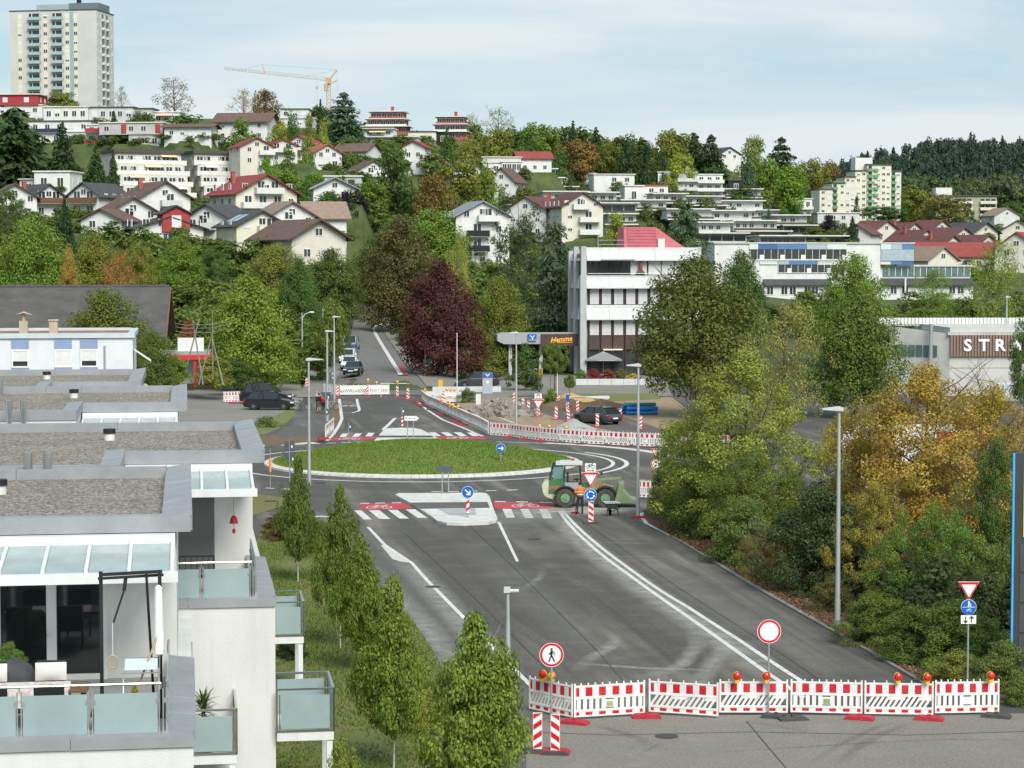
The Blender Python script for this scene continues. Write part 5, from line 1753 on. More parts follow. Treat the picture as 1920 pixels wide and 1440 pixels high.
# undergrowth between the houses, and the far forest: masses nobody could count
def mass(name,label,cat,spots,col_,kind):
 Cs,Ns = [],[]
 rs_ = np.random.RandomState(len(spots))
 V = []
 for x,y,z,w,h,k in spots:
  me = PROTO[k][0][rs_.randint(len(PROTO[k][0]))]
  co = np.empty(len(me.vertices) * 3)
  me.vertices.foreach_get('co',co)
  co = co.reshape(-1,4,3)
  sel = co[rs_.rand(len(co)) < kind]
  a = rs_.rand() * 6.28
  rot = np.array([[math.cos(a),-math.sin(a),0],[math.sin(a),math.cos(a),0],[0,0,1]])
  cen = sel.mean(1,keepdims=True)
  grow = kind ** -.5
  sel = cen + (sel - cen) * grow
  V.append(sel @ rot.T * [w,w,h] + [x,y,z])
 V = np.concatenate(V)
 n_ = len(V)
 me = bpy.data.meshes.new(name)
 me.vertices.add(n_ * 4)
 me.vertices.foreach_set('co',V.reshape(-1))
 me.loops.add(n_ * 4)
 me.loops.foreach_set('vertex_index',np.arange(n_ * 4))
 me.polygons.add(n_)
 me.polygons.foreach_set('loop_start',np.arange(0,n_ * 4,4))
 me.update()
 me.materials.append(M_LEAF)
 o = obj(name,me,color=col_)
 struct(o,'stuff')
 tag(o,label,cat)
rs = np.random.RandomState(77)
def scatter(n_,c0,c1,y0,y1,w,h,kinds,dz=-.5):
 out = []
 for _ in range(n_):
  Y = rs.uniform(y0,y1)
  c = rs.uniform(c0,c1)
  p_ = TG(c,Y)
  if 640 < c < 770 and Y < 440:
   continue
  out.append((p_.x,Y,p_.z + dz,rs.uniform(*w),rs.uniform(*h),kinds[rs.randint(len(kinds))]))
 return out
mass('undergrowth','mixed dark green bushes filling the gardens between the hillside houses','undergrowth',
  scatter(420,-60,640,345,690,(4,8),(1.4,3.2),['H_far','B_far','H_far']) + scatter(160,640,900,450,700,(5,10),(3,7),['H_far','B_far']),(.13,.19,.04),.35)
pad_spots = []
for x_,y_,r_,z_ in PADS:
 for _ in range(4):
  a_,q_ = rs.uniform(0,6.28),rs.uniform(1.0,1.7) * r_
  xx_,yy_ = x_ + q_ * math.cos(a_),y_ - 3 + q_ * math.sin(a_)
  if 640 < 960 + FPX * xx_ / yy_ < 800 and yy_ < 455:
   continue
  pad_spots.append((xx_,yy_,T(xx_,yy_) - .4,rs.uniform(3,6.5),rs.uniform(1.4,3.2),['H_far','B_far'][rs.randint(2)]))
mass('undergrowth','garden bushes growing close round the hillside houses','undergrowth',pad_spots,(.145,.205,.042),.45)
mass('undergrowth','low shrubs and garden greenery between the white terrace houses','undergrowth',
  scatter(380,900,1600,480,760,(3,7),(1.4,3.8),['H_far']) + scatter(160,1500,1960,480,800,(4,9),(2,4),['H_far','B_far']) + scatter(110,860,1330,560,720,(4,8),(3,6),['B_far','H_far']),(.14,.18,.045),.35)
mass('valley_greenery','belt of bushes filling the valley floor behind the first trees','undergrowth',
  scatter(110,-60,600,235,330,(5,10),(3.5,7),['H_far','B_far']) + scatter(110,800,1300,290,470,(6,11),(4,9),['H_far','B_far']) + scatter(50,1300,1960,300,400,(5,10),(3,5),['H_far']),(.13,.185,.036),.5)
mass('ridge_woods','unbroken wood of green and olive trees along the ridge','woods',
  scatter(90,860,1490,760,900,(11,20),(11,18),['B_far','B_far','C_far','K_far']) + scatter(40,560,900,790,900,(8,14),(6,10),['B_far','H_far']),(.11,.15,.036),.35)
fs = []
for _ in range(330):
 Y = rs.uniform(1150,1750)
 c = rs.uniform(1480,2100)
 p_ = TG(c,Y)
 fs.append((p_.x,Y,p_.z - 1,rs.uniform(9,14),rs.uniform(19,27),'C_far' if rs.rand() < .55 else 'B_far'))
mass('forest','far dark conifer forest on the hill at the right','forest',fs,(.06,.10,.065),.22)  # distance haze is put into this lighter, bluish leaf colour
fs = []
for _ in range(130):
 Y = rs.uniform(1000,1250)
 c = rs.uniform(1690,2100)
 p_ = TG(c,Y)
 fs.append((p_.x,Y,p_.z - 1,rs.uniform(12,19),rs.uniform(14,22),'B_far'))
mass('forest','far broadleaf forest with dark green and olive crowns at the right edge','forest',fs,(.10,.145,.055),.25)
# ================================================================== apartment row on the left
TH = R(8.5)
def UV(u,v,z=0.0):
 return Vector((u * math.cos(TH) - v * math.sin(TH),u * math.sin(TH) + v * math.cos(TH),z))
M_PLASTER = mat('textured white plaster',(.62,.62,.60),.9,var=.07,scale=.5,bump=.35,bscale=28)
M_COPING = mat('zinc coping',(.29,.30,.315),.5,var=.10,scale=1.3,metal=.15,spec=.4)
M_ALU = mat('white aluminium',(.66,.67,.67),.4,var=.03,scale=2)
M_STEEL = mat('stainless steel',(.58,.58,.57),.22,var=.06,metal=.95)
M_FROST = mat('frosted glass panel',(.29,.375,.38),.25,var=.12,scale=.7,alpha=.93,spec=.5)
M_CANOPY = mat('canopy glass',(.48,.58,.58),.10,var=.14,scale=1.5,alpha=.55,spec=.6)
M_DOORGL = mat('patio door glass',(.012,.016,.018),.03,var=.2,spec=.8)
M_DGREY = mat('dark grey door panel',(.135,.138,.135),.6,var=.04)
M_DECK = mat('terrace slabs',(.33,.32,.30),.9,var=.15,scale=2)
grime(M_PLASTER,.14,(1.2,1.2,.10))
grime(M_COPING,.35,(1.5,1.5,1.5),.5,.8,(.16,.155,.145))
grime(M_ALU,.2,(2,2,.5))
def gravel_mat():
 m = bpy.data.materials.new('roof gravel')
 m.use_nodes = True
 nt = m.node_tree
 nd,lk = nt.nodes,nt.links
 p = nd['Principled BSDF']
 p.inputs['Roughness'].default_value = .95
 ge = nd.new('ShaderNodeNewGeometry')
 vo = nd.new('ShaderNodeTexVoronoi')
 vo.inputs['Scale'].default_value = 19
 lk.new(ge.outputs['Position'],vo.inputs['Vector'])
 rp = nd.new('ShaderNodeValToRGB')
 e = rp.color_ramp.elements
 e[0].color,e[0].position = (.09,.075,.06,1),.0
 e[1].color,e[1].position = (.55,.49,.42,1),1
 x = e.new(.35)
 x.color = (.22,.19,.155,1)
 x = e.new(.7)
 x.color = (.32,.28,.23,1)
 se = nd.new('ShaderNodeSeparateColor')
 lk.new(vo.outputs['Color'],se.inputs[0])
 lk.new(se.outputs[0],rp.inputs[0])
 nz_ = nd.new('ShaderNodeTexNoise')
 nz_.inputs['Scale'].default_value = .5
 nz_.inputs['Detail'].default_value = 4
 lk.new(ge.outputs['Position'],nz_.inputs['Vector'])
 mx = nd.new('ShaderNodeMix')
 mx.data_type = 'RGBA'
 mx.blend_type = 'MULTIPLY'
 mx.inputs['Factor'].default_value = .5
 lk.new(rp.outputs[0],mx.inputs['A'])
 lk.new(nz_.outputs['Fac'],mx.inputs['B'])
 hs = nd.new('ShaderNodeHueSaturation')
 hs.inputs['Value'].default_value = 1.15
 lk.new(mx.outputs['Result'],hs.inputs['Color'])
 lk.new(hs.outputs[0],p.inputs['Base Color'])
 bp = nd.new('ShaderNodeBump')
 bp.inputs['Strength'].default_value = 1
 bp.inputs['Distance'].default_value = .04
 lk.new(vo.outputs['Distance'],bp.inputs['Height'])
 bp.invert = True
 lk.new(bp.outputs[0],p.inputs['Normal'])
 return m
M_GRAVEL = gravel_mat()
ZR,ZT = 8.2,4.77
def coping_run(parent,p,q,w,z,h,seg=1.9,tilt=0.0,m=M_COPING):
 """zinc coping as a run of overlapping sheets with standing seams"""
 p,q = Vector(p),Vector(q)
 L = (q - p).length
 n_ = max(1,round(L / seg))
 d = (q - p).normalized()
 nn = Vector((-d.y,d.x,0))
 ang = math.atan2(d.y,d.x)
 for i in range(n_):
  a,c = p + d * (L * i / n_),p + d * (L * (i + 1) / n_)
  l_ = (c - a).length
  b = MB()
  zt = z + (.006 if i % 2 else 0)
  b.prism([(-w / 2 - .02,zt - h),(w / 2 + .02,zt - h),(w / 2 + .02,zt + tilt),(-w / 2 - .02,zt - tilt)],'x',.004,l_ - .004)
  b.prism([(-w / 2 - .02,zt - tilt - .02),(w / 2 + .02,zt + tilt - .02),(w / 2 + .02,zt + tilt + .02),(-w / 2 - .02,zt - tilt + .02)],'x',l_ - .02,l_ + .012)
  b.build('coping_sheet',m,parent,loc=(a.x,a.y,0),rz=ang)
def balustrade(parent,p,q,z,seg=1.2,hg=.70,hr=.86,end_posts=True,rail=True):
 """frosted panes between paired steel posts under a round handrail"""
 p,q = Vector(p),Vector(q)
 L = (q - p).length
 d = (q - p).normalized()
 ang = math.atan2(d.y,d.x)
 n_ = max(1,round(L / seg))
 bal = MB()
 if rail:
  bal.cyl((0,0,z + hr),(L,0,z + hr),.025,n=8)
 for i in range(n_ + 1):
  x = L * i / n_
  for dx in (-.035,.035):
   bal.box(x + dx - .012,-.02,z - .05,x + dx + .012,.02,z + hr - .1)
  bal.cyl((x,0,z + hr - .1),(x,0,z + hr),.012,n=5)
  for dx in (-.07,.07):
   bal.box(x + dx - .02,-.015,z + hg - .18,x + dx + .02,.028,z + hg - .1)
 r_ = bal.build('railing',M_STEEL,parent,loc=(p.x,p.y,0),rz=ang)
 for i in range(n_):
  b = MB()
  b.box(L * i / n_ + .06,-.006,z,L * (i + 1) / n_ - .06,.006,z + hg)
  b.build('glass_pane',M_FROST,r_)
 return r_
def row_block(label,ur,vf,first=False):
 t = thing('apartment_block',label,'apartment block',UV(ur,vf),TH)
 xl,xn = -19.0,(-9.0 if first else -3.8)
 yb = 10.8
 # lower storeys
 b = MB()
 b.box(xl,-7.2,-1,0,yb,ZT)
 b.box(xl,-7.2,ZT,0,-6.75,5.02).box(-.45,-6.75,ZT,0,.4,5.02)
 b.build('lower_wall',M_PLASTER,t)
 b = MB()
 b.box(xl,-6.75,ZT,-.45,.4,ZT + .03)
 b.build('terrace_floor',M_DECK,t)
 coping_run(t,(xl,-6.98,0),(.03,-6.98,0),.50,5.2,.19,2.2)
 coping_run(t,(-.22,-6.7,0),(-.22,.35,0),.50,5.206,.19,1.5,.03)
 # penthouse
 b = MB()
 b.box(xl,.4,ZT,-.3,yb - .3,7.86)
 if not first:
  b.box(xl,-4.0,ZT,xn,.4,7.86)
 b.build('penthouse_wall',M_PLASTER,t)
 b = MB()
 b.box(xl,.3,7.86,-.35,yb - .3,7.95)
 if not first:
  b.box(xl,-3.7,7.86,xn - .4,.3,7.95)
 b.build('gravel_roof',M_GRAVEL,t)
 coping_run(t,(-.28,.02,0),(-.28,yb,0),.58,ZR,.32,1.35,-.05)
 coping_run(t,(xl,yb - .22,0),(-.58,yb - .22,0),.46,ZR + .003,.34,3.4)
 coping_run(t,(xn,.14,0),(0.0,.14,0),.32,ZR - .008,.34,3.6)
 if not first:
  coping_run(t,(xn - .22,-3.84,0),(xn - .22,.3,0),.5,ZR,.3,2.1,-.03)
  coping_run(t,(xl,-3.86,0),(xn + .02,-3.86,0),.32,ZR - .006,.34,3.6)
 # glass canopy over the terrace
 cn = MB()
 x0,x1 = max(xn,-6.2) + .05,-.32
 cn.box(x0,-.32,7.42,x1,.38,7.84).box(x0,-2.62,7.20,x1 + .06,-2.45,7.40)
 cn.box(x1 - .1,-2.6,7.3,x1,.0,7.42)
 can = cn.build('canopy_frame',M_ALU,t)
 n_ = 7 if first else 5
 def zz_(y):
  return 7.66 + (y + .32) / 2.2 * .26
 for i in range(n_ + 1):
  x = x0 + .05 + (x1 - x0 - .1) * i / n_
  b = MB()
  b.bar((x,-.32,zz_(-.32) + .03),(x,-2.52,zz_(-2.52) + .03),.07,.07)
  for k in range(8):
   y = -.5 - k * .26
   b.box(x - .014,y - .014,zz_(y) + .06,x + .014,y + .014,zz_(y) + .075)
  b.build('canopy_rafter',M_ALU,can)
 for i in range(n_):
  xa,xb = x0 + .09 + (x1 - x0 - .1) * i / n_,x0 + .01 + (x1 - x0 - .1) * (i + 1) / n_
  b = MB()
  b.add([(xa,-.32,zz_(-.32)),(xb,-.32,zz_(-.32)),(xb,-2.5,zz_(-2.5)),(xa,-2.5,zz_(-2.5)),(xa,-.32,zz_(-.32) - .012),(xb,-.32,zz_(-.32) - .012),(xb,-2.5,zz_(-2.5) - .012),(xa,-2.5,zz_(-2.5) - .012)],
    [(3,2,1,0),(4,5,6,7),(0,1,5,4),(1,2,6,5),(2,3,7,6),(3,0,4,7)])
  b.build('canopy_pane',M_CANOPY,can)
 # terrace balustrade
 rl = balustrade(t,(max(xl,-9.0),-6.85,0),(-.55,-6.85,0),5.2)
 balustrade(t,(-.45,-6.7,0),(-.45,-2.6,0),5.21,1.4)
 # doors
 if first:
  for i in range(5):
   xa = -1.72 - i * 1.12 - 1.02
   b = MB()
   b.box(xa - .1,.33,ZT + .03,xa + .0,.41,7.22).box(xa + .92,.33,ZT + .03,xa + 1.02,.41,7.22)
   b.box(xa,.33,7.12,xa + .92,.41,7.22).box(xa,.33,ZT + .03,xa + .92,.41,ZT + .15)
   f_ = b.build('patio_door',M_ALU,t)
   b = MB()
   b.box(xa + .01,.36,ZT + .15,xa + .91,.39,7.12)
   b.build('pane',M_DOORGL,f_)
   if i == 1:
    b = MB()
    b.cyl((xa + .96,.33,5.8),(xa + .96,.27,5.8),.04,n=8)
    b.build('handle',M_ALU,f_)
 else:
  b = MB()
  b.box(-2.55,.34,ZT + .03,-1.35,.41,7.25)
  b.build('sliding_panel',M_DGREY,t)
  b = MB()
  b.box(-3.75,.36,ZT + .03,-2.6,.405,7.2)
  b.build('patio_door',M_DOORGL,t)
 # flues and roof vent
 for x in (-6.0,-5.52):
  b = MB()
  b.cyl((x,-4.75,ZT),(x,-4.75,8.2),.085,n=14).cyl((x,-4.75,8.2),(x,-4.75,8.62),.115,n=14)
  b.build('flue',M_STEEL,t,smooth=True)
 b = MB()
 b.mat(0).cyl((-4.4,7,7.94),(-4.4,7,8.16),.16,n=14)
 b.mat(1).cyl((-4.4,7,8.16),(-4.4,7,8.30),.19,n=14)
 b.build('roof_vent',[M_OFFW,M_BLACK],t)
 return t
B1 = row_block('nearest white apartment block with gravel roof and furnished terrace',.08,45.0,True)
B2 = row_block('second white apartment block with side balconies and red wind bell',2.1,60.2)
B3 = row_block('third white apartment block with gravel roof and glass canopy',.02,81.1)
B4 = row_block('fourth white apartment block with gravel roof before the blue-panelled house',-1.9,95.3)
def side_balcony(parent,x0,x1,y0,y1,z,open_side):
 """slab on white posts with frosted panes all round"""
 b = MB()
 b.box(x0,y0,z - .22,x1,y1,z)
 pts = {'right': [(x1 - .1,y0 + .1),(x1 - .1,y1 - .1)],'front': [(x0 + .1,y0 + .1),(x1 - .1,y0 + .1)]}[open_side]
 for px_,py_ in pts:
  b.box(px_ - .07,py_ - .07,-1,px_ + .07,py_ + .07,z - .22)
 f = b.build('balcony',M_ALU,parent)
 def side(p,q):
  p,q = Vector(p),Vector(q)
  L = (q - p).length
  d = (q - p).normalized()
  b_ = MB()
  b_.bar((0,0,z + 1.05),(L,0,z + 1.05),.05)
  b_.bar((0,0,z + .03),(L,0,z + .03),.05)
  for s_ in (0,L):
   b_.bar((s_,0,z),(s_,0,z + 1.05),.05)
   b_.bar((s_ + (.07 if s_ == 0 else -.07),0,z),(s_ + (.07 if s_ == 0 else -.07),0,z + .92),.03)
  b_.build('railing',M_STEEL,f,loc=(p.x,p.y,0),rz=math.atan2(d.y,d.x))
  b_ = MB()
  b_.box(.1,-.006,z + .08,L - .1,.006,z + .90)
  b_.build('glass_pane',M_FROST,f,loc=(p.x,p.y,0),rz=math.atan2(d.y,d.x))
 if open_side == 'right':
  side((x0,y0,0),(x1,y0,0)); side((x1,y0,0),(x1,y1,0)); side((x0,y1,0),(x1,y1,0))
 else:
  side((x0,y0,0),(x1,y0,0)); side((x1,y0,0),(x1,y1,0)); side((x0,y0,0),(x0,y1,0))
 return f
side_balcony(B2,.02,1.4,-7.4,-5.3,1.95,'right')
side_balcony(B2,.02,1.4,6.2,8.4,1.95,'right')
side_balcony(B2,-3.6,-1.0,-9.6,-7.2,1.95,'front')
b = MB()
b.box(-3.2,-7.23,1.98,-2.0,-7.19,4.2)
b.build('balcony_door',M_DOORGL,B2)
# things on the terraces -------------------------------------------------
def L1(x,y,z=ZT + .03):
 return UV(.08 + x,45 + y,z)
def L2(x,y,z=ZT + .03):
 return UV(2.1 + x,60.2 + y,z)
M_WICK = mat('black wicker',(.02,.02,.021),.7,var=.4,scale=30)
M_CLOTH = mat('white patterned tablecloth',(.72,.71,.69),.9,col2=(.45,.30,.30),scale=9,detail=2)
M_CUSH = mat('pale cushion',(.62,.60,.57),.95,var=.06)
tb = thing('garden_table','garden table under a white patterned cloth on the near terrace','table',L1(-3.0,-4.2),TH)
b = MB()
b.box(-1.1,-.45,.70,1.1,.45,.74)
b.build('table_top',M_WOOD,tb)
b = MB()
b.box(-1.12,-.47,.741,.75,.47,.752).box(-1.12,-.485,.45,.75,-.47,.752).box(.75,-.30,.50,.765,.30,.752)
b.build('tablecloth',M_CLOTH,tb)
for sx in (-1,1):
 for sy in (-.38,.38):
  b = MB()
  b.box(sx - .03,sy - .03,0,sx + .03,sy + .03,.7)
  b.build('leg',M_BLACK,tb)
def garden_chair(label,x,y,rz,cushion=None):
 t = thing('garden_chair',label,'chair',L1(x,y),TH + rz)
 b = MB()
 b.box(-.27,-.25,.42,.27,.25,.47)
 b.build('seat',M_WICK,t)
 b = MB()
 M_ = Matrix.Translation((0,-.25,.47)) @ Matrix.Rotation(R(12),4,'X')
 b.box(-.27,-.02,0,.27,.02,.55,M_)
 b.build('backrest',M_WICK,t)
 for sx in (-.25,.25):
  for sy in (-.23,.23):
   b = MB()
   b.box(sx - .015,sy - .015,0,sx + .015,sy + .015,.42)
   b.build('leg',M_BLACK,t)
  b = MB()
  b.box(sx - .025,-.25,.62,sx + .025,.22,.65).box(sx - .012,.19,.42,sx + .012,.22,.62)
  b.build('armrest',M_BLACK,t)
 if cushion:
  c = MB()
  c.lathe([(.02,0),(.2,.02),(.27,.07),(.25,.13),(.05,.16)],4)
  o = c.build('cushion',M_CUSH,None,smooth=True)
  o.location = L1(x,y) + Vector((0,0,.62))
  o.rotation_euler = (R(75),0,TH + rz + math.pi / 4 * 0)
  o.rotation_euler = Euler((R(78),R(45),TH + rz)) if False else Euler((R(80),0,TH + rz))
  o.scale = (1.25,.85,1)
  tag(o,cushion,'cushion')
garden_chair('black wicker chair with its back to the railing, left of two',-3.55,-5.05,0)
garden_chair('black wicker chair with its back to the railing, right of two',-2.55,-5.05,0)
garden_chair('black wicker chair behind the table at the picture edge',-3.75,-3.3,math.pi)
garden_chair('black wicker chair behind the table nearer the exercise frame',-2.65,-3.3,math.pi)
def cushion(label,x,y):
 b = MB()
 w_,h_,n_ = .29,.17,6
 for s_ in (1,-1):
  g = [[(-w_ + 2 * w_ * i / n_,s_ * .07 * (1 - abs(2 * i / n_ - 1) ** 2.5) * (1 - abs(2 * j / n_ - 1) ** 2.5),-h_ + 2 * h_ * j / n_) for i in range(n_ + 1)] for j in range(n_ + 1)]
  base = len(b.v)
  b.v += [p for r_ in g for p in r_]
  for j in range(n_):
   for i in range(n_):
    a = base + j * (n_ + 1) + i
    q = (a,a + 1,a + n_ + 2,a + n_ + 1)
    b.f.append(q if s_ < 0 else q[::-1])
    b.m.append(0)
 o = b.build('cushion',M_CUSH,None,smooth=True,loc=L1(x,y,ZT + .86),rz=TH)
 o.rotation_euler = (R(-10),0,TH)
 return tag(o,label,'cushion')
cushion('pale cushion leaning on the chair at the picture edge',-3.75,-3.14)
cushion('pale cushion leaning on the chair nearer the exercise frame',-2.65,-3.14)
gr = thing('exercise_frame','black steel exercise frame with straps on the near terrace','gym rack',L1(-1.15,-3.2),TH)
b = MB()
for x in (-.55,.55):
 b.bar((x,0,0),(x,0,2.72),.07)
b.bar((-.55,.0,2.66),(.6,.0,2.7),.06).bar((-.6,-.1,2.60),(.62,.1,2.62),.05)
b.bar((.3,0,2.65),(.42,.35,.05),.05)
b.build('frame',M_BLACK,gr)
b = MB()
b.box(-.7,-.45,0,-.4,.45,.06).box(.4,-.45,0,.7,.45,.06)
b.build('foot',M_BLACK,gr)
b = MB()
b.bar((-.08,0,2.62),(-.12,-.02,2.35),.07,.02).bar((-.12,-.02,2.35),(-.32,-.05,1.75),.055,.03)
b.build('strap',M_BLACK,gr)
b = MB()
b.cyl((-.34,-.05,1.75),(-.34,-.05,1.12),.008,n=5)
b.build('ring_rope',M_OFFW,gr)
b = MB()
b.tube([(-.34 + .09 * math.cos(a),-.05,1.0 + .12 * math.sin(a)) for a in [i * math.pi / 10 for i in range(21)]],.018,6)
b.build('wooden_ring',mat('pale wood',(.48,.33,.2),.6),gr)
dr = thing('drying_rack','white folding laundry rack beside the exercise frame','drying rack',L1(-.95,-3.9),TH)
b = MB()
for x in (-.33,.33):
 for s_ in (-1,1):
  b.bar((x,s_ * .22,0),(x,-s_ * .05 + .1,.95),.022)
b.build('frame',M_ALU,dr)
b = MB()
b.bar((-.36,-.2,.93),(.36,-.2,.93),.02).bar((-.36,.32,1.12),(.36,.32,1.12),.02)
for i in range(12):
 x = -.34 + i * .062
 b.bar((x,-.2,.93),(x,.32,1.12),.01)
b.build('wire_top',M_METAL,dr)
b = MB()
b.add([(-.3,-.12,.975),(.3,-.12,.975),(.3,.28,1.12),(-.3,.28,1.12)],[(0,1,2,3)])
b.build('laundry',mat('pale blue cloth',(.5,.57,.62),.9),dr)
um = thing('closed_parasol','closed parasol in a white sleeve leaning beside the laundry rack','parasol',L1(-.62,-3.6),TH)
b = MB()
b.lathe([(.02,1.15),(.10,1.2),(.105,1.5),(.085,2.0),(.07,2.45),(.02,2.5)],9)
b.build('sleeve',mat('white parasol sleeve',(.72,.72,.70),.9,var=.06),um,smooth=True)
b = MB()
b.cyl((0,0,0),(0,0,1.2),.025,n=8)
b.build('pole',M_STEEL,um)
b = MB()
b.box(-.2,-.2,0,.2,.2,.07)
b.build('base',M_BLACK,um)
b = MB()
b.bar((-.55,-.25,.2),(.05,-.05,1.75),.03)
b.build('wooden_pole',mat('pale wood'  ,(.48,.33,.2),.6),um)
pt_ = plant('potted_thuja','T_near',L1(-1.05,-4.9,ZT + .25),.28,.75,(.26,.24,.04),'yellow-green dwarf thuja in a dark pot behind the railing','potted plant')
def pot(parent,s=(1,1,1),m=None,r=.16,h=.28):
 b = MB()
 b.lathe([(r * .75,-h),(r,0),(r * 1.08,.02),(r * .9,.02)],12)
 o = b.build('pot',m or M_BLACK,parent)
 o.scale = s
 return o
pot(pt_,(1 / .28,1 / .28,1 / .75))
bk = plant('potted_shrub','H_near',L1(-3.5,-1.9,ZT + .35),.8,.9,(.13,.20,.05),'leafy potted shrub by the patio doors at the picture edge','potted plant')
pot(bk,(1 / .8,1 / .8,1 / .9),r=.22,h=.34)
bb2 = MB()
bb2.lathe([(.34,.02),(.36,.3),(.33,.62),(.26,.86),(.12,.98),(.02,1.0)],11,sx=1.2)
tag(bb2.build('covered_grill',mat('dark grey cover',(.06,.065,.07),.8,var=.3,scale=4),None,smooth=True,loc=L1(-3.35,-2.6),rz=TH),'barbecue under a dark grey cover at the picture edge','grill')
bb2 = MB()
bb2.box(-.35,-.2,0,.35,.2,.28).box(-.4,-.25,.28,.4,.25,.33)
tag(bb2.build('storage_tub',M_BLACK,None,loc=L1(-1.45,-4.6),rz=TH),'black storage tub below the exercise frame','tub')
# second terrace
mt = thing('metal_bench','black metal garden bench on the second terrace','bench',L2(-2.0,-3.4),TH)
b = MB()
b.box(-.6,-.22,.42,.6,.22,.45)
b.build('seat',M_BLACK,mt)
b = MB()
for i in range(9):
 b.bar((-.6 + .15 * i,.22,.45),(-.6 + .15 * i,.26,.92),.02)
b.bar((-.6,.26,.92),(.6,.26,.92),.035)
b.build('backrest',M_BLACK,mt)
for x in (-.58,.58):
 b = MB()
 b.bar((x,-.2,0),(x,-.2,.66),.03).bar((x,.24,0),(x,.24,.92),.03).bar((x,-.2,.66),(x,.24,.66),.03)
 b.build('leg',M_BLACK,mt)
wb_ = thing('wind_bell','small red wind bell hanging under the second canopy','wind bell',L2(-.85,-1.2,6.35),TH)
b = MB()
b.lathe([(.12,-.02),(.10,.06),(.07,.16),(.02,.2)],10)
b.build('bell',mat('red glaze',(.45,.03,.04),.4),wb_)
b = MB()
b.cyl((0,0,.2),(0,0,.95),.006,n=4).cyl((0,0,-.16),(0,0,0),.006,n=4).lathe([(.01,-.3),(.045,-.25),(.04,-.18),(.01,-.16)],8)
b.build('cord',mat('red glaze',(.45,.03,.04),.4),wb_)
wc = thing('wicker_chair','black wicker armchair on the small front balcony','chair',L2(-3.0,-8.2,1.95),TH)
b = MB()
b.box(-.32,-.3,.05,.32,.3,.42)
b.build('seat',M_WICK,wc)
b = MB()
b.box(-.32,.2,.42,.32,.3,.95)
b.build('backrest',M_WICK,wc)
for x in (-.36,.3):
 b = MB()
 b.box(x,-.3,0,x + .07,.3,.62)
 b.build('armrest',M_WICK,wc)
yu = thing('potted_yucca','spiky green yucca with dry lower leaves on the front balcony','potted plant',L2(-1.75,-8.5,1.95),0)
def spikes(n_,z0,z1,L,seed,up):
 rs_ = random.Random(seed)
 b = MB()
 for i in range(n_):
  a = rs_.uniform(0,6.28)
  z = rs_.uniform(z0,z1)
  e = rs_.uniform(*up)
  l_ = L * rs_.uniform(.7,1.1)
  d = Vector((math.cos(a) * math.cos(e),math.sin(a) * math.cos(e),math.sin(e)))
  s_ = Vector((-math.sin(a),math.cos(a),0)) * .018
  p = Vector((0,0,z))
  m_ = p + d * l_ * .6
  q = p + d * l_ + Vector((0,0,-.12 * l_))
  b.add([p - s_,p + s_,m_ + s_,m_ - s_,q],[(0,1,2,3),(3,2,4)])
 return b
spikes(110,.75,1.05,.5,3,(-.1,1.4)).build('leaves',mat('yucca green',(.09,.14,.04),.6,var=.4,scale=12),yu)
spikes(60,.5,.75,.55,4,(-.7,.2)).build('dry_leaves',mat('yucca dry leaf',(.22,.10,.07),.8,var=.4,scale=12),yu)
b = MB()
b.cyl((0,0,.3),(0,0,.9),.05,n=7)
b.build('stem',M_BARK,yu)
pot(yu,(1,1,1),r=.2,h=.32).location = (0,0,.33)
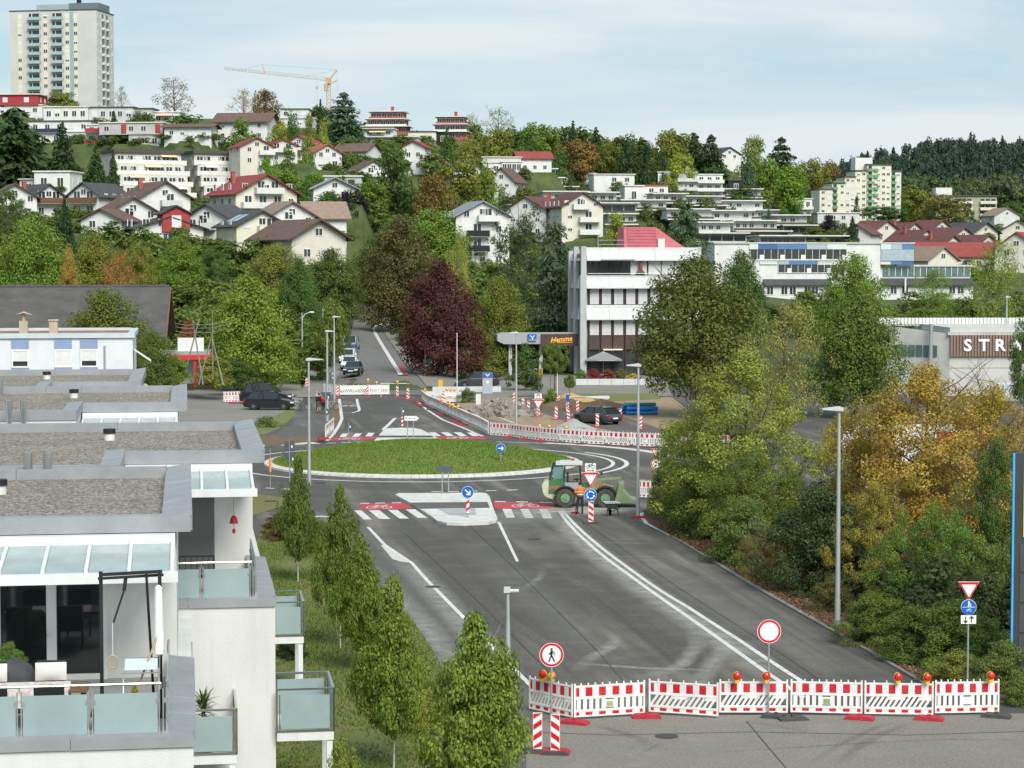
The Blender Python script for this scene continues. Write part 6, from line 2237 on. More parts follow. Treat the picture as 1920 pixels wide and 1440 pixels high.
# ---- white house with blue panels behind the row
def blue_house():
 t = thing('clapboard_house','white clapboard house with pale blue window panels and flat roof','house',UV(-2.7,114.7),TH)
 m = mat('white clapboard',(.66,.68,.70),.8,var=.05)
 nt = m.node_tree
 ge,se = nt.nodes.new('ShaderNodeNewGeometry'),nt.nodes.new('ShaderNodeSeparateXYZ')
 nt.links.new(ge.outputs['Position'],se.inputs[0])
 mu,fr = nt.nodes.new('ShaderNodeMath'),nt.nodes.new('ShaderNodeMath')
 mu.operation,fr.operation = 'MULTIPLY','FRACT'
 mu.inputs[1].default_value = 7.5
 nt.links.new(se.outputs['Z'],mu.inputs[0])
 nt.links.new(mu.outputs[0],fr.inputs[0])
 bp = nt.nodes.new('ShaderNodeBump')
 bp.inputs['Strength'].default_value,bp.inputs['Distance'].default_value = .35,.02
 nt.links.new(fr.outputs[0],bp.inputs['Height'])
 nt.links.new(bp.outputs[0],nt.nodes['Principled BSDF'].inputs['Normal'])
 zt = 9.75
 b = MB()
 b.box(-24,0,-1,0,8.5,zt - .35)
 b.build('wall',m,t)
 b = MB()
 b.box(-24,-.12,zt - .35,.12,.25,zt - .1).box(-.25,.25,zt - .35,.12,8.6,zt - .1).box(-24,8.3,zt - .35,-.25,8.6,zt - .08)
 b.build('roof_edge',mat('pale metal edge',(.5,.56,.58),.5,var=.08),t)
 b = MB()
 b.box(-24,.25,zt - .42,-.25,8.3,zt - .22)
 b.build('roof',mat('rusty roof felt',(.22,.09,.06),.9,col2=(.3,.2,.16),scale=.8),t)
 mb = mat('pale blue panel',(.24,.30,.46),.7,var=.06)
 for px0,px1,op in ((27,59,.25),(105,137,0),(152,184,.25)):
  xa,xb = [(q - 248) / 36.0 for q in (px0,px1)]
  b = MB()
  b.box(xa,-.05,zt - .92,xb,.01,zt - .36)
  b.build('window_panel',mb,t)
  b = MB()
  b.box(xa,-.05,zt - 3.2,xb,.01,zt - 1.86)
  b.build('window_panel',mb,t)
  b = MB()
  b.mat(0)
  for q in ((xa,zt - 1.86,xb,zt - 1.78),(xa,zt - 1.0,xb,zt - .92),(xa,zt - 1.78,xa + .08,zt - 1.0),(xb - .08,zt - 1.78,xb,zt - 1.0)):
   b.box(q[0],-.07,q[1],q[2],.02,q[3])
  b.mat(1).box(xa + .08,-.02,zt - 1.78,xb - .08,0.005,zt - 1.0)
  b.mat(2).box(xa + .08,-.05,zt - 1.78 + op,xb - .08,-.021,zt - 1.0)
  b.build('window',[M_FRAME,M_GLASS,M_SHUT],t)
 b = MB()
 b.cyl((-1.42,-.09,zt - 3),(-1.42,-.09,zt - .75),.045,n=8)
 b.build('downpipe',M_METAL,t)
 for x,cap in ((-5.75,1),(-4.2,0)):
  b = MB()
  b.box(x - .22,3.2,zt - .3,x + .22,3.7,zt + .45)
  if cap:
   b.cyl((x,3.45,zt + .45),(x,3.45,zt + .8),.1)
   b.prism([(x - .42,zt + .78),(x,zt + .95),(x + .42,zt + .78),(x,zt + .88)],'y',3.1,3.8)
  else:
   b.box(x - .27,3.15,zt + .45,x + .27,3.75,zt + .52)
  b.build('chimney',mat('rendered chimney',(.42,.36,.28),.9),t)
 b = MB()
 b.add([(.02,.5,zt - 1.0),(.02,2.5,zt - 1.0),(.9,2.5,zt - 1.6),(.9,.5,zt - 1.6),(.9,2.5,zt - 1.75),(.9,.5,zt - 1.75)],[(0,1,2,3),(3,2,4,5)])
 b.build('awning',M_OFFW,t)
blue_house()
ps = thing('garden_parasol','pale pink garden parasol behind the fourth apartment block','parasol',A(272,735,116) + Vector((0,0,-2.3)),0)
b = MB()
b.lathe([(1.0,2.0),(.98,2.05),(.05,2.75)],8)
b.build('canopy',mat('pink canvas',(.62,.46,.42),.9),ps)
b = MB()
b.cyl((0,0,-3),(0,0,2.7),.03)
b.build('pole',M_ALU,ps)
# ---- barn with the long dark tiled roof
def barn():
 p = A(318,537,152)
 th = R(6)
 t = thing('tiled_barn','long barn with dark grey tiled roof and timber gable','barn',(p.x,p.y,0),th)
 zr = p.z - .1
 ze,half,L = zr - 3.1,6.5,40
 b = MB()
 b.prism([(-half + .6,-1),(half - .6,-1),(half - .6,ze),(0,zr - .25),(-half + .6,ze)],'x',-L,-.9)
 b.build('wall',M_CREAM,t)
 b = MB()
 b.prism([(-half + .6,ze - .1),(half - .6,ze - .1),(0,zr - .22)],'x',-.9,-.7)
 b.build('timber_gable',mat('orange timber boards',(.36,.17,.07),.8,var=.25,scale=4),t)
 b = MB()
 b.prism([(-half,ze - .25),(0,zr - .1),(half,ze - .25),(half,ze - .05),(0,zr + .12),(-half,ze - .05)],'x',-L,0)
 rf = b.build('roof',R_BARN,t)
 b = MB()
 b.prism([(-half - .02,ze - .28),(0,zr - .13),(half + .02,ze - .28),(half + .02,ze - .10),(0,zr + .05),(-half - .02,ze - .10)],'x',0.002,.12)
 b.build('barge_board',M_WOOD,t)
 # ridge tiles
 rt = MB()
 rt.prism([(-.16,-.02),(-.1,.12),(.1,.12),(.16,-.02)],'x',0,.48)
 me_ = rt.mesh('ridge_tile',R_BARN)
 for i in range(78):
  obj('ridge_tile',me_,rf,(-.5 - i * .5,0,zr + .1 + (.015 if i % 2 else 0)))
def barn_roof_mat():
 m = roofmat('barn tiles',(.105,.098,.095),(.07,.066,.066),.9)
 nt = m.node_tree
 return m
R_BARN = barn_roof_mat()
barn()
# ---- red pavilion
pv = thing('red_pavilion','small pavilion with red posts and beams behind the trees','pavilion',A(362,722,210),R(6))
b = MB()
b.box(-3.6,0,2.9,1.6,5,3.2)
b.build('roof',M_ROOFG,pv)
b = MB()
b.box(-3.7,-.15,2.45,1.7,0,2.9).box(1.6,0,2.45,1.75,5,2.9)
b.build('beam',mat('signal red paint',(.55,.03,.03),.6,var=.1),pv)
for x in (-3.4,-1.2,.2,1.45):
 b = MB()
 b.box(x - .12,.02,-.2,x + .12,.26,2.45)
 b.build('post',mat('signal red paint',(.55,.03,.03),.6),pv)
b = MB()
b.box(-1.5,1.5,3.2,1.0,1.62,4.5)
b.build('roof_balustrade',M_WHITE,pv)
b = MB()
b.box(-3.3,3,0,1.4,4.8,2.6)
b.build('back_wall',M_OFFW,pv)
cf = thing('climbing_frame','wooden climbing frame with rope bridge beside the barn','climbing frame',A(368,690,195),0)
M_LOG = mat('grey log',(.20,.19,.15),.9,var=.3)
for x0,x1,z in ((-1.3,.2,4.4),(.6,-.4,4.2),(.2,1.5,3.6),(2.4,1.2,3.2)):
 MB().cyl((x0,0,-1.5),(x1,.8,z),.08,.06,7).build('log',M_LOG,cf)
for z in (3.4,3.8,4.1):
 MB().tube([(-2.6,.4,z),(-1,.6,z - .3),(1.2,.6,z - .25),(3.2,.4,z + .1)],.03,5).build('rope',M_LOG,cf)
for x in (-2.7,1.4):
 MB().cyl((x,.5,-1),(x,.5,5.2),.07,.05,6).build('post',M_LOG,cf)
# ================================================================== office building with restaurant
M_OFFC = mat('white concrete panel',(.57,.58,.58),.85,var=.06,scale=.7,bump=.15)
grime(M_OFFC,.2,(.8,.8,.08))
M_FIN = mat('grey concrete fin',(.42,.43,.43),.88,var=.10,scale=.9,bump=.2)
M_MULL = mat('dark purple mullion',(.045,.025,.035),.6,var=.2)
M_BROWNP = mat('brown facade panel',(.075,.052,.042),.55,var=.12)
M_PINK = mat('pink roof tiles',(.50,.14,.16),.8,col2=(.38,.11,.13),scale=1.1,detail=7)
def office():
 p = G(1088,703,.15)
 th = R(6.5)
 t = thing('office_building','white concrete office building with pink roof house and grey corner fins','office building',p,th)
 W_,D = 14.0,15.0
 k = p.y / FPX
 def z(row):
  return (703 - row) * k
 core = MB()
 core.box(.9,1.2,-.5,W_ - .2,D,z(466))
 core.build('core_wall',M_LGREY,t)
 # sloping spandrel bands: recessed at the top, proud at the foot
 for r0,r1 in ((464,489),(516,541),(572,600)):
  n_ = 5
  for i in range(n_):
   x0,x1 = .75 + (W_ - .6) * i / n_ + .01,.75 + (W_ - .6) * (i + 1) / n_ - .01
   b = MB()
   b.prism([(1.2,z(r0)),(.55,z(r0)),(.5,z(r0) - .35),(.02,z(r1) + .12),(.02,z(r1)),(1.2,z(r1))],'x',x0,x1)
   b.build('spandrel_panel',M_OFFC,t)
 # window bands with blinds
 for r0,r1 in ((541,573),(600,631)):
  n_ = 9
  for i in range(n_):
   x0 = 1.05 + i * (W_ - 1.2) / n_
   x1 = x0 + (W_ - 1.2) / n_
   b = MB()
   b.mat(0)
   b.box(x0,.72,z(r1),x0 + .13,1.0,z(r0)).box(x1 - .13,.72,z(r1),x1 - .001,1.0,z(r0)).box(x0 + .13,.74,z(r1),x1 - .13,1.0,z(r1) + .10)
   b.mat(1).box(x0 + .13,.9,z(r1) + .1,x1 - .13,.95,z(r0))
   f_ = b.build('window',[M_MULL,M_GLASS],t)
   b = MB()
   nb = 12
   for q in range(nb):
    h = (z(r0) - z(r1) - .14) / nb
    b.box(x0 + .18,.80,z(r1) + .14 + q * h,x1 - .18,.84,z(r1) + .14 + (q + .9) * h)
   b.build('blind',M_OFFC,f_)
 # roof-terrace storey: dark recess on the left, blinds on the right
 b = MB()
 b.box(.95,1.0,z(516),6.3,1.16,z(489))
 rec = b.build('loggia',mat('dark loggia glass',(.02,.02,.022),.15,spec=.6),t)
 for x in (1.6,2.3,3.6,4.9):
  b = MB()
  b.box(x - .05,.92,z(516),x + .05,1.0,z(489))
  b.build('loggia_frame',M_MULL,rec)
 b = MB()
 b.mat(0).box(6.0,.85,z(515),7.9,1.15,z(489))
 b.build('loggia_wall',M_OFFC,t)
 b = MB()
 b.prism([(6.55,z(514)),(7.7,z(514)),(7.3,z(505)),(7.3,z(489)),(6.95,z(489)),(6.95,z(505))],'y',.3,.8)
 b.build('fireplace',mat('brown fireplace',(.16,.07,.045),.8),t)
 for i in range(4):
  x0 = 8.1 + i * 1.55
  b = MB()
  b.box(x0,.82,z(515),x0 + 1.45,.9,z(490))
  b.build('blind',M_OFFC,t)
  b = MB()
  b.box(x0 - .08,.75,z(516),x0 - .02,.92,z(489))
  b.build('mullion',M_MULL,t)
 awning(t,2.4,6.4,.55,z(483),.9,.25,mat('grey awning',(.35,.36,.36),.9))
 b = MB()
 b.cyl((.9,.3,z(513)),(W_ - .6,.3,z(513)),.04,n=6)
 b.build('handrail',M_METAL,t)
 # ground floor: brown panels over dark glass
 for i in range(9):
  x0 = 1.05 + i * (W_ - 1.2) / 9
  b = MB()
  b.mat(0).box(x0 + .1,.7,z(656),x0 + 1.32,.9,z(631))
  b.mat(1).box(x0 + .1,.95,0,x0 + 1.32,1.0,z(656))
  b.mat(2).box(x0 - .02,.6,0,x0 + .1,1.0,z(631))
  b.build('shopfront_bay',[M_BROWNP,M_GLASS,M_MULL],t)
 b = MB()
 b.box(2.8,.4,z(656.5),5.0,.7,z(655.5))
 b.build('shop_light',mat('warm strip light',(1,.75,.45),.5,emit=2.5),t)
 # fins on the corner and along the left side
 for x,y,w_,top in ((0.0,-.05,.72,516),(.1,-.02,.6,462),(-.15,4.2,.55,462),(-.15,8.6,.55,470)):
  b = MB()
  b.box(x,y,-.3,x + w_,y + (.9 if y < 1 else .8),z(top))
  b.build('corner_fin',M_FIN,t)
 for y0,y1 in ((1.0,4.2),(5.0,8.6)):
  for r0,r1 in ((470,489),(516,541),(572,600)):
   b = MB()
   b.prism([(.9,z(r0)),(.5,z(r0)),(.1,z(r1)),(.9,z(r1))],'y',y0,y1)
   b.build('side_spandrel',M_OFFC,t)
  for r0,r1 in ((489,516),(541,572),(600,640)):
   win(t,.86,(y0 + y1) / 2,(z(r0) + z(r1)) / 2,2.6,z(r0) - z(r1),'b','l')
 b = MB()
 b.box(.2,.5,z(486),2.3,8,z(476))
 b.build('pink_band',M_PINK,t)
 # pink roof house
 b = MB()
 x0,x1,x2 = 5.6,9.5,13.0
 b.add([(x0,3,z(466)),(x2,3,z(466)),(x2,9,z(466)),(x0,9,z(466)),(x0 + .1,4.0,z(425)),(x1,4.0,z(425)),(x1,8,z(425)),(x0 + .1,8,z(425))],
   [(0,1,5,4),(1,2,6,5),(2,3,7,6),(3,0,4,7),(4,5,6,7)])
 rh_ = b.build('roof_house',M_PINK,t)
 for q in range(7):
  zz0 = z(466) + (z(425) - z(466)) * q / 7
  yy0 = 3 + 1.0 * q / 7
  xx1 = x2 + (x1 - x2) * q / 7
  b = MB()
  b.box(x0 + .5,yy0 - .05,zz0,min(x1,xx1),yy0 + .1,zz0 + .30)
  b.build('tile_course',M_PINK,rh_)
 b = MB()
 b.box(9.6,2.9,z(466),10.4,3.6,z(447))
 b.build('roof_door',M_OFFC,rh_)
 b = MB()
 b.cyl((2.5,3,z(466)),(2.5,3,z(440)),.04).bar((2.5,3,z(450)),(5.6,3,z(450)),.05).bar((2.5,3,z(458)),(5.6,3,z(458)),.05)
 b.build('roof_railing',M_METAL,t)
 b = MB()
 b.box(W_ - .1,.4,z(489),W_ + .25,2,z(463))
 b.build('corner_fin',M_FIN,t)
 return t,p,th,z
OFF,OP,OTH,oz = office()
# bank canopy with the signs
cp = G(953,700,.15)
can = thing('entrance_canopy','grey flat canopy with brown restaurant sign and bank sign beside the office','canopy',(OP.x,OP.y,OP.z),OTH)
b = MB()
b.box(-8.6,2.2,oz(646),-.2,14,oz(633)).box(-8.6,2.2,oz(633),-.2,2.5,oz(624))
b.prism([(-8.6,oz(646)),(-8.6,oz(624)),(-9.4,oz(628)),(-9.4,oz(640))],'y',2.2,14)
b.build('roof_slab',mat('canopy grey',(.34,.35,.36),.8,var=.08),can)
b = MB()
b.box(-4.3,1.85,oz(650),.0,2.19,oz(627))
fs_ = b.build('sign_fascia',M_BROWNP,can)
me = text_mesh('lettering','Hamma',.82,mat('orange sign lettering',(.95,.38,.05),.5,emit=.25),.02,.35,.012)
o = obj('lettering',me,fs_,(-2.0,1.83,oz(637.5)))
o.rotation_euler = (math.pi / 2,R(-5),0)
b = MB()
b.box(-3.0,1.80,oz(643.3),-.6,1.84,oz(642.3))
b.build('lettering_underline',mat('orange sign lettering',(.95,.38,.05),.5),fs_)
b = MB()
b.mat(0).box(-5.85,1.95,oz(639),-4.85,2.19,oz(627))
b.mat(1)
zc = oz(633)
b.prism([(-5.65,zc + .22),(-5.35,zc - .2),(-5.05,zc + .22),(-5.18,zc + .22),(-5.35,zc - .02),(-5.52,zc + .22)],'y',1.92,1.95)
b.box(-5.40,1.921,zc - .3,-5.30,1.949,zc + .05).box(-5.8,1.921,zc - .36,-4.9,1.949,zc - .30)
b.build('bank_sign',[mat('bank blue',(.02,.12,.45),.5),M_WHITE],can)
for x in (-8.0,-4.4):
 b = MB()
 b.box(x,3.0,-.3,x + .4,3.4,oz(646))
 b.build('post',M_FIN,can)
b = MB()
b.box(-8.4,9,-.3,0,9.3,oz(646))
b.build('back_wall',M_BROWNP,can)
# restaurant parasol
pp = G(1131,703,.1)
pr = thing('parasol','large open grey parasol before the restaurant windows','parasol',pp,0)
b = MB()
s_ = pp.y / FPX
hw = 34 * s_
b.add([(-hw,-hw * .7,1.85),(hw,-hw * .7,1.85),(hw,hw * .7,1.85),(-hw,hw * .7,1.85),(0,0,2.75),(-hw,-hw * .7,1.68),(hw,-hw * .7,1.68),(hw,hw * .7,1.68),(-hw,hw * .7,1.68)],
  [(0,1,4),(1,2,4),(2,3,4),(3,0,4),(5,6,1,0),(6,7,2,1),(7,8,3,2),(8,5,0,3)])
b.build('canopy',mat('grey parasol cloth',(.22,.235,.24),.9,var=.08),pr)
b = MB()
b.cyl((0,0,0),(0,0,2.74),.035)
b.build('pole',M_METAL,pr)
b = MB()
b.box(-.4,-.4,0,.4,.4,.08)
b.build('base',M_GREYC,pr)
for dx in (-1.4,.0,1.5):
 me = text_mesh('lettering','Hamma',.34,M_WHITE,.004,.3)
 o = obj('lettering',me,pr,(dx * .45 + .3,-hw * .7 - .005,1.76))
 o.rotation_euler = (math.pi / 2,0,0)
 o.scale = (.6,.6,1)
# planter in front
pl = thing('planter_wall','long low white planter wall in front of the restaurant','planter',G(1080,722,0),R(1.5))
for i in range(6):
 b = MB()
 b.box(i * 1.28 + .01,0,-.1,i * 1.28 + 1.26,.3,.65)
 b.build('wall_slab',M_OFFC,pl)
for i,(cx,col_,w,lab) in enumerate(((1090,GREEN,24,'green bush at the left end of the planter'),(1112,(.22,.055,.045),34,'red-leaved shrub in the planter, left part'),(1140,(.20,.07,.045),34,'red-brown shrub in the planter under the parasol'),
          (1165,(.13,.13,.04),30,'olive shrub in the planter, right part'),(1188,(.42,.34,.05),30,'yellow shrub trailing over the planter end'))):
 p = G(cx,721,0) + Vector((0,.9,.4))
 plant('planter_shrub','H_mid',p,w / S(p.y),1.3 if i < 4 else .8,col_,lab,'shrub')
# ================================================================== school with blue bands
M_BLUE1 = mat('mid blue panel',(.10,.20,.38),.6,var=.06)
M_BLUE2 = mat('deep blue panel',(.06,.13,.28),.6,var=.06)
M_BLUE3 = mat('grey blue panel',(.38,.44,.47),.6,var=.06)
M_BLUE4 = mat('pale panel',(.60,.66,.66),.6,var=.06)
def school():
 Y = 410
 o_ = A(1400,560,Y)
 t = thing('school_building','long white school building with blue panel bands and ribbon windows','school',o_,R(4))
 def x(px):
  return (px - 1400) / 10.0
 def z(py):
  return (560 - py) / 10.0
 b = MB()
 b.box(x(1340),.6,-4,x(1655),14,z(457)).box(x(1655),1.6,-4,x(1830),12,z(500)).box(x(1655),.5,z(496),x(1718),10,z(457))
 b.build('wall',M_WHITE,t)
 b = MB()
 b.box(x(1338),.3,z(457),x(1720),14.3,z(454.5)).box(x(1720),1.2,z(500),x(1832),12.3,z(497))
 b.build('roof',M_LGREY,t)
 cols_ = ((1405,1422,M_BLUE4),(1422,1457,M_BLUE2),(1457,1514,M_BLUE1),(1514,1553,M_BLUE3),(1553,1590,M_BLUE4),(1655,1675,M_BLUE4),(1675,1696,M_BLUE3),(1696,1718,M_BLUE1))
 for a,c,m in cols_:
  b = MB()
  b.box(x(a) + .02,.38,z(467.5),x(c) - .02,.62,z(457.5))
  b.build('facade_panel',m,t)
 for a,c,m in ((1425,1458,M_BLUE4),(1460,1480,M_BLUE3),(1480,1535,M_BLUE1),(1675,1696,M_BLUE1),(1696,1718,M_BLUE2)):
  b = MB()
  b.box(x(a),.38,z(496),x(c),.62,z(489.5))
  b.build('facade_panel',m,t)
 for r0,r1,a,c,n_ in ((468,487,1407,1590,14),(496.5,512,1460,1585,10)):
  for i in range(n_):
   xa,xb = x(a + (c - a) * i / n_),x(a + (c - a) * (i + 1) / n_)
   b = MB()
   b.mat(0).box(xa,.5,z(r1),xb,.59,z(r0))
   b.mat(1).box(xa,.42,z(r1),xa + .07,.5,z(r0)).box(xa + .07,.42,z(r1),xb,.5,z(r1) + .1)
   if i % 3 == 1:
    b.box(xa + .5,.44,z(r1) + .1,xb,.49,z(r1) + .9)
   b.build('window',[M_GLASS,M_FRAME],t)
 b = MB()
 b.box(x(1405),.1,z(487.6),x(1592),.2,z(486.8))
 b.build('railing',M_FRAME,t)
 for i in range(10):
  xa = x(1656 + 6.1 * i)
  b = MB()
  b.mat(0).box(xa,.3,z(489),xa + .58,.49,z(468))
  b.mat(1).box(xa + .58,.25,z(489),xa + .61,.49,z(468))
  b.build('window',[mat('pale glass',(.35,.44,.48),.15,spec=.6),M_FRAME],t)
 for i in range(14):
  xa = x(1662 + 12 * i)
  b = MB()
  b.mat(0).box(xa,1.4,z(518),xa + 1.1,1.59,z(501))
  b.mat(1).box(xa + 1.1,1.35,z(518),xa + 1.2,1.59,z(501))
  b.build('window',[M_GLASSG,M_FRAME],t)
 # lower wing with the dark lean-to roof
 b = MB()
 b.prism([(-1.2,z(536)),(1.2,z(522)),(1.2,z(520)),(-1.2,z(534))],'x',x(1432),x(1560))
 b.build('lean_to_roof',R_DARK,t)
 b = MB()
 b.prism([(-1.2,z(536)),(1.5,z(524)),(1.5,z(522)),(-1.2,z(534))],'x',x(1655),x(1830))
 b.build('lean_to_roof',R_DARK,t)
 b = MB()
 b.box(x(1432),-.6,-7,x(1560),.59,z(536)).box(x(1655),-.5,-7,x(1830),1.5,z(536))
 b.build('lower_wing',M_WHITE,t)
 for a in (1437,1464,1480,1508,1522):
  win(t,x(a + 6),-.63,z(545),1.3,1.6,'d')
 for a in (1678,1700,1790,1806):
  win(t,x(a),-.53,z(544),1.3,1.6,'d')
  win(t,x(a - 8),-.53,z(580),1.3,1.6,'d')
 b = MB()
 b.cyl((x(1698),-1.4,-6),(x(1698),-1.4,z(520)),.18)
 b.build('column',M_WHITE,t)
school()
# ================================================================== concrete hall with the lettering
def hall():
 p = G(1780,742,0)
 Y = p.y
 k = Y / FPX
 t = thing('concrete_hall','grey concrete hall with brown ribbed fascia and large white letters','hall',p,R(2))
 def x(px):
  return (px - 1780) * k
 def z(py):
  return (742 - py) * k
 M_CW = mat('stained concrete',(.56,.55,.52),.9,col2=(.44,.43,.41),scale=.5,detail=9,bump=.2)
 b = MB()
 b.box(0,0,-.5,22,16,z(614))
 b.build('front_wall',M_CW,t)
 b = MB()
 b.add([(0,0,-.5),(0,0,z(625)),(x(1668),4,z(612)),(x(1668),4,-.5),(.01,.4,-.5),(.01,.4,z(625)),(x(1668),4.4,z(612)),(x(1668),4.4,-.5)],
   [(0,1,2,3),(7,6,5,4),(1,5,6,2)])
 b.build('side_wall',M_CW,t)
 for i in range(6):
  f0,f1 = .18 + i * .11,.18 + (i + 1) * .11 - .015
  P0,P1 = Vector((0,0,0)).lerp(Vector((x(1668),4,0)),f0),Vector((0,0,0)).lerp(Vector((x(1668),4,0)),f1)
  b = MB()
  zt,zb_ = z(648),z(670)
  off_ = Vector((-.05,-.05,0))
  b.add([P0 + off_ + Vector((0,0,zb_)),P1 + off_ + Vector((0,0,zb_)),P1 + off_ + Vector((0,0,zt)),P0 + off_ + Vector((0,0,zt))],[(0,1,2,3)])
  b.build('window',M_GLASSG,t)
 b = MB()
 for i in range(60):
  b.box(x(1780) + i * .3,-.30,z(668),x(1780) + i * .3 + .22,-.16,z(628))
 b.box(0,-.16,z(668),18,0,z(628))
 fa = b.build('ribbed_fascia',mat('brown ribbed metal',(.22,.155,.125),.6,var=.1,scale=.5),t)
 for i,ch in enumerate('STRAUB'):
  me = text_mesh('letter',ch,27 * k * 1.22,mat('white letter',(.78,.80,.76),.6,var=.06),.05,0,.05)
  o = obj('letter',me,fa,(x(1812) + i * 30.5 * k,-.36,z(648)))
  o.rotation_euler = (math.pi / 2,0,0)
  o.scale = (1.0,.92,1)
 b = MB()
 b.box(x(1775),-.25,z(628),18,12,z(622))
 b.build('roof_edge',M_GREYC,t)
 b = MB()
 for i in range(70):
  b.box(x(1668) + i * .38,13.0,z(615),x(1668) + i * .38 + .26,13.14,z(602))
 b.box(x(1665),13.14,z(618),24,14,z(603))
 b.build('upper_parapet',mat('white corrugated sheet',(.68,.68,.66),.6,var=.06),t)
 b = MB()
 b.cyl((x(1746),.5,-.5),(x(1746),.5,z(607)),.2,n=14)
 b.build('steel_stack',M_METAL,t,smooth=True)
 for zz in (z(652),z(690)):
  b = MB()
  b.box(.02,-.012,zz - .02,18,0.0,zz + .02)
  b.build('wall_joint',M_GRAVELD,t)
 b = MB()
 b.box(x(1900),-6,-.2,x(1960),-5.85,1.2)
hall()
p = G(1872,752,0)
ct = thing('site_container','pale blue and white container with blue lettering before the concrete hall','container',p,R(-8))
b = MB()
b.box(0,0,0,5,2.4,1.6)
b.build('body',mat('pale container paint',(.55,.62,.66),.6,var=.08),ct)
b = MB()
b.box(-.01,.1,.1,.0,2.3,1.5)
b.build('end_door',M_BLUE3,ct)
me = text_mesh('lettering','STR',.6,M_BLUE1,.005)
o = obj('lettering',me,ct,(2.2,-.012,.75))
o.rotation_euler = (math.pi / 2,0,0)
# ================================================================== barriers
M_BWH = mat('barrier white plastic',(.76,.76,.73),.55,var=.05,scale=2)
M_BRED = mat('barrier red sheeting',(.55,.012,.025),.45,var=.08,scale=3)
M_BPALE = mat('reflective sheeting',(.66,.72,.74),.35,var=.04)
for m_ in (M_BWH,M_BRED,M_BPALE):
 grime(m_,.35,(3,3,1.2),.48,.8,(.22,.2,.17))
M_RFOOT = mat('red recycled foot',(.38,.03,.045),.8,var=.2,scale=4)
M_DFOOT = mat('dark recycled foot',(.07,.068,.07),.85,var=.25,scale=4)
M_LAMPY = mat('yellow lamp housing',(.85,.42,.02),.45)
M_LAMPR = mat('red lamp lens',(.65,.02,.01),.2,spec=.6)
M_LAMPO = mat('amber lamp lens',(.95,.45,.03),.2,spec=.6)
M_LBACK = mat('lamp back',(.33,.10,.08),.6)
BL,BH = 2.04,1.0
def barrier_meshes(kind):
 b = MB()
 z0,z1 = .08,1.0
 b.box(0,-.02,z0,.05,.02,z1 + .06).box(BL - .05,-.02,z0,BL,.02,z1 + .06)
 b.box(.05,-.02,.96,BL - .05,.02,z1).box(.05,-.02,.60,BL - .05,.02,.66).box(.05,-.02,.23,BL - .05,.02,.29).box(.05,-.02,z0,BL - .05,.02,.11)
 b.box(.05,-.008,.66,BL - .05,.008,.96).box(.05,-.008,.11,BL - .05,.008,.23)
 npg = 9 if kind == 'B' else 5
 for i in range(npg):
  x = .1 + (BL - .2) * (i + .5) / npg
  b.box(x - .018,-.015,z1,x + .018,.015,z1 + .07)
 if kind == 'B':
  n_ = 11
  for i in range(n_):
   x = .05 + (BL - .1) * (i + .5) / n_
   if i in (5,):
    continue
   b.box(x - .055,-.012,.29,x + .055,.012,.60)
  b.box(.90,-.014,.33,1.15,.014,.55)
 else:
  for i in range(13):
   x = .02 + i * .155
   lo,hi = (.29,.60)
   if i in (4,5,10,11):
    hi = .50
   if x + .2 > BL - .05 or x < .0:
    continue
   b.add([(x,-.012,lo),(x + .085,-.012,lo),(x + .085 + .20 * (hi - lo) / .31,-.012,hi),(x + .20 * (hi - lo) / .31,-.012,hi),
     (x,.012,lo),(x + .085,.012,lo),(x + .085 + .20 * (hi - lo) / .31,.012,hi),(x + .20 * (hi - lo) / .31,.012,hi)],
     [(0,1,2,3),(7,6,5,4),(0,4,5,1),(1,5,6,2),(2,6,7,3),(3,7,4,0)])
  b.box(.72,-.012,.50,1.2,.012,.60).box(1.62,-.012,.50,1.98,.012,.60)
 pan = b.mesh('panel',M_BWH)
 st = MB()
 xs_ = [(.06,.15)] + [(.33 + .385 * i,.33 + .385 * i + .195) for i in range(4)] + [(BL - .15,BL - .06)]
 for a,c in xs_:
  st.box(a,-.0125,.68,c,-.0082,.94)
 red = st.mesh('red_field',M_BRED)
 st = MB()
 for (a,c),(a2,c2) in zip(xs_,xs_[1:]):
  st.box(c + .004,-.0125,.68,a2 - .004,-.0082,.94)
 pale = st.mesh('pale_field',M_BPALE if kind == 'A' else M_BWH)
 st = MB()
 for a,c in xs_:
  st.box(a,-.0125,.125,c,-.0082,.215)
 low = st.mesh('lower_red_field',M_BRED)
 return pan,red,pale,low
BAR = {k: barrier_meshes(k) for k in 'AB'}
FIELDS = [(.06,.15)] + [(.33 + .385 * i,.33 + .385 * i + .195) for i in range(4)] + [(BL - .15,BL - .06)]
RF1 = MB().box(-.5,-.5,-.5,.5,.5,.5).mesh('red_field',M_BRED)
PF1 = MB().box(-.5,-.5,-.5,.5,.5,.5).mesh('pale_field',M_BPALE)
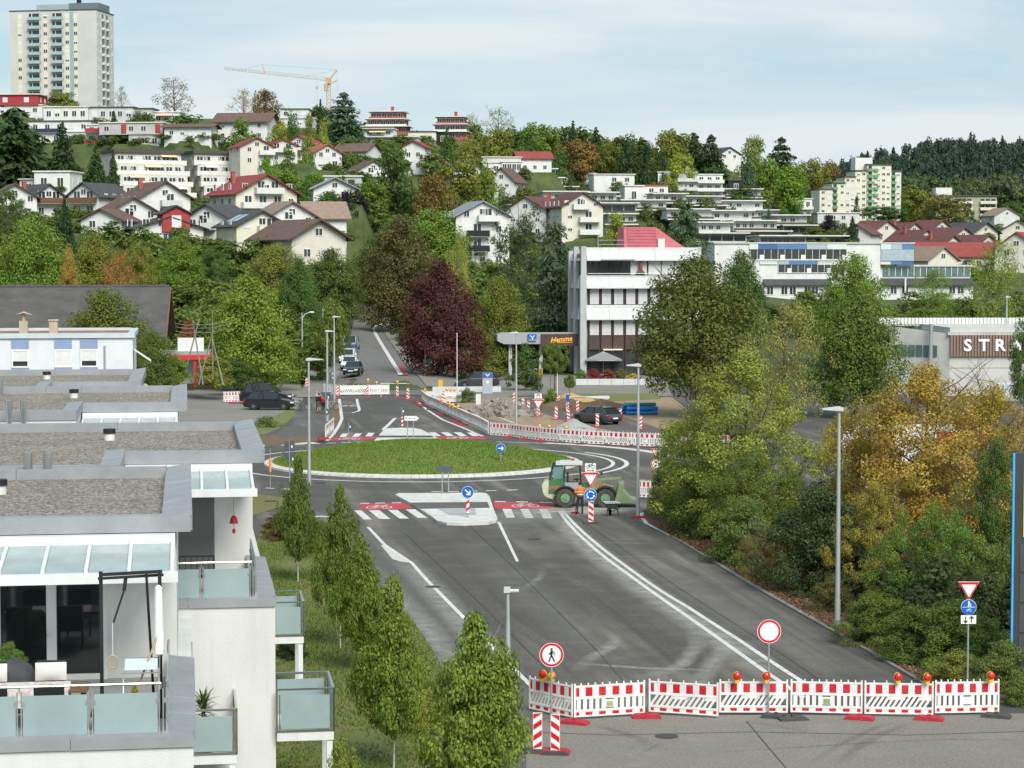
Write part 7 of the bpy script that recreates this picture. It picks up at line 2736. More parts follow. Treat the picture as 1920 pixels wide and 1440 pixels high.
def barrier(p,q,kind,label,group,face=1,plate=False):
 """one fence panel from p to q (ground points); the red side looks towards the camera unless face=-1"""
 p,q = Vector(p),Vector(q)
 d = q - p
 L = d.length
 if face < 0:
  p,d = q,-d
 t = thing('site_barrier',label,'barrier',(p.x,p.y,p.z),math.atan2(d.y,d.x),group,(L / BL,1,1))
 pan,red,pale,low = BAR[kind]
 obj('panel',pan,t)
 if p.y < 90:
  for a,c in FIELDS:
   obj('red_field',RF1,t,((a + c) / 2,-.0103,.81),0,(c - a,.0043,.26))
   obj('red_field',RF1,t,((a + c) / 2,-.0103,.17),0,(c - a,.0043,.09))
  for (a,c),(a2,c2) in zip(FIELDS,FIELDS[1:]):
   obj('pale_field',PF1,t,((c + a2) / 2,-.0103,.81),0,(a2 - c - .008,.0043,.26))
 else:
  for n_,m_ in (('red_fields',red),('pale_fields',pale),('lower_red_fields',low)):
   obj(n_,m_,t)['kind'] = 'stuff'
 if plate:
  b = MB()
  b.box(.93,-.02,.35,1.12,-.0145,.50)
  b.build('name_plate',mat('olive name plate',(.30,.36,.16),.6),t)
 return t
def foot(p,rz,m,label,group,name='barrier_foot'):
 b = MB()
 b.prism([(-.42,0),(.42,0),(.42,.06),(.30,.11),(-.30,.11),(-.42,.06)],'y',-.2,.2)
 b.box(-.05,-.05,.11,.05,.05,.17)
 return tag(b.build(name,m,None,loc=p,rz=rz),label,'barrier foot',group)
_lm = {}
def lamp_mesh(kind):
 if kind in _lm:
  return _lm[kind]
 b = MB()
 b.mat(0).box(-.03,-.03,0,.03,.03,.10).box(-.055,-.02,.03,.055,.14,.16)
 b.tube([(.0,.03,.16),(.0,.12,.25),(.0,.14,.10)],.012,5)
 r_ = .095
 prof = [(0.0,-.09),(r_ * .6,-.085),(r_ * .95,-.06),(r_,-.02),(r_,.02),(r_ * .9,.04),(0.0,.045)]
 n_ = 16
 def disc(pf,mi):
  b.mat(mi)
  vs_ = []
  for rr_,yy in pf:
   for i in range(n_):
    a = 2 * math.pi * i / n_
    vs_.append((rr_ * math.cos(a),yy,.2 + rr_ * math.sin(a)))
  b.add(vs_,[(i * n_ + k,i * n_ + (k + 1) % n_,(i + 1) * n_ + (k + 1) % n_,(i + 1) * n_ + k) for i in range(len(pf) - 1) for k in range(n_)])
 disc([(r_ * 1.12,-.02),(r_ * 1.12,.05),(0,.06)],0)
 disc(prof[:5],1)
 lens = {'r': M_LAMPR,'y': M_LAMPO,'b': M_LBACK}[kind]
 _lm[kind] = b.mesh('warning_lamp',[M_LAMPY if kind != 'b' else M_LBACK,lens],smooth=True)
 return _lm[kind]
def warning_lamp(p,label,group,kind='r',rz=0,s=1.0):
 o = obj('warning_lamp',lamp_mesh(kind),None,p,rz,(s,s,s))
 return tag(o,label,'warning lamp',group)
def along(pts,step=2.05,px=True):
 P = [G(*p) if px else Vector(p) for p in pts]
 out,i,cur,rest = [P[0]],0,P[0],step
 while i < len(P) - 1:
  d = (P[i + 1] - cur).length
  if d >= rest:
   cur = cur.lerp(P[i + 1],rest / d)
   out.append(cur)
   rest = step
  else:
   rest -= d
   i += 1
   cur = P[i]
 return out
# front row across the road
FR = [((992.5,1333),(1073,1350),'A'),((1076,1350),(1209,1342),'B'),((1216.5,1339),(1347,1347.5),'A'),((1348.5,1340.5),(1477,1341),'A'),
  ((1482,1340),(1617,1343),'B'),((1620.5,1343),(1750,1345),'A'),((1752.5,1342),(1873,1340),'B')]
flab = ['slanted-slot barrier panel turned away at the left end of the front row','upright-slot barrier panel with green plate, second of the front row','slanted-slot barrier panel, third of the front row from the left',
  'slanted-slot barrier panel under two lamps, fourth of the front row','upright-slot barrier panel with green plate in the middle right of the front row',
  'slanted-slot barrier panel, sixth of the front row from the left','upright-slot barrier panel at the right end of the front row']
for i,(a,c,k) in enumerate(FR):
 barrier(G(*a),G(*c),k,flab[i],'barriers across the road in front',1,plate=i in (1,4))
for i,(px,py,kind,lab) in enumerate(((1017,1281,'r','red warning lamp on the left end panel, left of two'),(1033,1284,'y','yellow warning lamp seen from behind on the left end panel'),
        (1382,1281.5,'r','red warning lamp on the fourth front panel, left of two'),(1437,1281.5,'r','red warning lamp beneath the round white prohibition sign'),
        (1684,1283,'r','red warning lamp on the sixth front panel, left of two'),(1739,1284,'r','red warning lamp on the sixth front panel, right of two'),(1858,1280.5,'r','red warning lamp at the right end of the front row'))):
 Y = G(px,py + 63,0).y if i > 1 else G(px,py + 60,0).y
 p = A(px,py,Y)
 warning_lamp((p.x,p.y,1.0),lab,'warning lamps on the front barriers',kind,R(-20) if i < 2 else R(8),1.12)
for i,(px,py,rz,m,lab) in enumerate(((1077,1357,-.4,M_RFOOT,'red barrier foot between the first and second front panels'),(1212,1346,.05,M_RFOOT,'red barrier foot between the second and third front panels'),
        (1455,1346,-.3,M_DFOOT,'dark barrier foot under the fourth front panel'),(1487,1350,.2,M_DFOOT,'dark barrier foot between the fourth and fifth front panels'),
        (1612,1349,-.35,M_RFOOT,'red barrier foot between the fifth and sixth front panels'),(1742,1350,-.3,M_RFOOT,'red barrier foot between the sixth and seventh front panels'),
        (1868,1345,-.4,M_DFOOT,'grey barrier foot at the right end of the front row'),(1040,1412,-.1,M_RFOOT,'red foot plate under the front beacons'))):
 foot(G(px,py),rz,m,lab,'barrier feet of the front row')
# curved row beyond the roundabout
pts = along([(791,752),(801,761.5),(817.5,768),(838,778),(857,786.5),(878,797),(896,804.5),(918.5,817)])
for i in range(len(pts) - 1):
 barrier(pts[i],pts[i + 1],'B' if i % 3 else 'A',f'white barrier panel seen edge-on, {ORD[i]} of the curved row counted from its far end','barriers of the curved row')
 if i in (0,2,3,5,8,9,12,14):
  foot(pts[i + 1] + Vector((-.45,-.25,0)),.5,M_RFOOT if i % 2 == 0 else M_DFOOT,f'barrier foot below the {ORD[i]} panel of the curved row','barrier feet of the curved row')
last = pts[-1]
pts2 = [last] + along([(936.5,818),(958,820),(990,824.6),(1024,828),(1067,831.5),(1111,834),(1159,836.5),(1205,838.5),(1290,841),(1380,843)])[0:]
pts2 = along([(919,817.3),(936.5,818.3),(958,820.3),(990,824.6),(1024,828),(1067,831.5),(1111,834),(1159,836.5),(1205,838.5),(1290,841),(1420,844)])
for i in range(len(pts2) - 1):
 k = 'B' if i in (0,1,2,7,8,11) else 'A'
 barrier(pts2[i],pts2[i + 1],k,f'red and white barrier panel, {ORD[i]} from the bend of the row behind the roundabout','barriers behind the roundabout')
 foot(pts2[i + 1] + Vector((0,-.15,0)),.1,M_RFOOT if i < 3 else M_DFOOT,f'barrier foot right of the {ORD[i]} panel behind the roundabout','barrier feet behind the roundabout')
def lamp_px(px,py,Y,lab,kind='y',grp='warning lamps of the building site',s=1.25):
 p = A(px,py,Y)
 warning_lamp(p - Vector((0,0,.2)),lab,grp,kind,0,s)
lamp_px(1012,799.5,163.4,'amber lamp on the row behind the roundabout, first of three')
lamp_px(1030,800,162,'amber lamp on the row behind the roundabout, middle of three')
lamp_px(1062,802.5,160.5,'amber lamp on the row behind the roundabout, last of three')
for i,(px,py,Y) in enumerate(((828,751,190),(843,758,186),(849,760,184),(859,763,181))):
 lamp_px(px,py,Y,f'small yellow lamp, {ORD[i]} on the curved barrier row')
# panels round the far junction
def bp(a,c,k,lab,face=1,z=0):
 return barrier(G(*a,z),G(*c,z),k,lab,'barriers of the far junction',face)
bp((637,741.5),(688,741),'A','pale barrier panel seen from behind, before the queue of cars, left',-1)
bp((690,741),(730,740.3),'B','pale barrier panel seen from behind, before the queue of cars, right',-1)
bp((607,739),(630,741),'A','pale barrier panel seen from behind, half hidden by the lamp posts',-1)
bp((798,753),(829,754),'A','pale barrier panel seen from behind, left of two below the amber lamps',-1)
bp((833,754.5),(865,755),'A','pale barrier panel seen from behind, right of two below the amber lamps',-1)
bp((419,755),(449,754),'B','red and white barrier panel at the edge of the parking yard')
bp((1199,934.5),(1240,936.5),'B','red and white barrier panel beside the loader bucket')
bp((610,823),(626,808),'B','white barrier panel standing askew on a pile of red feet')
bp((776,712),(802,714),'B','pale barrier panel before the copper beech',-1)
bp((579,700),(595,701),'B','small pale barrier panel on the far footway',-1)
foot(G(436,757),.05,M_RFOOT,'long red foot under the yard barrier',None)
for i in range(4):
 foot(G(606,824 - i * .4,.1 * i) ,.2 * i,M_RFOOT,f'red foot plate, {ORD[i]} from below in the pile by the askew panel','pile of red feet')
for i,(px,py,kind) in enumerate(((654,719,'b'),(690,713,'y'),(706,718,'y'),(745,717,'y'),(765,722,'b'),(797,732,'y'),(838,731,'y'),(845,731.5,'y'),(852,732,'y'))):
 lamp_px(px,py,214 if px < 780 else 207,['dark red lamp on the pale panel before the queue','yellow lamp on the beacon in the middle of the far row','orange lamp on the right pale panel','orange lamp on the left of two beacons',
   'red lamp on the right of two beacons','orange lamp at the far end of the curved row','amber lamp above the two pale panels, first of three','amber lamp above the two pale panels, middle of three','amber lamp above the two pale panels, last of three'][i],kind)
# beacons
def beacon_mesh():
 b = MB()
 b.mat(0).box(-.125,-.015,.1,.125,.015,1.1)
 b.box(-.03,-.03,0,.03,.03,.1)
 b.mat(1)
 for i in range(4):
  z = .02 + i * .30
  lo = [(-.115,max(.11,z)),(.115,max(.11,z + .16)),(.115,min(1.09,z + .31)),(-.115,min(1.09,z + .15))]
  if lo[3][1] <= lo[0][1]:
   lo = [(.115,lo[1][1]),(.115,lo[2][1]),(-.115,.11)]
  b.prism(lo,'y',-.019,-.0152)
 return b.mesh('beacon_plate',[M_BWH,M_BRED])
ME_BEACON = beacon_mesh()
def beacon(px,py,label,flip=1,tilt=0,foot_m=None,z=0,s=1.0,grp='guide beacons of the building site'):
 t = thing('guide_beacon',label,'beacon',G(px,py,z),rnd.uniform(-.15,.15),grp)
 o = obj('plate',ME_BEACON,t,scale=(flip * s,1,s))
 o.rotation_euler = (0,tilt,0)
 b = MB()
 b.prism([(-.38,0),(.38,0),(.38,.05),(.28,.1),(-.28,.1),(-.38,.05)],'y',-.2,.2)
 b.build('foot',foot_m or M_RFOOT,t)
 return t
beacon(1008,1411,'red and white beacon at the front left, left of two',1,0,M_DFOOT,0,1.0,None)
beacon(1041,1414,'red and white beacon at the front left, right of two',-1,0,M_DFOOT,0,1.0,None)
beacon(1108,982,'red and white beacon below the roundabout sign',-1,0,M_DFOOT,0,1.05,None)
for i,(px,py,fl,ti,lab) in enumerate(((964,757,1,0,'beacon beside the rubble heap behind the lamp post'),(981,769,-1,0,'beacon left of the give-way sign, farther one'),(990,775,-1,.05,'beacon left of the give-way sign, nearer one'),
  (1009,781,-1,0,'beacon right behind the give-way sign'),(1042,787,-1,.06,'leaning beacon on the site track'),(1046,764,1,.05,'beacon on the track behind the leaning one'),
  (1067,791,-1,-.10,'tilted beacon under the yellow lamp'),(1064,770,1,0,'beacon carrying the small blue sign'),(1083,773,1,0,'beacon by the pile of plastic pipes'),(1120,801,-1,0,'beacon before the dark estate car'),
  (1163,791,1,0,'beacon behind the dark estate car'),(1201,806,1,0,'beacon half hidden by the yellow-green leaves'),(745,744.5,-1,0,'beacon on the far junction, left of two'),
  (765,749.5,-1,0,'beacon on the far junction, right of two'),(633,743,1,0,'beacon beside the lamp posts before the queue'),(689,742,1,0,'beacon between the two pale panels before the queue'),
  (781,712,1,0,'beacon beyond the kerb before the copper beech'),(575,728,1,0,'beacon on the footway by the bright linden'),(831,755,-1,0,'beacon between the two pale panels below the amber lamps'),
  (612,690,1,0,'far beacon beside the small street tree'),(864,690,1,0,'far beacon behind the parked grey car'))):
 beacon(px,py,lab,fl,ti)
# ================================================================== lamp posts and poles
M_GALV = mat('galvanised lamp post',(.44,.47,.47),.5,var=.10,scale=1.5,metal=.45)
M_LHEAD = mat('lamp head grey',(.52,.53,.53),.5,var=.05)
def lamp_post(px,py,ytop,arm,label,r=.075,z=0.0,style='flat',foot_plate=False):
 p = G(px,py,z)
 H = A(px,ytop,p.y).z - z
 t = thing('street_lamp',label,'street lamp',p,0)
 b = MB()
 b.cyl((0,0,-.05),(0,0,1.1),r * 1.25,n=12)
 b.cyl((0,0,1.1),(0,0,H),r * 1.1,r * .6,n=12)
 b.cyl((0,0,.35),(0,0,.40),r * 1.32,n=12)
 b.build('pole',M_GALV,t,smooth=True)
 b = MB()
 if style == 'flat':
  s_ = 1 if arm > 0 else -1
  L = abs(arm)
  b.prism([(-.14 * s_,H - .07),(L * s_,H - .02 + .0),(L * s_,H + .02),(.0,H + .10),(-.14 * s_,H + .06)] if s_ > 0 else
    [(.14,H + .06),(0,H + .10),(-L,H + .02),(-L,H - .02),(.14,H - .07)],'y',-.13,.13)
 elif style == 'curve':
  b.tube([(0,0,H - 1.2),(.05,0,H - .6),(.3,0,H - .2),(.75,0,H)],.05,7)
  b.lathe([(.02,-.12),(.2,-.06),(.22,0),(.15,.09),(.02,.12)],10,(1.05,0,H + .02),1.5,.8)
 else:
  b.cyl((-.05,0,H),(.35,0,H),.06)
  b.box(-.12,-.1,H - .05,.08,.1,H + .12)
 b.build('lamp_head',M_LHEAD,t)
 if foot_plate:
  b = MB()
  b.prism([(-.42,0),(.42,0),(.36,.12),(-.36,.12)],'y',-.3,-.1)
  b.build('foot_plate',M_RFOOT,t)
 return t
lamp_post(1570,1181,767,-.62,'tall grey street lamp before the dark shrubs on the right',.085)
lamp_post(1196,971,685,-.62,'tall grey street lamp beside the loader with red foot',.085,foot_plate=True)
lamp_post(580,921,674,.8,'tall street lamp standing behind the first young tree',.09)
lamp_post(614,790,621,.65,'street lamp on the soil strip, nearer of two',.1)
lamp_post(627,751,594,.65,'street lamp on the soil strip, farther of two',.1)
lamp_post(968,797,624,-.6,'street lamp beside the rubble heap',.09)
lamp_post(567,716,586,1,'old curved street lamp behind the bright linden',.1,0,'curve')
lamp_post(606,716,572,1,'old curved street lamp behind the small street tree',.09,0,'curve')
lamp_post(1585,786,629,-.25,'thin street lamp rising from the golden shrubs',.08,0,'flat')
lamp_post(952,1291,1108,.3,'short galvanised pole with a camera head on the left road edge',.085,0,'cap')
lamp_post(1887,640,557,.4,'far street lamp before the airy yellow-green tree',.09,5.0,'cap')
def pole(px,py,ytop,label,r=.05):
 p = G(px,py)
 H = A(px,ytop,p.y).z
 b = MB()
 b.cyl((0,0,-.05),(0,0,H),r,r * .7,n=8).lathe([(.01,0),(r * 1.3,.03),(.01,.1)],8,(0,0,H))
 return tag(b.build('flag_pole',mat('white pole',(.68,.68,.67),.5),None,loc=p),label,'pole')
pole(857,746,626,'thin white flag pole before the copper beech')
pole(1045,745,641,'thin white flag pole before the small round tree')
# ================================================================== road signs
M_SBLUE = mat('sign blue',(.01,.11,.50),.4,var=.04)
M_SRED = mat('sign red',(.60,.012,.03),.4,var=.04)
M_SWH = mat('sign white',(.80,.80,.79),.4,var=.03)
M_SBACK = mat('sign back grey',(.08,.095,.105),.55,var=.1)
M_SBLK = mat('sign black',(.015,.015,.015),.5)
def disc(b,r,y,z,n=36,sx=1):
 b.add([(sx * r * math.cos(2 * math.pi * i / n),y,z + r * math.sin(2 * math.pi * i / n)) for i in range(n)] +
   [(sx * r * math.cos(2 * math.pi * i / n),y + .012,z + r * math.sin(2 * math.pi * i / n)) for i in range(n)],
   [tuple(range(n)),tuple(range(2 * n - 1,n - 1,-1))] + [(i,n + i,n + (i + 1) % n,(i + 1) % n) for i in range(n)])
def tri_down(b,s,y,z,d=.012):
 h = s * .87
 b.prism([(-s / 2,z + h / 2),(s / 2,z + h / 2),(0,z - h / 2)][::-1],'y',y,y + d)
def line2(b,pts,w,y,d=.006):
 for (x0,z0),(x1,z1) in zip(pts,pts[1:]):
  b.bar((x0,y,z0),(x1,y,z1),d,w,up=(0,0,1)) if abs(z1 - z0) < 1e-6 else b.bar((x0,y,z0),(x1,y,z1),w,d,up=(0,1,0))
def sign_post(px,py,label,height,faces,rz=0,z=0.0,group=None,r=.03,cap=False,two=None):
 t = thing('road_sign',label,'road sign',G(px,py,z),rz,group)
 for dx in ((0,) if two is None else (-two / 2,two / 2)):
  b = MB()
  b.cyl((dx,.03,-.05),(dx,.03,height),r,n=9)
  b.build('post',M_METAL,t)
 for f in faces:
  f(t)
 return t
def f_round(z,r,ring,field,sym=None):
 def go(t):
  b = MB()
  disc(b,r,-.012,z)
  pl_ = b.build('plate',ring,t)
  b = MB()
  disc(b,r * (.80 if ring is not M_SWH else .95),-.026,z)
  b.build('field',field,pl_)
  if ring is M_SRED:
   b = MB()
   n_ = 36
   P = [(rr_ * math.cos(2 * math.pi * i / n_),-.016,z + rr_ * math.sin(2 * math.pi * i / n_)) for rr_ in (r * 1.0,r * 1.04) for i in range(n_)]
   b.add(P,[(i,(i + 1) % n_,n_ + (i + 1) % n_,n_ + i) for i in range(n_)])
   b.build('rim',M_SWH,pl_)
  if sym:
   b = MB()
   sym(b,z,r)
   b.build('symbol',M_SWH if field is M_SBLUE else M_SBLK,pl_)
 return go
def arrow_sym(ang):
 def s(b,z,r):
  c,s_ = math.cos(ang),math.sin(ang)
  def q(x,y):
   return (x * c - y * s_,z + x * s_ + y * c)
  k = r
  line2(b,[q(-.6 * k,0),q(.5 * k,0)],.2 * k,-.034)
  line2(b,[q(.1 * k,.42 * k),q(.58 * k,0),q(.1 * k,-.42 * k)],.2 * k,-.036)
 return s
def ring_sym(b,z,r):
 for j in range(3):
  a0 = j * 2.094 + .35
  P = [(r * .58 * math.cos(a0 + 1.35 * i / 8),z + r * .58 * math.sin(a0 + 1.35 * i / 8)) for i in range(9)]
  line2(b,P,.17 * r,-.034)
  a1 = a0 + 1.35
  tip = (r * .58 * math.cos(a1 + .5),z + r * .58 * math.sin(a1 + .5))
  l_ = [(r * .36 * math.cos(a1),z + r * .36 * math.sin(a1)),tip,(r * .82 * math.cos(a1),z + r * .82 * math.sin(a1))]
  b.prism([(p_[0],p_[1]) for p_ in l_],'y',-.038,-.032)
def walker_sym(b,z,r):
 k = r
 disc(b,.1 * k,-.036,z + .5 * k,14)
 line2(b,[(0,z + .36 * k),(-.02 * k,z - .02 * k)],.2 * k,-.034)
 line2(b,[(-.02 * k,z - .02 * k),(-.24 * k,z - .58 * k)],.11 * k,-.036)
 line2(b,[(0,z - .02 * k),(.26 * k,z - .58 * k)],.11 * k,-.035)
 line2(b,[(.0,z + .34 * k),(-.24 * k,z + .05 * k)],.08 * k,-.037)
 line2(b,[(.02 * k,z + .34 * k),(.22 * k,z + .2 * k),(.24 * k,z + .0 * k)],.08 * k,-.033)
def shared_sym(b,z,r):
 k = r
 b.box(-.8 * k,-.036,z - .03 * k,.8 * k,-.03,z + .03 * k)
 disc(b,.1 * k,-.036,z + .7 * k,12)
 line2(b,[(0,z + .6 * k),(0,z + .3 * k)],.22 * k,-.034)
 line2(b,[(-.02 * k,z + .3 * k),(-.1 * k,z + .08 * k)],.1 * k,-.036)
 line2(b,[(.03 * k,z + .3 * k),(.1 * k,z + .08 * k)],.1 * k,-.035)
 line2(b,[(.1 * k,z + .55 * k),(.26 * k,z + .3 * k),(.26 * k,z + .08 * k)],.1 * k,-.033)
 bike_sym(b,0,z - .42 * k,.62 * k)
def bike_sym(b,x,z,w,y=-.034):
 k = w / 1.0
 for sx in (-.33,.33):
  n_ = 14
  P = [(x + sx * k * 1.0 + .22 * k * math.cos(2 * math.pi * i / n_),z + .22 * k * math.sin(2 * math.pi * i / n_)) for i in range(n_ + 1)]
  line2(b,P,.05 * k,y)
 line2(b,[(x - .33 * k,z),(x - .05 * k,z),(x + .22 * k,z + .3 * k),(x - .14 * k,z + .3 * k),(x - .33 * k,z)],.05 * k,y - .002)
 line2(b,[(x - .05 * k,z),(x - .17 * k,z + .38 * k)],.05 * k,y - .004)
 line2(b,[(x + .33 * k,z),(x + .2 * k,z + .42 * k),(x + .32 * k,z + .46 * k)],.05 * k,y - .003)
def f_yield(z,s):
 def go(t):
  b = MB()
  tri_down(b,s,-.012,z)
  pl_ = b.build('plate',M_SRED,t)
  b = MB()
  tri_down(b,s * .70,-.024,z + s * .008)
  b.build('field',M_SWH,pl_)
  b = MB()
  tri_down(b,s * 1.05,.001,z,.008)
  b.build('rim',M_SWH,pl_)
 return go
def f_rect(z,w,h,m=M_SWH,sym=None,back=False):
 def go(t):
  b = MB()
  b.box(-w / 2,-.012,z - h / 2,w / 2,.0,z + h / 2)
  pl_ = b.build('plate',m,t)
  if sym:
   b = MB()
   sym(b,z)
   b.build('symbol',M_SBLK if m is M_SWH else M_SWH,pl_)
 return go
def bike_plate(b,z):
 bike_sym(b,0,z + .04,.40,-.018)
 line2(b,[(-.16,z - .15),(.16,z - .15)],.025,-.018)
 line2(b,[(-.10,z - .11),(-.17,z - .15),(-.10,z - .19)],.02,-.019)
 line2(b,[(.10,z - .11),(.17,z - .15),(.10,z - .19)],.02,-.019)
def arrows_plate(b,z):
 for x,s_ in ((-.09,-1),(.09,1)):
  line2(b,[(x,z - .09),(x,z + .09)],.03,-.018)
  line2(b,[(x - .06,z + s_ * .03),(x,z + s_ * .1),(x + .06,z + s_ * .03)],.028,-.019)
def f_back(kind,z,s):
 def go(t):
  b = MB()
  if kind == 'round':
   disc(b,s,-.03,z)
  elif kind == 'tri':
   tri_down(b,s,-.03,z)
  else:
   b.box(-s / 2,-.03,z - s / 2,s / 2,-.018,z + s / 2)
  pl_ = b.build('plate_back',M_SBACK,t)
  b = MB()
  b.box(s * .18,-.036,z - .09,s * .18 + .09,-.031,z + .06)
  b.build('sticker',M_SWH,pl_)
  b = MB()
  b.box(-.02,-.05,z - s * (.5 if kind != 'round' else 1),.02,-.036,z + s * (.5 if kind != 'round' else 1))
  b.build('bracket',M_METAL,pl_)
 return go
k0 = lambda px,py: S(G(px,py).y)
sign_post(1034,1356,'red-ringed no-pedestrians sign above the front left barrier',2.25,[f_round(2.0,.34,M_SRED,M_SWH,walker_sym)],.05)
sign_post(1441,1343,'red-ringed empty white prohibition sign above the front barriers',2.7,[f_round(2.52,.34,M_SRED,M_SWH)],.05)
sign_post(1814,1318,'give-way sign with blue shared-path sign and arrow plate at the right',3.65,[f_yield(3.42,.62),f_round(2.93,.235,M_SWH,M_SBLUE,shared_sym),f_rect(2.55,.46,.26,M_SWH,arrows_plate)])
sign_post(1107,981,'give-way sign with cycle plate and blue roundabout sign beside the loader',3.05,[f_rect(2.85,.55,.44,M_SWH,bike_plate),f_yield(2.22,.86),f_round(1.45,.32,M_SWH,M_SBLUE,ring_sym)])
sign_post(939,883,'blue right-arrow sign on the edge of the roundabout mound',1.75,[f_round(1.45,.30,M_SWH,M_SBLUE,arrow_sym(0))])
def mini_beacon(z):
 def go(t):
  b = MB()
  b.mat(0).cyl((0,.03,z - .35),(0,.03,z + .35),.085,n=14)
  b.mat(1)
  for i in range(2):
   zz = z - .3 + i * .36
   b.add([(-.09,-.062,zz),(.09,-.062,zz + .14),(.09,-.062,zz + .30),(-.09,-.062,zz + .16)],[(0,1,2,3)])
  b.build('beacon_sleeve',[M_SWH,M_SRED],t)
 return go
sign_post(877,974,'blue keep-right arrow sign with red and white sleeve on the front island',1.7,[f_round(1.42,.31,M_SWH,M_SBLUE,arrow_sym(R(-45))),mini_beacon(.7)])
sign_post(1009,786,'give-way sign with cycle plate at the building site',2.1,[f_rect(1.95,.60,.42,M_SWH,bike_plate),f_yield(1.25,.95)])
sign_post(543,905,'square and triangular sign backs above the first young tree',2.6,[f_back('rect',2.2,.62),f_back('tri',1.45,.9)])
sign_post(654,829,'round grey sign back beside the far zebra crossing',1.4,[f_back('round',1.15,.33)])
sign_post(754,803,'round grey sign back with red sleeve on the far island',1.55,[f_back('round',1.38,.31),mini_beacon(.55)])
sign_post(900,708,'round sign back beside the parked grey car',3.0,[f_back('round',2.2,.33)],z=.05)
sign_post(611,800,'triangular sign back at the cyclists',3.4,[f_back('tri',2.4,.9),f_back('round',1.2,.3)])
sign_post(622,744,'dark traffic signal beside the farther lamp post',2.8,[f_back('rect',2.3,.34),f_back('rect',1.9,.34)])
sign_post(797,716,'dark traffic signal before the copper beech',4.2,[f_back('rect',2.3,.4),f_back('rect',1.85,.4)],r=.05)
sign_post(806,716,'sign back with white hood before the copper beech',2.8,[f_back('rect',2.2,.6)])
sign_post(1064,772,'small blue sign on a beacon by the pipes',1.6,[f_rect(1.2,.3,.6,M_SBLUE)])
sign_post(1013,742,'yellow sign on twin posts before the small round tree',3.0,[f_rect(2.35,.34,.62,mat('sign yellow',(.80,.52,.02),.5))],two=.25)
sign_post(1032,742,'oval mirror-like sign back beside the small round tree',3.0,[f_back('round',2.5,.22)])
sign_post(1230,925,'red-edged sign stack half hidden in the leaves beside the lamp',2.6,[f_yield(2.3,.6),f_round(1.7,.3,M_SRED,M_SWH)])
# direction signs on two posts
def direction(px0,px1,py,ytop,label,m,txt,right=1):
 a,c = G(px0,py,.12),G(px1,py,.12)
 Y = a.y
 t = thing('direction_sign',label,'direction sign',a.lerp(c,.5),0)
 w = (c - a).length
 H = A(px0,ytop,Y).z - .12
 for x in (-w / 2,w / 2):
  b = MB()
  b.cyl((x,.03,0),(x,.03,H),.035,n=8)
  b.build('post',M_METAL,t)
 b = MB()
 x0,x1,h = -w / 2 - .22,w / 2 + .42,.34
 pts_ = [(x0,H - h),(x1 - .2,H - h),(x1,H - h / 2),(x1 - .2,H),(x0,H)]
 if right < 0:
  pts_ = [(-p_[0],p_[1]) for p_ in pts_][::-1]
 b.prism(pts_,'y',-.02,0)
 pl_ = b.build('plate',m,t)
 if txt:
  me = text_mesh('lettering',txt,.19,M_SBLK,.003)
  o = obj('lettering',me,pl_,((x0 + x1) / 2 - .08,-.024,H - h / 2))
  o.rotation_euler = (math.pi / 2,0,0)
direction(829,841,926,874,'direction sign seen from behind on the front island',M_SBACK,None,-1)
direction(764,775,824,780,'white arrow direction sign on the far island',M_SWH,'Kl. Berner',1)
# orange sleeve pole left of the roundabout and low things
t = thing('marker_pole','thin pole with orange sleeve left of the roundabout','marker pole',G(507,918),0)
b = MB()
b.cyl((0,0,0),(0,0,2.4),.025,n=7)
b.build('pole',M_METAL,t)
b = MB()
b.cyl((0,0,1.05),(0,0,1.85),.07,n=10)
b.build('sleeve',mat('orange sleeve',(.75,.28,.07),.6),t)
b = MB()
b.lathe([(.3,0),(.32,.02),(.3,.05),(.02,.06)],18)
tag(b.build('manhole_ring',M_DFOOT,None,loc=G(507,940,.02)),'dark manhole ring lying on the dry roadside grass','manhole ring')
t = thing('level_crossing_bar','white horizontal bar over the far junction beacons','bar',G(745,744.5),0)
b = MB()
b.cyl((-1.6,.1,1.33),(1.2,.1,1.33),.03,n=6)
b.build('bar',M_SWH,t)
b = MB()
b.cyl((-1.6,.1,0),(-1.6,.1,1.33),.025,n=6)
b.build('post',M_SWH,t)
# ================================================================== cars
M_TYRE = mat('tyre rubber',(.02,.02,.021),.85,var=.2)
M_RIM = mat('alloy rim',(.42,.43,.44),.35,metal=.8)
M_CGLASS = mat('car glass',(.02,.025,.028),.05,spec=.8)
M_HLAMP = mat('head lamp',(.75,.78,.8),.1,spec=.8)
M_TLAMP = mat('tail lamp',(.35,.015,.02),.2,spec=.6)
def wheel(parent,x,y,r,w):
 b = MB()
 prof = [(r * .62,-w / 2),(r * .95,-w / 2),(r,-w * .35),(r,w * .35),(r * .95,w / 2),(r * .62,w / 2)]
 n_ = 22
 vs_ = [(rr_ * math.cos(2 * math.pi * i / n_),yy,rr_ * math.sin(2 * math.pi * i / n_)) for rr_,yy in prof for i in range(n_)]
 b.add(vs_,[(i * n_ + k,i * n_ + (k + 1) % n_,(i + 1) * n_ + (k + 1) % n_,(i + 1) * n_ + k) for i in range(len(prof) - 1) for k in range(n_)])
 wh = b.build('wheel',M_TYRE,parent,smooth=True,loc=(x,y,r))
 b = MB()
 s_ = 1 if y > 0 else -1
 b.cyl((0,-w * .40,0),(0,w * .40,0),r * .22,n=10)
 for i in range(5):
  a = 2 * math.pi * i / 5
  b.bar((0,s_ * w * .38,0),(r * .62 * math.cos(a),s_ * w * .36,r * .62 * math.sin(a)),r * .16,.04)
 b.tube([(r * .61 * math.cos(2 * math.pi * i / 18),s_ * w * .36,r * .61 * math.sin(2 * math.pi * i / 18)) for i in range(19)],r * .05,5)
 b.build('rim',M_RIM,wh)
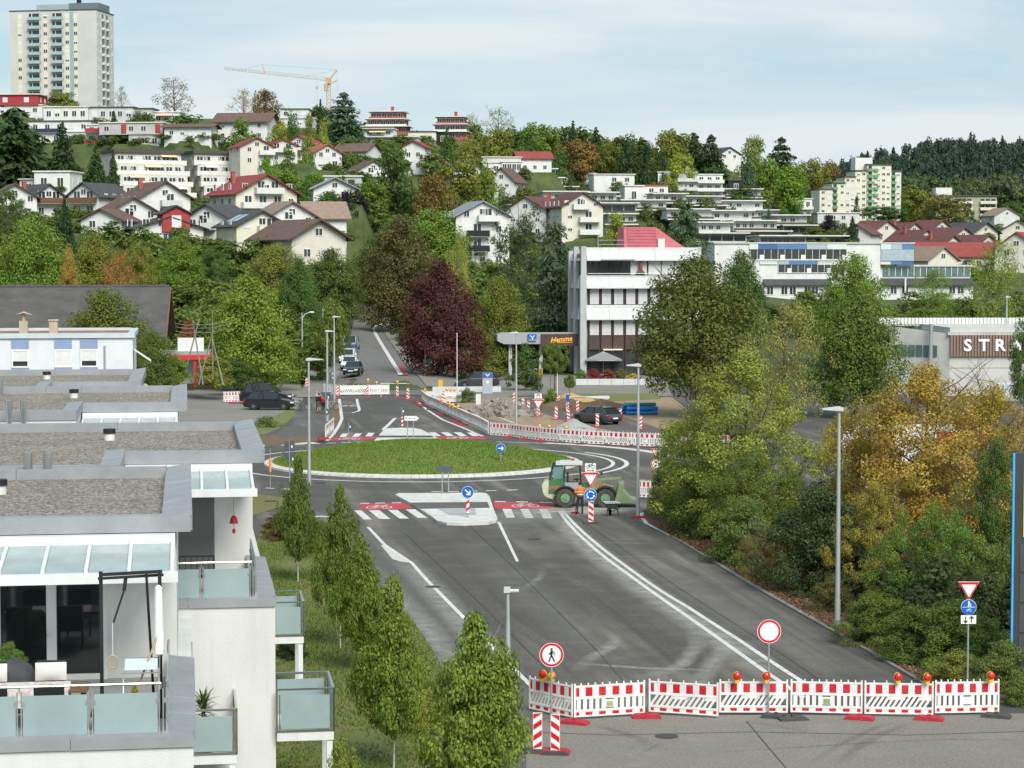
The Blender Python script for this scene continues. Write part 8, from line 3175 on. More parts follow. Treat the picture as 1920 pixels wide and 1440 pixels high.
def car(name,label,loc,rz,paint,kind='suv',group=None):
 """nose towards local +x"""
 L,Wd,H,belt,r = {'suv': (4.6,1.84,1.68,1.02,.36),'estate': (4.7,1.82,1.45,.92,.33),'hatch': (4.2,1.78,1.48,.94,.32),'sedan': (4.55,1.8,1.44,.92,.33),'van': (4.9,1.95,1.95,1.12,.35)}[kind]
 t = thing(name,label,'car',loc,rz,group)
 h = L / 2
 rear = {'suv': .02,'estate': .04,'hatch': .06,'sedan': .22,'van': .01}[kind]
 # station: x, half width, low z, belt z
 st = [(-h,Wd * .40,.42,belt * .80),(-h + .10,Wd * .46,.30,belt * .96),(-h + .5,Wd * .495,.22,belt),(-h * .45,Wd * .5,.20,belt),(0,Wd * .5,.20,belt),(h * .42,Wd * .5,.20,belt * .985),
   (h * .55,Wd * .495,.20,belt * .96),(h - .45,Wd * .48,.22,belt * .86),(h - .12,Wd * .43,.28,belt * .74),(h,Wd * .36,.38,belt * .60)]
 b = MB()
 for x,w,zl,zb in st:
  mid_ = zl + (zb - zl) * .55
  b.v += [(x,-w * .90,zl),(x,-w,mid_),(x,-w * .96,zb - .03),(x,-w * .86,zb),(x,w * .86,zb),(x,w * .96,zb - .03),(x,w,mid_),(x,w * .90,zl)]
 for i in range(len(st) - 1):
  for k in range(8):
   b.f.append((i * 8 + k,i * 8 + (k + 1) % 8,(i + 1) * 8 + (k + 1) % 8,(i + 1) * 8 + k))
   b.m.append(0)
 n_ = len(st)
 b.f += [tuple(range(7,-1,-1)),tuple(range((n_ - 1) * 8,n_ * 8))]
 b.m += [0,0]
 b.build('body',paint,t,smooth=True)
 # cabin
 xr0,xr1 = -h + .18 + rear * 2.0,-h + .75 + rear * 2.2
 xf1,xf0 = h * .12,h * .50
 wb_,wt = Wd * .455,Wd * .365
 b = MB()
 P = [(xr0,-wb_ * .93,belt - .02),(xf0,-wb_ * .93,belt * .97 - .02),(xf0,wb_ * .93,belt * .97 - .02),(xr0,wb_ * .93,belt - .02),
   (xr1,-wt,H - .05),(xf1,-wt,H - .05),(xf1,wt,H - .05),(xr1,wt,H - .05)]
 b.add(P,[(0,1,5,4),(1,2,6,5),(2,3,7,6),(3,0,4,7),(4,5,6,7)])
 b.build('glasshouse',M_CGLASS,t)
 b = MB()
 xm = (xr1 + xf1) / 2
 b.v += [(xr1 - .12,-wt * .98,H - .06),(xf1 + .1,-wt * .98,H - .07),(xf1 + .1,wt * .98,H - .07),(xr1 - .12,wt * .98,H - .06),
   (xr1,-wt * .8,H),(xf1 - .12,-wt * .8,H - .015),(xf1 - .12,wt * .8,H - .015),(xr1,wt * .8,H)]
 b.f += [(0,1,5,4),(1,2,6,5),(2,3,7,6),(3,0,4,7),(4,5,6,7),(3,2,1,0)]
 b.m += [0] * 6
 for s_ in (-1,1):
  for xa,xb in ((xr0,xr1),(xr0 + (xr1 - xr0) * .2 + .95,xr1 + .85),((xr0 + xf0) / 2 + .05,(xr1 + xf1) / 2 + .05),(xf0,xf1)):
   b.bar((xa,s_ * (wb_ * .935),belt - .02),(xb,s_ * (wt + .005),H - .06),.08,.035)
 if kind in ('suv','estate','van'):
  for s_ in (-1,1):
   b.bar((xr1 + .1,s_ * wt * .85,H + .03),(xf1 - .15,s_ * wt * .85,H + .02),.035)
 b.build('roof',paint,t)
 for sx in (-1,1):
  for sy in (-1,1):
   wheel(t,sx * L * .295 + .02,sy * (Wd / 2 - .11),r,.22)
   if True:
    b = MB()
    b.cyl((sx * L * .295 + .02,sy * (Wd / 2 - .02),r),(sx * L * .295 + .02,sy * (Wd / 2 - .002),r),r * 1.14,n=18)
    b.build('wheel_arch',M_BLACK,t)
 for s_ in (-1,1):
  b = MB()
  b.box(h - .32,s_ * Wd * .34 - .2,belt * .62,h - .02,s_ * Wd * .34 + .17,belt * .74)
  b.build('headlight',M_HLAMP,t)
  b = MB()
  b.box(-h - .01,s_ * Wd * .36 - .18,belt * .70,-h + .16,s_ * Wd * .36 + .14,belt * .88)
  b.build('tail_light',M_TLAMP,t)
  b = MB()
  b.box(xf0 - .35,s_ * (Wd / 2 + .09) - .09,belt - .02,xf0 - .2,s_ * (Wd / 2 + .09) + .09,belt + .13)
  b.build('wing_mirror',paint,t)
 b = MB()
 b.mat(0).box(h - .06,-Wd * .3,.32,h + .012,Wd * .3,.46)
 b.mat(1).box(h + .012,-.26,.44,h + .025,.26,.55).box(-h - .025,-.26,belt * .55,-h - .012,.26,belt * .55 + .11)
 b.build('number_plate',[M_BLACK,M_SWH],t)
 return t
def paint(name,c,r=.25):
 return mat('car paint ' + name,c,r,var=.04,coat=.6,spec=.5)
P_BLK,P_GREY,P_WHT,P_BLU,P_SIL = paint('black',(.012,.013,.018)),paint('anthracite',(.045,.05,.055)),paint('white',(.72,.73,.74)),paint('blue',(.04,.12,.36)),paint('silver',(.3,.31,.32))
car('parked_car','black off-roader parked side-on in the yard, front one',G(506,768),R(-3),P_BLK,'suv')
car('parked_car','black van-like car parked behind the black off-roader',G(500,757),R(-3),P_BLK,'van')
def q_car(px,Y,lab,pnt,kind='hatch'):
 car('waiting_car',lab,TG(px,Y) + Vector((0,0,.06)),R(-90 - 3.5),pnt,kind,'cars queuing at the stop line')
q_car(662,240,'black car at the head of the queue on the street',P_BLK,'sedan')
q_car(656,250,'white car second in the queue on the street',P_WHT,'hatch')
q_car(652.5,261,'white estate car third in the queue on the street',P_WHT,'suv')
q_car(655,273,'blue and white car fourth in the queue on the street',P_BLU,'hatch')
q_car(657,286,'grey-blue van last in the queue under the small tree',P_SIL,'van')
car('parked_car','anthracite car parked behind the bank pillar',G(894,727),R(188),P_GREY,'suv')
car('estate_car','dark grey estate car driving away across the building site',G(1119,794),R(128),P_GREY,'estate')
car('parked_car','white car half hidden behind the bright linden',G(585,700),R(-92),P_WHT,'hatch')
# ================================================================== wheel loader
def loader():
 p = G(1099,949)
 t = thing('wheel_loader','green wheel loader with white cab roof working beside the roundabout','wheel loader',p,R(-2))
 k = S(p.y)
 MG = mat('loader green',(.05,.15,.065),.5,var=.2,scale=1.5)
 MGL = mat('pale dusty green',(.17,.26,.13),.7,col2=(.26,.29,.18),scale=2)
 MDK = mat('loader dark',(.03,.032,.033),.6)
 MYG = mat('pale loader cover',(.50,.52,.36),.6,var=.12)
 def x(px):
  return (px - 1099) / k
 def z(py):
  return (949 - py) / k
 hw = .75
 b = MB()
 b.prism([(x(1018),z(921)),(x(1016),z(908)),(x(1021),z(900)),(x(1033),z(897)),(x(1040),z(897)),(x(1042),z(925)),(x(1036),z(934)),(x(1022),z(928))],'y',-hw * .85,hw * .85)
 b.build('rear_cover',MYG,t)
 b = MB()
 b.prism([(x(1040),z(920)),(x(1028),z(922)),(x(1030),z(937)),(x(1042),z(938)),(x(1125),z(934)),(x(1140),z(918)),(x(1110),z(912))],'y',-hw * .6,hw * .6)
 b.build('chassis',MGL,t)
 b = MB()
 b.prism([(x(1029),z(922)),(x(1030),z(897)),(x(1056),z(894)),(x(1060),z(912)),(x(1052),z(921))],'y',-hw * .95,hw * .95)
 b.build('cab_body',MG,t)
 b = MB()
 for x0,z0,x1,z1 in ((1031,897,1037,870),(1056,916,1059,869),(1090,922,1087,870)):
  for s_ in (-1,1):
   b.bar((x(x0),s_ * hw * .9,z(z0)),(x(x1),s_ * hw * .85,z(z1)),.09)
 for zz in (z(870),z(916)):
  for s_ in (-1,1):
   b.bar((x(1035),s_ * hw * .86,zz),(x(1089),s_ * hw * .86,zz),.07)
 b.build('cab_frame',MDK,t)
 b = MB()
 b.box(x(1037),-hw * .84,z(897),x(1056),-hw * .82,z(871))
 b.box(x(1037),hw * .82,z(897),x(1056),hw * .84,z(871))
 b.box(x(1033),-hw * .8,z(896),x(1035),hw * .8,z(871))
 b.build('cab_window',mat('cab glass',(.16,.30,.28),.1,alpha=.75,spec=.6),t)
 b = MB()
 b.box(x(1042),-hw * .95,z(869.5),x(1092),hw * .95,z(865.5)).prism([(x(1045),z(865.5)),(x(1089),z(865.5)),(x(1085),z(863.5)),(x(1050),z(863.5))],'y',-hw * .8,hw * .8)
 b.build('cab_roof',M_LGREY,t)
 b = MB()
 b.cyl((x(1074),.2,z(863.5)),(x(1074),.2,z(859.5)),.09)
 b.build('beacon_light',M_LAMPR,t)
 b = MB()
 b.box(x(1063),-.25,z(910),x(1078),.25,z(903)).box(x(1062),-.25,z(903),x(1066),.25,z(885))
 b.build('seat',MDK,t)
 b = MB()
 b.tube([(x(1084),0,z(912)),(x(1081),0,z(898))],.04,6).tube([(x(1081) + .17 * math.cos(a),.17 * math.sin(a),z(898)) for a in [i * .628 for i in range(11)]],.025,5)
 b.build('steering_wheel',MDK,t)
 b = MB()
 b.box(x(1059),-hw * .9,z(922),x(1090),-hw * .86,z(902))
 b.build('open_door',mat('door grey',(.33,.35,.36),.5),t)
 # front: bonnet, boom, bucket
 b = MB()
 b.prism([(x(1088),z(930)),(x(1090),z(905)),(x(1112),z(902)),(x(1130),z(915)),(x(1128),z(930))],'y',-hw * .45,hw * .45)
 b.build('front_frame',MG,t)
 for s_ in (-1,1):
  b = MB()
  b.prism([(x(1100),z(900)),(x(1108),z(896)),(x(1140),z(908)),(x(1160),z(921)),(x(1163),z(932)),(x(1155),z(931)),(x(1135),z(918)),(x(1110),z(912))],'y',s_ * hw * .5 - .07,s_ * hw * .5 + .07)
  b.build('boom',MGL,t)
 b = MB()
 b.bar((x(1118),0,z(899)),(x(1165),0,z(895)),.11).cyl((x(1120),0,z(905)),(x(1150),0,z(912)),.06)
 b.build('hydraulic_link',MGL,t)
 b = MB()
 pr_ = [(x(1152),z(938)),(x(1160),z(905)),(x(1170),z(903)),(x(1168),z(916)),(x(1182),z(932)),(x(1200),z(936)),(x(1200),z(938)),(x(1160),z(940))]
 b.prism(pr_,'y',-hw * 1.25,hw * 1.25)
 b.build('bucket',MGL,t)
 me = text_mesh('lettering','geiger',.42,mat('orange red lettering',(.6,.12,.06),.6),.004,.2)
 o = obj('lettering',me,t,(x(1133),-hw * .5 - .08,z(908)))
 o.rotation_euler = (math.pi / 2,R(22),0)
 me = text_mesh('lettering','geiger',.3,mat('orange red lettering',(.6,.12,.06),.6),.004,.2)
 o = obj('lettering',me,t,(x(1042),-hw * .96,z(910)))
 o.rotation_euler = (math.pi / 2,0,0)
 # wheels with lugged tyres
 for wx in (1060,1135):
  for s_ in (-1,1):
   r,w = .53,.42
   b = MB()
   n_ = 28
   prof = [(r * .55,-w / 2),(r * .9,-w / 2),(r * .97,-w * .3),(r * .97,w * .3),(r * .9,w / 2),(r * .55,w / 2)]
   b.add([(rr_ * math.cos(2 * math.pi * i / n_),yy,rr_ * math.sin(2 * math.pi * i / n_)) for rr_,yy in prof for i in range(n_)],
     [(i * n_ + q,i * n_ + (q + 1) % n_,(i + 1) * n_ + (q + 1) % n_,(i + 1) * n_ + q) for i in range(5) for q in range(n_)])
   for i in range(22):
    a = 2 * math.pi * i / 22
    M_ = Matrix.Rotation(-a,4,'Y')
    b.box(r * .93,-w / 2,-.03,r * 1.02,-.02,.03,M_)
    M_ = Matrix.Rotation(-a - .14,4,'Y')
    b.box(r * .93,.02,-.03,r * 1.02,w / 2,.03,M_)
   wh = b.build('wheel',mat('dusty tyre',(.075,.07,.06),.9,var=.3,scale=4),t,loc=(x(wx),s_ * (hw - .02),r))
   b = MB()
   b.cyl((0,-w * .42,0),(0,w * .42,0),r * .5,n=18).cyl((0,-w * .48,0),(0,w * .48,0),r * .2,n=12)
   b.build('rim',mat('green rim',(.15,.27,.15),.6,var=.25),wh)
  b = MB()
  pts_ = [(x(wx) + .66 * math.cos(a),.53 + .66 * math.sin(a)) for a in [R(20) + i * R(14) for i in range(11)]]
  pts_ += [(x(wx) + .60 * math.cos(a),.53 + .60 * math.sin(a)) for a in [R(160) - i * R(14) for i in range(11)]]
  for s_ in (-1,1):
   b.prism(pts_,'y',s_ * hw - .22,s_ * hw + .22)
  b.build('mudguard',MDK,t)
 b = MB()
 b.box(x(1126),hw * .9,z(893),x(1130),hw * 1.15,z(886)).bar((x(1092),hw * .85,z(885)),(x(1128),hw,z(889)),.03)
 b.build('mirror',MDK,t)
loader()
# wheelbarrow
wp = G(1147,968)
wbw = thing('wheelbarrow','dark wheelbarrow with pale rim standing beside the loader','wheelbarrow',wp,R(8))
b = MB()
b.add([(-.36,-.3,.72),(.36,-.3,.72),(.36,.35,.72),(-.36,.35,.72),(-.22,-.2,.40),(.22,-.2,.40),(.22,.2,.40),(-.22,.2,.40)],[(0,1,5,4),(1,2,6,5),(2,3,7,6),(3,0,4,7),(4,5,6,7)])
b.build('tray',mat('wheelbarrow green',(.05,.075,.06),.6,var=.2),wbw)
b = MB()
b.tube([(-.37,-.31,.73),(.37,-.31,.73),(.37,.36,.73),(-.37,.36,.73),(-.37,-.31,.73)],.028,6)
b.build('rim',M_OFFW,wbw)
b = MB()
for s_ in (-1,1):
 b.tube([(s_ * .3,-.9,.62),(s_ * .25,-.2,.38),(s_ * .08,.5,.2)],.022,6)
 b.tube([(s_ * .28,-.25,.40),(s_ * .32,-.32,0),(s_ * .26,-.12,.38)],.02,6)
b.build('frame',M_BLACK,wbw)
b = MB()
b.cyl((-.05,.5,.19),(.05,.5,.19),.19,n=18)
b.build('wheel',M_TYRE,wbw)
# ================================================================== people and bicycles
M_SKIN = mat('skin',(.50,.30,.21),.6,var=.06)
def person(label,loc,rz,joints,mats_,radii=None,scale=1.0,hair=(.03,.022,.018),face=True):
 """body grown over a posed skeleton; joints: name -> point; mats_: torso, legs, arms, shoes, head"""
 J = {'pelvis': (0,0,.95),'chest': (0,.0,1.28),'neck': (0,0,1.47),'head': (0,-.02,1.60),'top': (0,-.01,1.72),
   'shL': (-.19,0,1.42),'shR': (.19,0,1.42),'elL': (-.26,.02,1.15),'elR': (.26,.02,1.15),'haL': (-.24,-.10,.90),'haR': (.24,-.10,.90),
   'hiL': (-.10,0,.90),'hiR': (.10,0,.90),'knL': (-.11,-.02,.50),'knR': (.11,-.02,.50),'anL': (-.11,.02,.09),'anR': (.11,.02,.09),'toL': (-.12,-.15,.04),'toR': (.12,-.15,.04)}
 J.update(joints)
 rad = {'pelvis': .145,'chest': .155,'neck': .058,'head': .092,'top': .07,'shL': .07,'shR': .07,'elL': .046,'elR': .046,'haL': .034,'haR': .034,'hiL': .095,'hiR': .095,
   'knL': .064,'knR': .064,'anL': .045,'anR': .045,'toL': .035,'toR': .035}
 E_ = [('pelvis','chest'),('chest','neck'),('neck','head'),('head','top'),('chest','shL'),('shL','elL'),('elL','haL'),('chest','shR'),('shR','elR'),('elR','haR'),
   ('pelvis','hiL'),('hiL','knL'),('knL','anL'),('anL','toL'),('pelvis','hiR'),('hiR','knR'),('knR','anR'),('anR','toR')]
 names = list(J)
 vs_ = [Vector(J[n]) for n in names]
 ed = [(names.index(a),names.index(c)) for a,c in E_]
 rr_ = [rad[n] for n in names]
 for s_ in 'LR':
  w,e = Vector(J['ha' + s_]),Vector(J['el' + s_])
  d = (w - e).normalized()
  sd_ = d.cross(Vector((0,1,.2))).normalized()
  wi = names.index('ha' + s_)
  pi = len(vs_)
  vs_.append(w + d * .06); rr_.append(.034); ed.append((wi,pi))
  for q in range(5):
   o_ = sd_ * (q - 2) * .019
   L_ = (.055,.085,.095,.085,.06)[q]
   a_ = w + d * (.09 if q else .05) + o_ * (1.1 if q else 1.6)
   b_ = a_ + d * L_ * .55 + Vector((0,-.01,-.012))
   c_ = b_ + d * L_ * .4 + Vector((0,-.015,-.012))
   i0 = len(vs_)
   vs_ += [a_,b_,c_]; rr_ += [.0095,.009,.008]
   ed += [(pi,i0),(i0,i0 + 1),(i0 + 1,i0 + 2)]
 me = bpy.data.meshes.new('body_skeleton')
 me.from_pydata(vs_,ed,[])
 tmp = bpy.data.objects.new('body_skeleton',me)
 COL.objects.link(tmp)
 sk = tmp.modifiers.new('skin','SKIN')
 sk.use_smooth_shade = True
 lay = me.skin_vertices[0] if me.skin_vertices else None
 if lay is None:
  bpy.context.view_layer.objects.active = tmp
  tmp.select_set(True)
  bpy.ops.mesh.customdata_skin_add()
  lay = me.skin_vertices[0]
 for i,r_ in enumerate(rr_):
  fl = .72 if names[i:i + 1] and names[i] in ('pelvis','chest') else 1
  lay.data[i].radius = (r_ * (1.12 if fl < 1 else 1),r_ * fl)
  lay.data[i].use_root = (i == 0)
 tmp.modifiers.new('sub','SUBSURF').levels = 2
 dg = bpy.context.evaluated_depsgraph_get()
 out = bpy.data.meshes.new_from_object(tmp.evaluated_get(dg))
 bpy.data.objects.remove(tmp)
 out.materials.clear()
 slots = ['torso','legs','arms','shoes','skin']
 for s_ in slots[:4]:
  out.materials.append(mats_[s_])
 out.materials.append(M_SKIN)
 keys = {'pelvis': 1,'chest': 0,'neck': 4,'head': 4,'top': 4,'shL': 0,'shR': 0,'elL': 2,'elR': 2,'haL': 4,'haR': 4,'hiL': 1,'hiR': 1,'knL': 1,'knR': 1,'anL': 3,'anR': 3,'toL': 3,'toR': 3}
 pts_ = []
 for a,c in E_:
  for f in np.linspace(0,1,6):
   pa,pc = Vector(J[a]),Vector(J[c])
   s_ = keys[a] if f < .5 else keys[c]
   if a == 'pelvis' and c == 'chest':
    s_ = 0 if f > .12 else 1
   if a == 'chest' and c == 'neck':
    s_ = 0 if f < .9 else 4
   if a in ('elL','elR'):
    s_ = mats_.get('fore',2) if f < .85 else 4
   if a in ('knL','knR'):
    s_ = mats_.get('shin',1) if f < .86 else 3
   if a in ('shL','shR'):
    s_ = 0 if f < .45 else 2
   pts_.append((pa.lerp(pc,f),s_))
 PP = np.array([p_[0] for p_ in pts_])
 SS = np.array([p_[1] for p_ in pts_])
 for f in out.polygons:
  c = np.array(f.center)
  f.material_index = int(SS[np.argmin(((PP - c) ** 2).sum(1))])
  f.use_smooth = True
 o = obj('person',out,None,loc,rz,(scale,) * 3)
 tag(o,label,'person')
 hd,tp = Vector(J['head']),Vector(J['top'])
 b = MB()
 b.lathe([(.03,-.02),(.098,.0),(.105,.05),(.085,.11),(.03,.14),(.005,.145)],12,(hd.x,hd.y + .018,hd.z - .01))
 b.build('hair' if not mats_.get('helmet') else 'helmet',mats_.get('helmet') or mat('hair %.3f' % hair[0],hair,.7),o,smooth=True)
 b = MB()
 f0 = hd + Vector((0,-.095,-.01))
 b.add([f0 + Vector(q) for q in ((-.014,0,-.02),(.014,0,-.02),(0,-.025,-.018),(0,0,.03))],[(0,1,2),(0,2,3),(2,1,3)])
 b.build('nose',M_SKIN,o)
 for sx in (-.034,.034):
  b = MB()
  b.box(f0.x + sx - .012,f0.y - .002,f0.z + .018,f0.x + sx + .012,f0.y + .012,f0.z + .028)
  b.build('eye',M_BLACK,o)
  b = MB()
  b.lathe([(.004,-.03),(.014,-.015),(.016,.01),(.004,.03)],6,(hd.x + sx * 2.75,hd.y,hd.z))
  b.build('ear',M_SKIN,o)
 b = MB()
 b.box(f0.x - .025,f0.y + .0,f0.z - .052,f0.x + .025,f0.y + .012,f0.z - .044)
 b.build('mouth',mat('lips',(.33,.12,.10),.6),o)
 return o
c_ = lambda n,c,r=.85: mat('cloth ' + n,c,r,var=.15,scale=8)
worker = person('worker in orange high-visibility vest sweeping the line, seen from behind',G(1088,965),math.pi + .2,
  {'haL': (-.16,-.36,.98),'haR': (.18,-.30,1.08),'elL': (-.28,-.06,1.14),'elR': (.29,-.04,1.16),'head': (0,-.05,1.60),'top': (0,-.06,1.72),'knR': (.16,-.05,.5),'anR': (.17,.03,.09),'toR': (.19,-.14,.04)},
  dict(torso=c_('orange vest',(.90,.20,.03)),legs=c_('charcoal',(.03,.032,.038)),arms=c_('orange vest',(.90,.20,.03)),shoes=c_('black',(.02,.02,.02)),fore=4),hair=(.03,.02,.015))
for z0,z1 in ((1.05,1.09),(1.20,1.24)):
 b = MB()
 b.lathe([(.188,z0),(.192,z1)],16,(0,0,0),1.0,.78)
 b.build('reflective_band',M_BPALE,worker)
br = thing('broom','long-handled broom held by the worker in orange','broom',G(1082,963),0)
b = MB()
b.cyl((.05,.0,1.2),(-.1,-.2,.12),.014,n=6)
b.build('handle',M_WOOD,br)
b = MB()
b.box(-.32,-.26,.0,.12,-.18,.13)
b.build('brush',M_RFOOT,br)
def bicycle(label,loc,rz,col_):
 t = thing('bicycle',label,'bicycle',loc,rz)
 for x in (-.52,.52):
  b = MB()
  b.tube([(x + .33 * math.cos(a),0,.34 + .33 * math.sin(a)) for a in [i * math.pi / 12 for i in range(25)]],.022,6)
  w_ = b.build('wheel',M_TYRE,t)
  b = MB()
  for i in range(8):
   a = math.pi * i / 8
   b.bar((x - .32 * math.cos(a),0,.34 - .32 * math.sin(a)),(x + .32 * math.cos(a),0,.34 + .32 * math.sin(a)),.006)
  b.build('spokes',M_METAL,w_)
 b = MB()
 bbk,st_,hd = (-.08,0,.30),(-.24,0,.82),(.36,0,.80)
 for p,q in ((bbk,st_),(bbk,hd),(st_,hd),((-.52,0,.34),bbk),((-.52,0,.34),st_),((.52,0,.34),(.34,0,.92))):
  b.cyl(p,q,.018,n=6)
 b.build('frame',mat('bike paint %.2f' % col_[0],col_,.4),t)
 b = MB()
 b.tube([(.30,-.28,.98),(.40,-.1,1.0),(.36,0,.95),(.40,.1,1.0),(.30,.28,.98)],.014,6)
 b.build('handlebar',M_BLACK,t)
 b = MB()
 b.box(-.36,-.07,.90,-.12,.07,.95).cyl((-.24,0,.80),(-.24,0,.9),.014,n=6)
 b.build('saddle',M_BLACK,t)
 b = MB()
 for s_ in (-1,1):
  b.bar((-.08,s_ * .06,.30),(-.02,s_ * .08,.16),.02).box(-.08,s_ * .08 - .02,.14,.04,s_ * .16,.16)
 b.build('pedals',M_BLACK,t)
 return t
sit = {'knL': (-.10,-.36,.78),'anL': (-.10,-.20,.36),'toL': (-.10,-.36,.28),'knR': (.10,-.28,.62),'anR': (.10,-.12,.20),'toR': (.10,-.28,.14),'elL': (-.24,-.26,1.22),'elR': (.24,-.26,1.22),'haL': (-.24,-.52,1.05),'haR': (.24,-.52,1.05),
  'chest': (0,-.10,1.28),'neck': (0,-.2,1.45),'head': (0,-.25,1.57),'top': (0,-.26,1.69),'shL': (-.19,-.16,1.40),'shR': (.19,-.16,1.40),'pelvis': (0,.04,.98),'hiL': (-.09,.02,.95),'hiR': (.09,.02,.95)}
person('person in grey jacket with cap walking a bicycle on the side path',G(594,770),1.7,{'haL': (-.2,-.4,1.0),'haR': (.2,-.42,1.02)},dict(torso=c_('pale grey',(.45,.47,.5)),legs=c_('black trousers',(.02,.02,.022)),arms=c_('pale grey',(.45,.47,.5)),shoes=c_('black',(.02,.02,.02))),hair=(.3,.3,.3))
bicycle('dark bicycle held beside the person in grey on the side path',G(567,770),.05,(.02,.02,.022))
person('person in black top walking away on the side path',G(598,774),math.pi,{'anL': (-.1,.25,.2),'knL': (-.1,.05,.5),'toL': (-.1,.14,.1)},dict(torso=c_('black',(.02,.02,.02)),legs=c_('brown',(.16,.09,.08)),arms=c_('black',(.02,.02,.02)),shoes=c_('black',(.02,.02,.02)),shin=4),hair=(.05,.03,.02))
person('cyclist in red jacket and white helmet stopped on the side path',G(606,775),math.pi,sit,dict(torso=c_('red',(.62,.02,.04)),legs=c_('black',(.02,.02,.02)),arms=c_('red',(.62,.02,.04)),shoes=c_('black',(.02,.02,.02)),helmet=M_SWH))
bicycle('bicycle ridden by the person in red',G(606,775) + Vector((0,.05,0)),math.pi / 2,(.03,.03,.035))
bicycle('pale bicycle standing right of the person in red',G(621,770),.35,(.3,.3,.32))
person('cyclist in grey jacket riding past the small round tree',G(1012,768) ,math.pi + .2,sit,dict(torso=c_('mid grey',(.2,.2,.2)),legs=c_('dark',(.03,.03,.04)),arms=c_('mid grey',(.2,.2,.2)),shoes=c_('black',(.02,.02,.02))),hair=(.05,.04,.035))
bicycle('dark bicycle under the cyclist in grey',G(1012,768) + Vector((0,.05,0)),math.pi / 2 + .2,(.03,.03,.035))
# ================================================================== building site heaps and small things
def heap(name,label,c,rx,ry,h,m,seed,n_=14,chunks=0,cm=None):
 rs_ = np.random.RandomState(seed)
 t = thing(name,label,'heap',c,0)
 b = MB()
 k = 24
 for i in range(n_ + 1):
  f = i / n_
  for j in range(k):
   a = 2 * math.pi * j / k
   w_ = 1 + .12 * math.sin(3 * a + seed) + .05 * rs_.randn()
   b.v.append((rx * f * w_ * math.cos(a),ry * f * w_ * math.sin(a),h * (1 - f) ** 1.15 + rs_.randn() * .02 * h * (f < .98) - .02))
 for i in range(n_):
  for j in range(k):
   b.f.append((i * k + j,i * k + (j + 1) % k,(i + 1) * k + (j + 1) % k,(i + 1) * k + j)[::-1])
   b.m.append(0)
 b.build('mound',m,t)
 if chunks:
  cms = []
  for v in range(4):
   q = MB()
   P = [Vector((x,y,z)) * rs_.uniform(.75,1.2) + Vector(rs_.uniform(-.15,.15,3)) for x in (-.5,.5) for y in (-.4,.4) for z in (-.3,.3)]
   q.add(P,[(0,1,3,2),(4,6,7,5),(0,4,5,1),(2,3,7,6),(0,2,6,4),(1,5,7,3)])
   cms.append(q.mesh('concrete_chunk',cm))
  for i in range(chunks):
   f = rs_.rand() ** .6
   a = rs_.rand() * 6.28
   o = obj('concrete_chunk',cms[i % 4],t,(rx * f * math.cos(a),ry * f * math.sin(a),h * (1 - f) ** 1.15 + .05))
   o.rotation_euler = tuple(rs_.rand(3) * 6)
   s_ = rs_.uniform(.35,.8)
   o.scale = (s_,s_,s_ * rs_.uniform(.4,.9))
 return t
M_RUB = mat('broken concrete',(.33,.30,.26),.95,col2=(.2,.18,.15),scale=2,bump=.4)
heap('rubble_heap','heap of broken concrete beside the lamp post',G(938,779),3.2,3.0,1.3,M_RUB,4,chunks=150,cm=M_RUB)
heap('gravel_heap','cone of grey gravel before the dark estate car',G(1076,812),2.6,2.2,1.15,mat('grey gravel',(.33,.33,.32),.95,var=.3,scale=14,bump=1,bscale=40),6)
heap('soil_heap','low brown soil heap under the plastic pipes',G(1062,764),3.5,3,.9,M_SOIL,8)
heap('soil_heap','brown soil heap right of the dark estate car',G(1128,768),4.0,3,1.0,M_SOIL,9)
heap('sand_heap','orange sand heap with boards behind the leaning beacon',G(1070,752),3.4,2,.8,mat('orange sand',(.46,.29,.11),.95,var=.2),10)
cp_ = G(905,778)
t = thing('concrete_pipe','brown-grey concrete pipe lying before the rubble heap','pipe',cp_,R(-4))
b = MB()
n_ = 20
for r_,flip in ((.36,1),(.28,-1)):
 for i in range(n_):
  a0,a1 = 2 * math.pi * i / n_,2 * math.pi * (i + 1) / n_
  q = [(x,r_ * math.cos(a),.36 + r_ * math.sin(a)) for x,a in ((-1.0,a0),(1.0,a0),(1.0,a1),(-1.0,a1))]
  b.quad(*(q if flip > 0 else q[::-1]))
b.build('pipe_wall',mat('pipe concrete',(.26,.20,.15),.9,var=.25,scale=2),t)
b = MB()
for x in (-1.0,1.0):
 for i in range(n_):
  a0,a1 = 2 * math.pi * i / n_,2 * math.pi * (i + 1) / n_
  b.quad(*[(x,r_ * math.cos(a),.36 + r_ * math.sin(a)) for r_,a in ((.28,a0),(.36,a0),(.36,a1),(.28,a1))])
b.build('pipe_rim',mat('pipe concrete',(.26,.20,.15),.9),t)
MB_B = mat('blue plastic pipe',(.02,.19,.55),.4,var=.1)
MB_T = mat('turquoise plastic pipe',(.03,.26,.30),.4)
gp = G(1196,777)
for i,(dx,dz,m,lab) in enumerate(((-.1,.18,MB_B,'blue plastic pipe at the bottom left of the stack'),(.0,.52,MB_B,'blue plastic pipe in the middle of the stack'),(.45,.18,MB_B,'blue plastic pipe at the bottom right of the stack'),
          (.5,.55,MB_B,'blue plastic pipe on the right of the stack'),(.25,.88,MB_T,'turquoise plastic pipe on top of the stack'))):
 b = MB()
 y = -dx * 1.6
 b.cyl((-1.5 + dx,y,dz),(1.4 + dx * .6,y + .3,dz),.17,n=14).cyl((-1.5 + dx,y,dz),(-1.25 + dx,y,dz),.2,n=14)
 tag(b.build('plastic_pipe',m,None,smooth=True,loc=gp),lab,'pipe','blue pipes on the building site')
b = MB()
b.cyl((-2.6,.2,.25),(-.9,-.7,.25),.28,n=16)
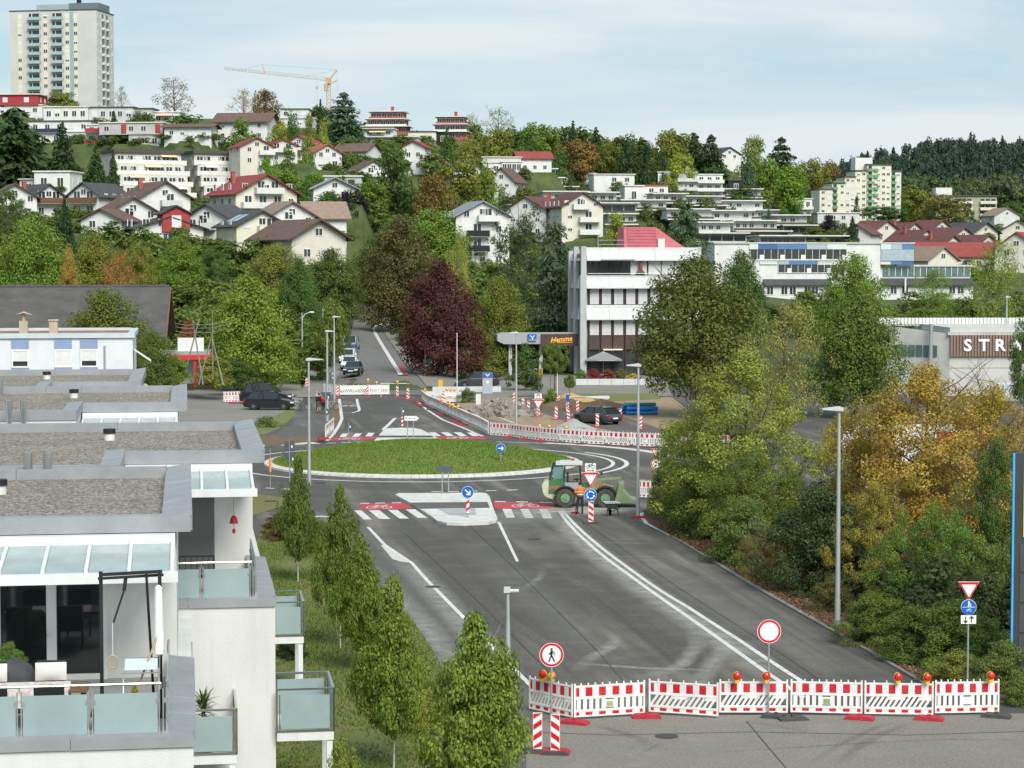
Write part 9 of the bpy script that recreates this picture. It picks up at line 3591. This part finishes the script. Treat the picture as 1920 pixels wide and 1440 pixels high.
tag(b.build('concrete_pipe',mat('pipe dark',(.13,.13,.12),.9),None,smooth=True,loc=G(1180,777)),'dark pipe lying left of the blue pipes','pipe')
for i in range(6):
 b = MB()
 b.cyl((-1.8,0,.8 + .06 * i),(1.8,.3,.95 - .05 * i),.05,n=7)
 tag(b.build('plastic_tube',mat('pale plastic tube',(.62,.64,.64),.5),None,loc=G(1104 + i * 2,762 + i * .6),rz=R(-10 + 9 * i)),f'pale plastic tube, {ORD[i]} of those strewn on the soil','tube','pale tubes on the soil')
t = thing('switch_cabinet','white electrical cabinet behind the curved barriers','cabinet',G(897,766),0)
b = MB()
b.box(-.22,-.15,.35,.22,.15,1.3)
b.build('housing',M_WHITE,t)
b = MB()
b.box(-.19,-.12,0,.19,.12,.35)
b.build('plinth',M_BEIGE,t)
t = thing('bank_pillar','grey bank pylon with blue logo square beside the parked car','pylon',G(914,738),R(5))
b = MB()
b.box(-.5,-.12,0,.5,.12,2.1)
b.build('body',mat('pylon grey',(.36,.40,.45),.5,var=.06),t)
b = MB()
b.mat(0).box(-.48,-.13,1.62,.48,-.121,2.08)
b.mat(1).prism([(-.28,2.0),(0,1.7),(.28,2.0),(.14,2.0),(0,1.86),(-.14,2.0)],'y',-.135,-.131)
b.mat(2).box(-.48,-.134,1.57,.48,-.122,1.62)
b.build('logo_plate',[mat('bank blue',(.02,.12,.45),.5),M_WHITE,M_SRED],t)
b = MB()
b.box(-.12,-.13,1.05,.12,-.121,1.3)
b.build('small_logo',M_SWH,t)
bx_ = MB()
bx_.box(-.22,-.2,0,.22,.2,.9)
tag(bx_.build('yellow_box',mat('mail yellow',(.80,.45,.02),.5),None,loc=TG(826,226) + Vector((0,0,.1))),'small yellow box at the foot of the copper beech','box')
for px,py,lab in ((856,752,'dark red road plates stacked behind the flag pole'),(793,713,'dark red barrels beyond the far kerb'),(606,704,'dark red bin beside the lamp posts')):
 b = MB()
 b.box(-.9,-.4,0,.9,.4,.5)
 b.box(-.8,-.35,.5,.85,.35,.95)
 o = b.build('red_stack',mat('dark red plastic',(.22,.02,.03),.6,var=.2),None,loc=G(px,py))
 o.scale = (.8,1,.9)
 tag(o,lab,'stack')
for px,py,lab in ((895,697,'grey concrete planter tub on the forecourt, left'),(985,706,'grey concrete planter block by the small round tree')):
 b = MB()
 b.prism([(-1.2,0),(1.2,0),(1.4,.9),(-1.4,.9)],'y',-.6,.6)
 tag(b.build('planter_block',M_GREYC,None,loc=G(px,py)),lab,'planter')
b = MB()
b.box(-3.5,-.15,0,3.5,.15,.55)
tag(b.build('low_wall',M_OFFC,None,loc=G(875,735),rz=R(6)),'low pale wall before the parked grey car','wall')
# ================================================================== near vegetation
YG,GB = (.30,.28,.055),(.31,.215,.05)
NV = [
 ('B_near',1395,650,1000,360,106,(.205,.225,.05),'airy yellow-green tree overhanging the road on the right','tree'),
 ('B_near',1300,775,985,190,112,(.19,.21,.05),'yellow-green shrub beside the lamp with red foot','shrub'),
 ('B_near',1250,860,978,90,115,(.085,.12,.03),'green shrub at the corner of the bed behind the lamp','shrub'),
 ('H_near',1330,860,1040,190,106,(.105,.145,.035),'green shrub at the kerb, first from the lamp','shrub'),
 ('B_near',1420,835,1075,200,100,(.12,.16,.035),'mid-green shrub at the kerb below the airy tree','shrub'),
 ('H_near',1395,930,1075,150,96,(.10,.15,.04),'low green shrub hanging over the kerb','shrub'),
 ('S_near',1440,980,1105,130,92,(.20,.15,.055),'brown twiggy undergrowth at the kerb','shrub'),
 ('B_near',1730,678,1060,400,93,GB,'golden-brown autumn maple on the right','tree'),
 ('S_near',1850,705,1060,250,96,(.33,.24,.05),'golden tree behind the dark sign pylon','tree'),
 ('B_near',1610,745,1080,210,97,(.25,.21,.045),'bronze-leaved shrub left of the golden maple','shrub'),
 ('H_near',1530,905,1130,220,88,(.05,.075,.028),'dark green dense shrub behind the tall lamp','shrub'),
 ('B_near',1640,905,1165,190,85,(.22,.19,.045),'olive-gold shrub right of the tall lamp','shrub'),
 ('B_near',1745,935,1215,220,80,(.105,.165,.035),'fresh green shrub below the golden maple','shrub'),
 ('B_near',1865,815,1200,200,83,(.09,.14,.035),'tall green shrub left of the dark sign pylon','shrub'),
 ('H_near',1640,1105,1200,150,76,(.12,.155,.035),'low green shrub at the foot of the tall lamp','shrub'),
 ('H_near',1715,1130,1260,180,73,(.10,.14,.035),'low green shrub beside the give-way post','shrub'),
 ('H_near',1800,1120,1285,210,71.5,(.12,.17,.04),'leafy green shrub around the give-way post','shrub'),
 ('H_near',1790,1215,1320,170,68.5,(.17,.19,.045),'yellow-green groundcover shrub behind the right barriers','shrub'),
 ('H_near',1885,1195,1330,150,67.5,(.14,.17,.05),'pale flowering shrub at the foot of the dark pylon','shrub'),
 ('H_near',1915,1265,1365,120,65.5,(.10,.135,.035),'green shrub at the right edge by the last barrier','shrub'),
 ('H_near',1560,1080,1165,110,83,(.13,.12,.045),'low olive shrub left of the tall lamp foot','shrub'),
]
for kind,cx,yt,yb,w,Y,col_,lab,cat in NV:
 tree_px(kind,cx,yt,yb,w,Y,col_,lab,cat,cat,flat=True)
# dense low growth under the shrubs, one mass
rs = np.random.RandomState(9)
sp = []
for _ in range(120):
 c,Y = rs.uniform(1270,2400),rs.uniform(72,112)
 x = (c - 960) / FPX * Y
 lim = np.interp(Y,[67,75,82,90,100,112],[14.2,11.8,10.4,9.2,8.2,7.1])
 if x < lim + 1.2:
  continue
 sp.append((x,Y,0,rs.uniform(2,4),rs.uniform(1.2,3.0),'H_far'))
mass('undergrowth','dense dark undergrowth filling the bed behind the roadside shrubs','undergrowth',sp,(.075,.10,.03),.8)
# young trees along the lawn
YT = [(559,843,1092,100,(.09,.125,.028),'young lime tree, farthest in the row on the lawn'),(638,893,1216,118,(.11,.15,.03),'young lime tree, second from the far end of the row'),
  (676,985,1262,132,(.125,.165,.032),'young lime tree, third from the far end of the row'),(738,1062,1446,190,(.13,.175,.032),'young lime tree with pale trunk in the middle front of the lawn'),
  (893,1128,1565,275,(.135,.18,.034),'young lime tree overlapping the front left barrier'),(643,1362,1640,130,(.17,.18,.04),'young treetop rising at the lower picture edge')]
for cx,yt,yb,w,col_,lab in YT:
 p = G(cx,yb)
 k = S(p.y)
 top = A(cx,yt,p.y).z
 plant('young_tree','T_near',(p.x,p.y,0),w / k,top,col_,lab,'tree','young trees along the lawn')
for cx,yb,w,h,col_,lab in ((535,1012,100,1.5,(.13,.075,.04),'reddish-brown hedge behind the farthest young tree'),(600,1035,90,1.6,(.15,.16,.04),'yellow-green hedge right of the farthest young tree'),
        (655,1105,90,1.6,(.10,.12,.03),'green hedge between the second and third young trees'),(720,1220,100,1.7,(.11,.13,.03),'green hedge behind the middle young tree'),
        (800,1375,110,1.3,(.24,.22,.04),'yellow hedge between the two front young trees'),(770,1310,100,1.3,(.12,.14,.035),'olive hedge left of the yellow hedge'),
        (548,1235,70,1.0,(.035,.055,.022),'dark clipped hedge under the side balconies')):
 p = G(cx,yb)
 plant('hedge','H_near',p,w / S(p.y),h,col_,lab,'hedge')
# sign pylon at the right edge
p = G(1906,1292)
t = thing('sign_pylon','dark grey sign pylon with blue edge and yellow panel at the right edge','sign pylon',(p.x,p.y,0),0)
k = S(p.y)
H = A(1909,850,p.y).z
w = 2.4
MD = mat('pylon dark grey',(.045,.05,.052),.5,var=.08)
b = MB()
b.box(-.14,0,-.1,w,.35,H)
b.build('body',MD,t)
b = MB()
b.box(-.20,-.02,-.1,-.14,.06,H)
b.build('edge_strip',mat('pylon light blue',(.05,.38,.75),.4),t)
b = MB()
b.box(.14,-.03,H - 2.62,w - .1,-.002,H - .2)
b.build('yellow_panel',mat('pylon yellow',(.90,.50,.03),.45),t)
b = MB()
b.box(.20,-.036,H - 2.5,w - .2,-.031,H - .32)
b.build('inner_panel',mat('pylon deep blue',(.02,.05,.25),.45),t)
for i in range(5):
 b = MB()
 b.box(.05,-.02,H - 3.7 - i * .95,w - .1,-.002,H - 2.85 - i * .95)
 b.build('slat_panel',mat('pylon panel',(.06,.066,.068),.55),t)
# trailer glimpsed through the golden leaves
p = G(1735,935)
t = thing('box_trailer','white and red box trailer glimpsed through the golden leaves','trailer',p + Vector((0,12,0)),R(4))
b = MB()
b.box(-3.0,0,.9,4.6,2.4,3.1)
b.build('box',M_WHITE,t)
b = MB()
b.box(3.0,-.02,1.5,4.2,-.002,2.8)
b.build('red_panel',M_SRED,t)
for x in (-2,2.6,3.5):
 b = MB()
 b.cyl((x,-.02,.45),(x,.25,.45),.45,n=18)
 b.build('wheel',M_TYRE,t)
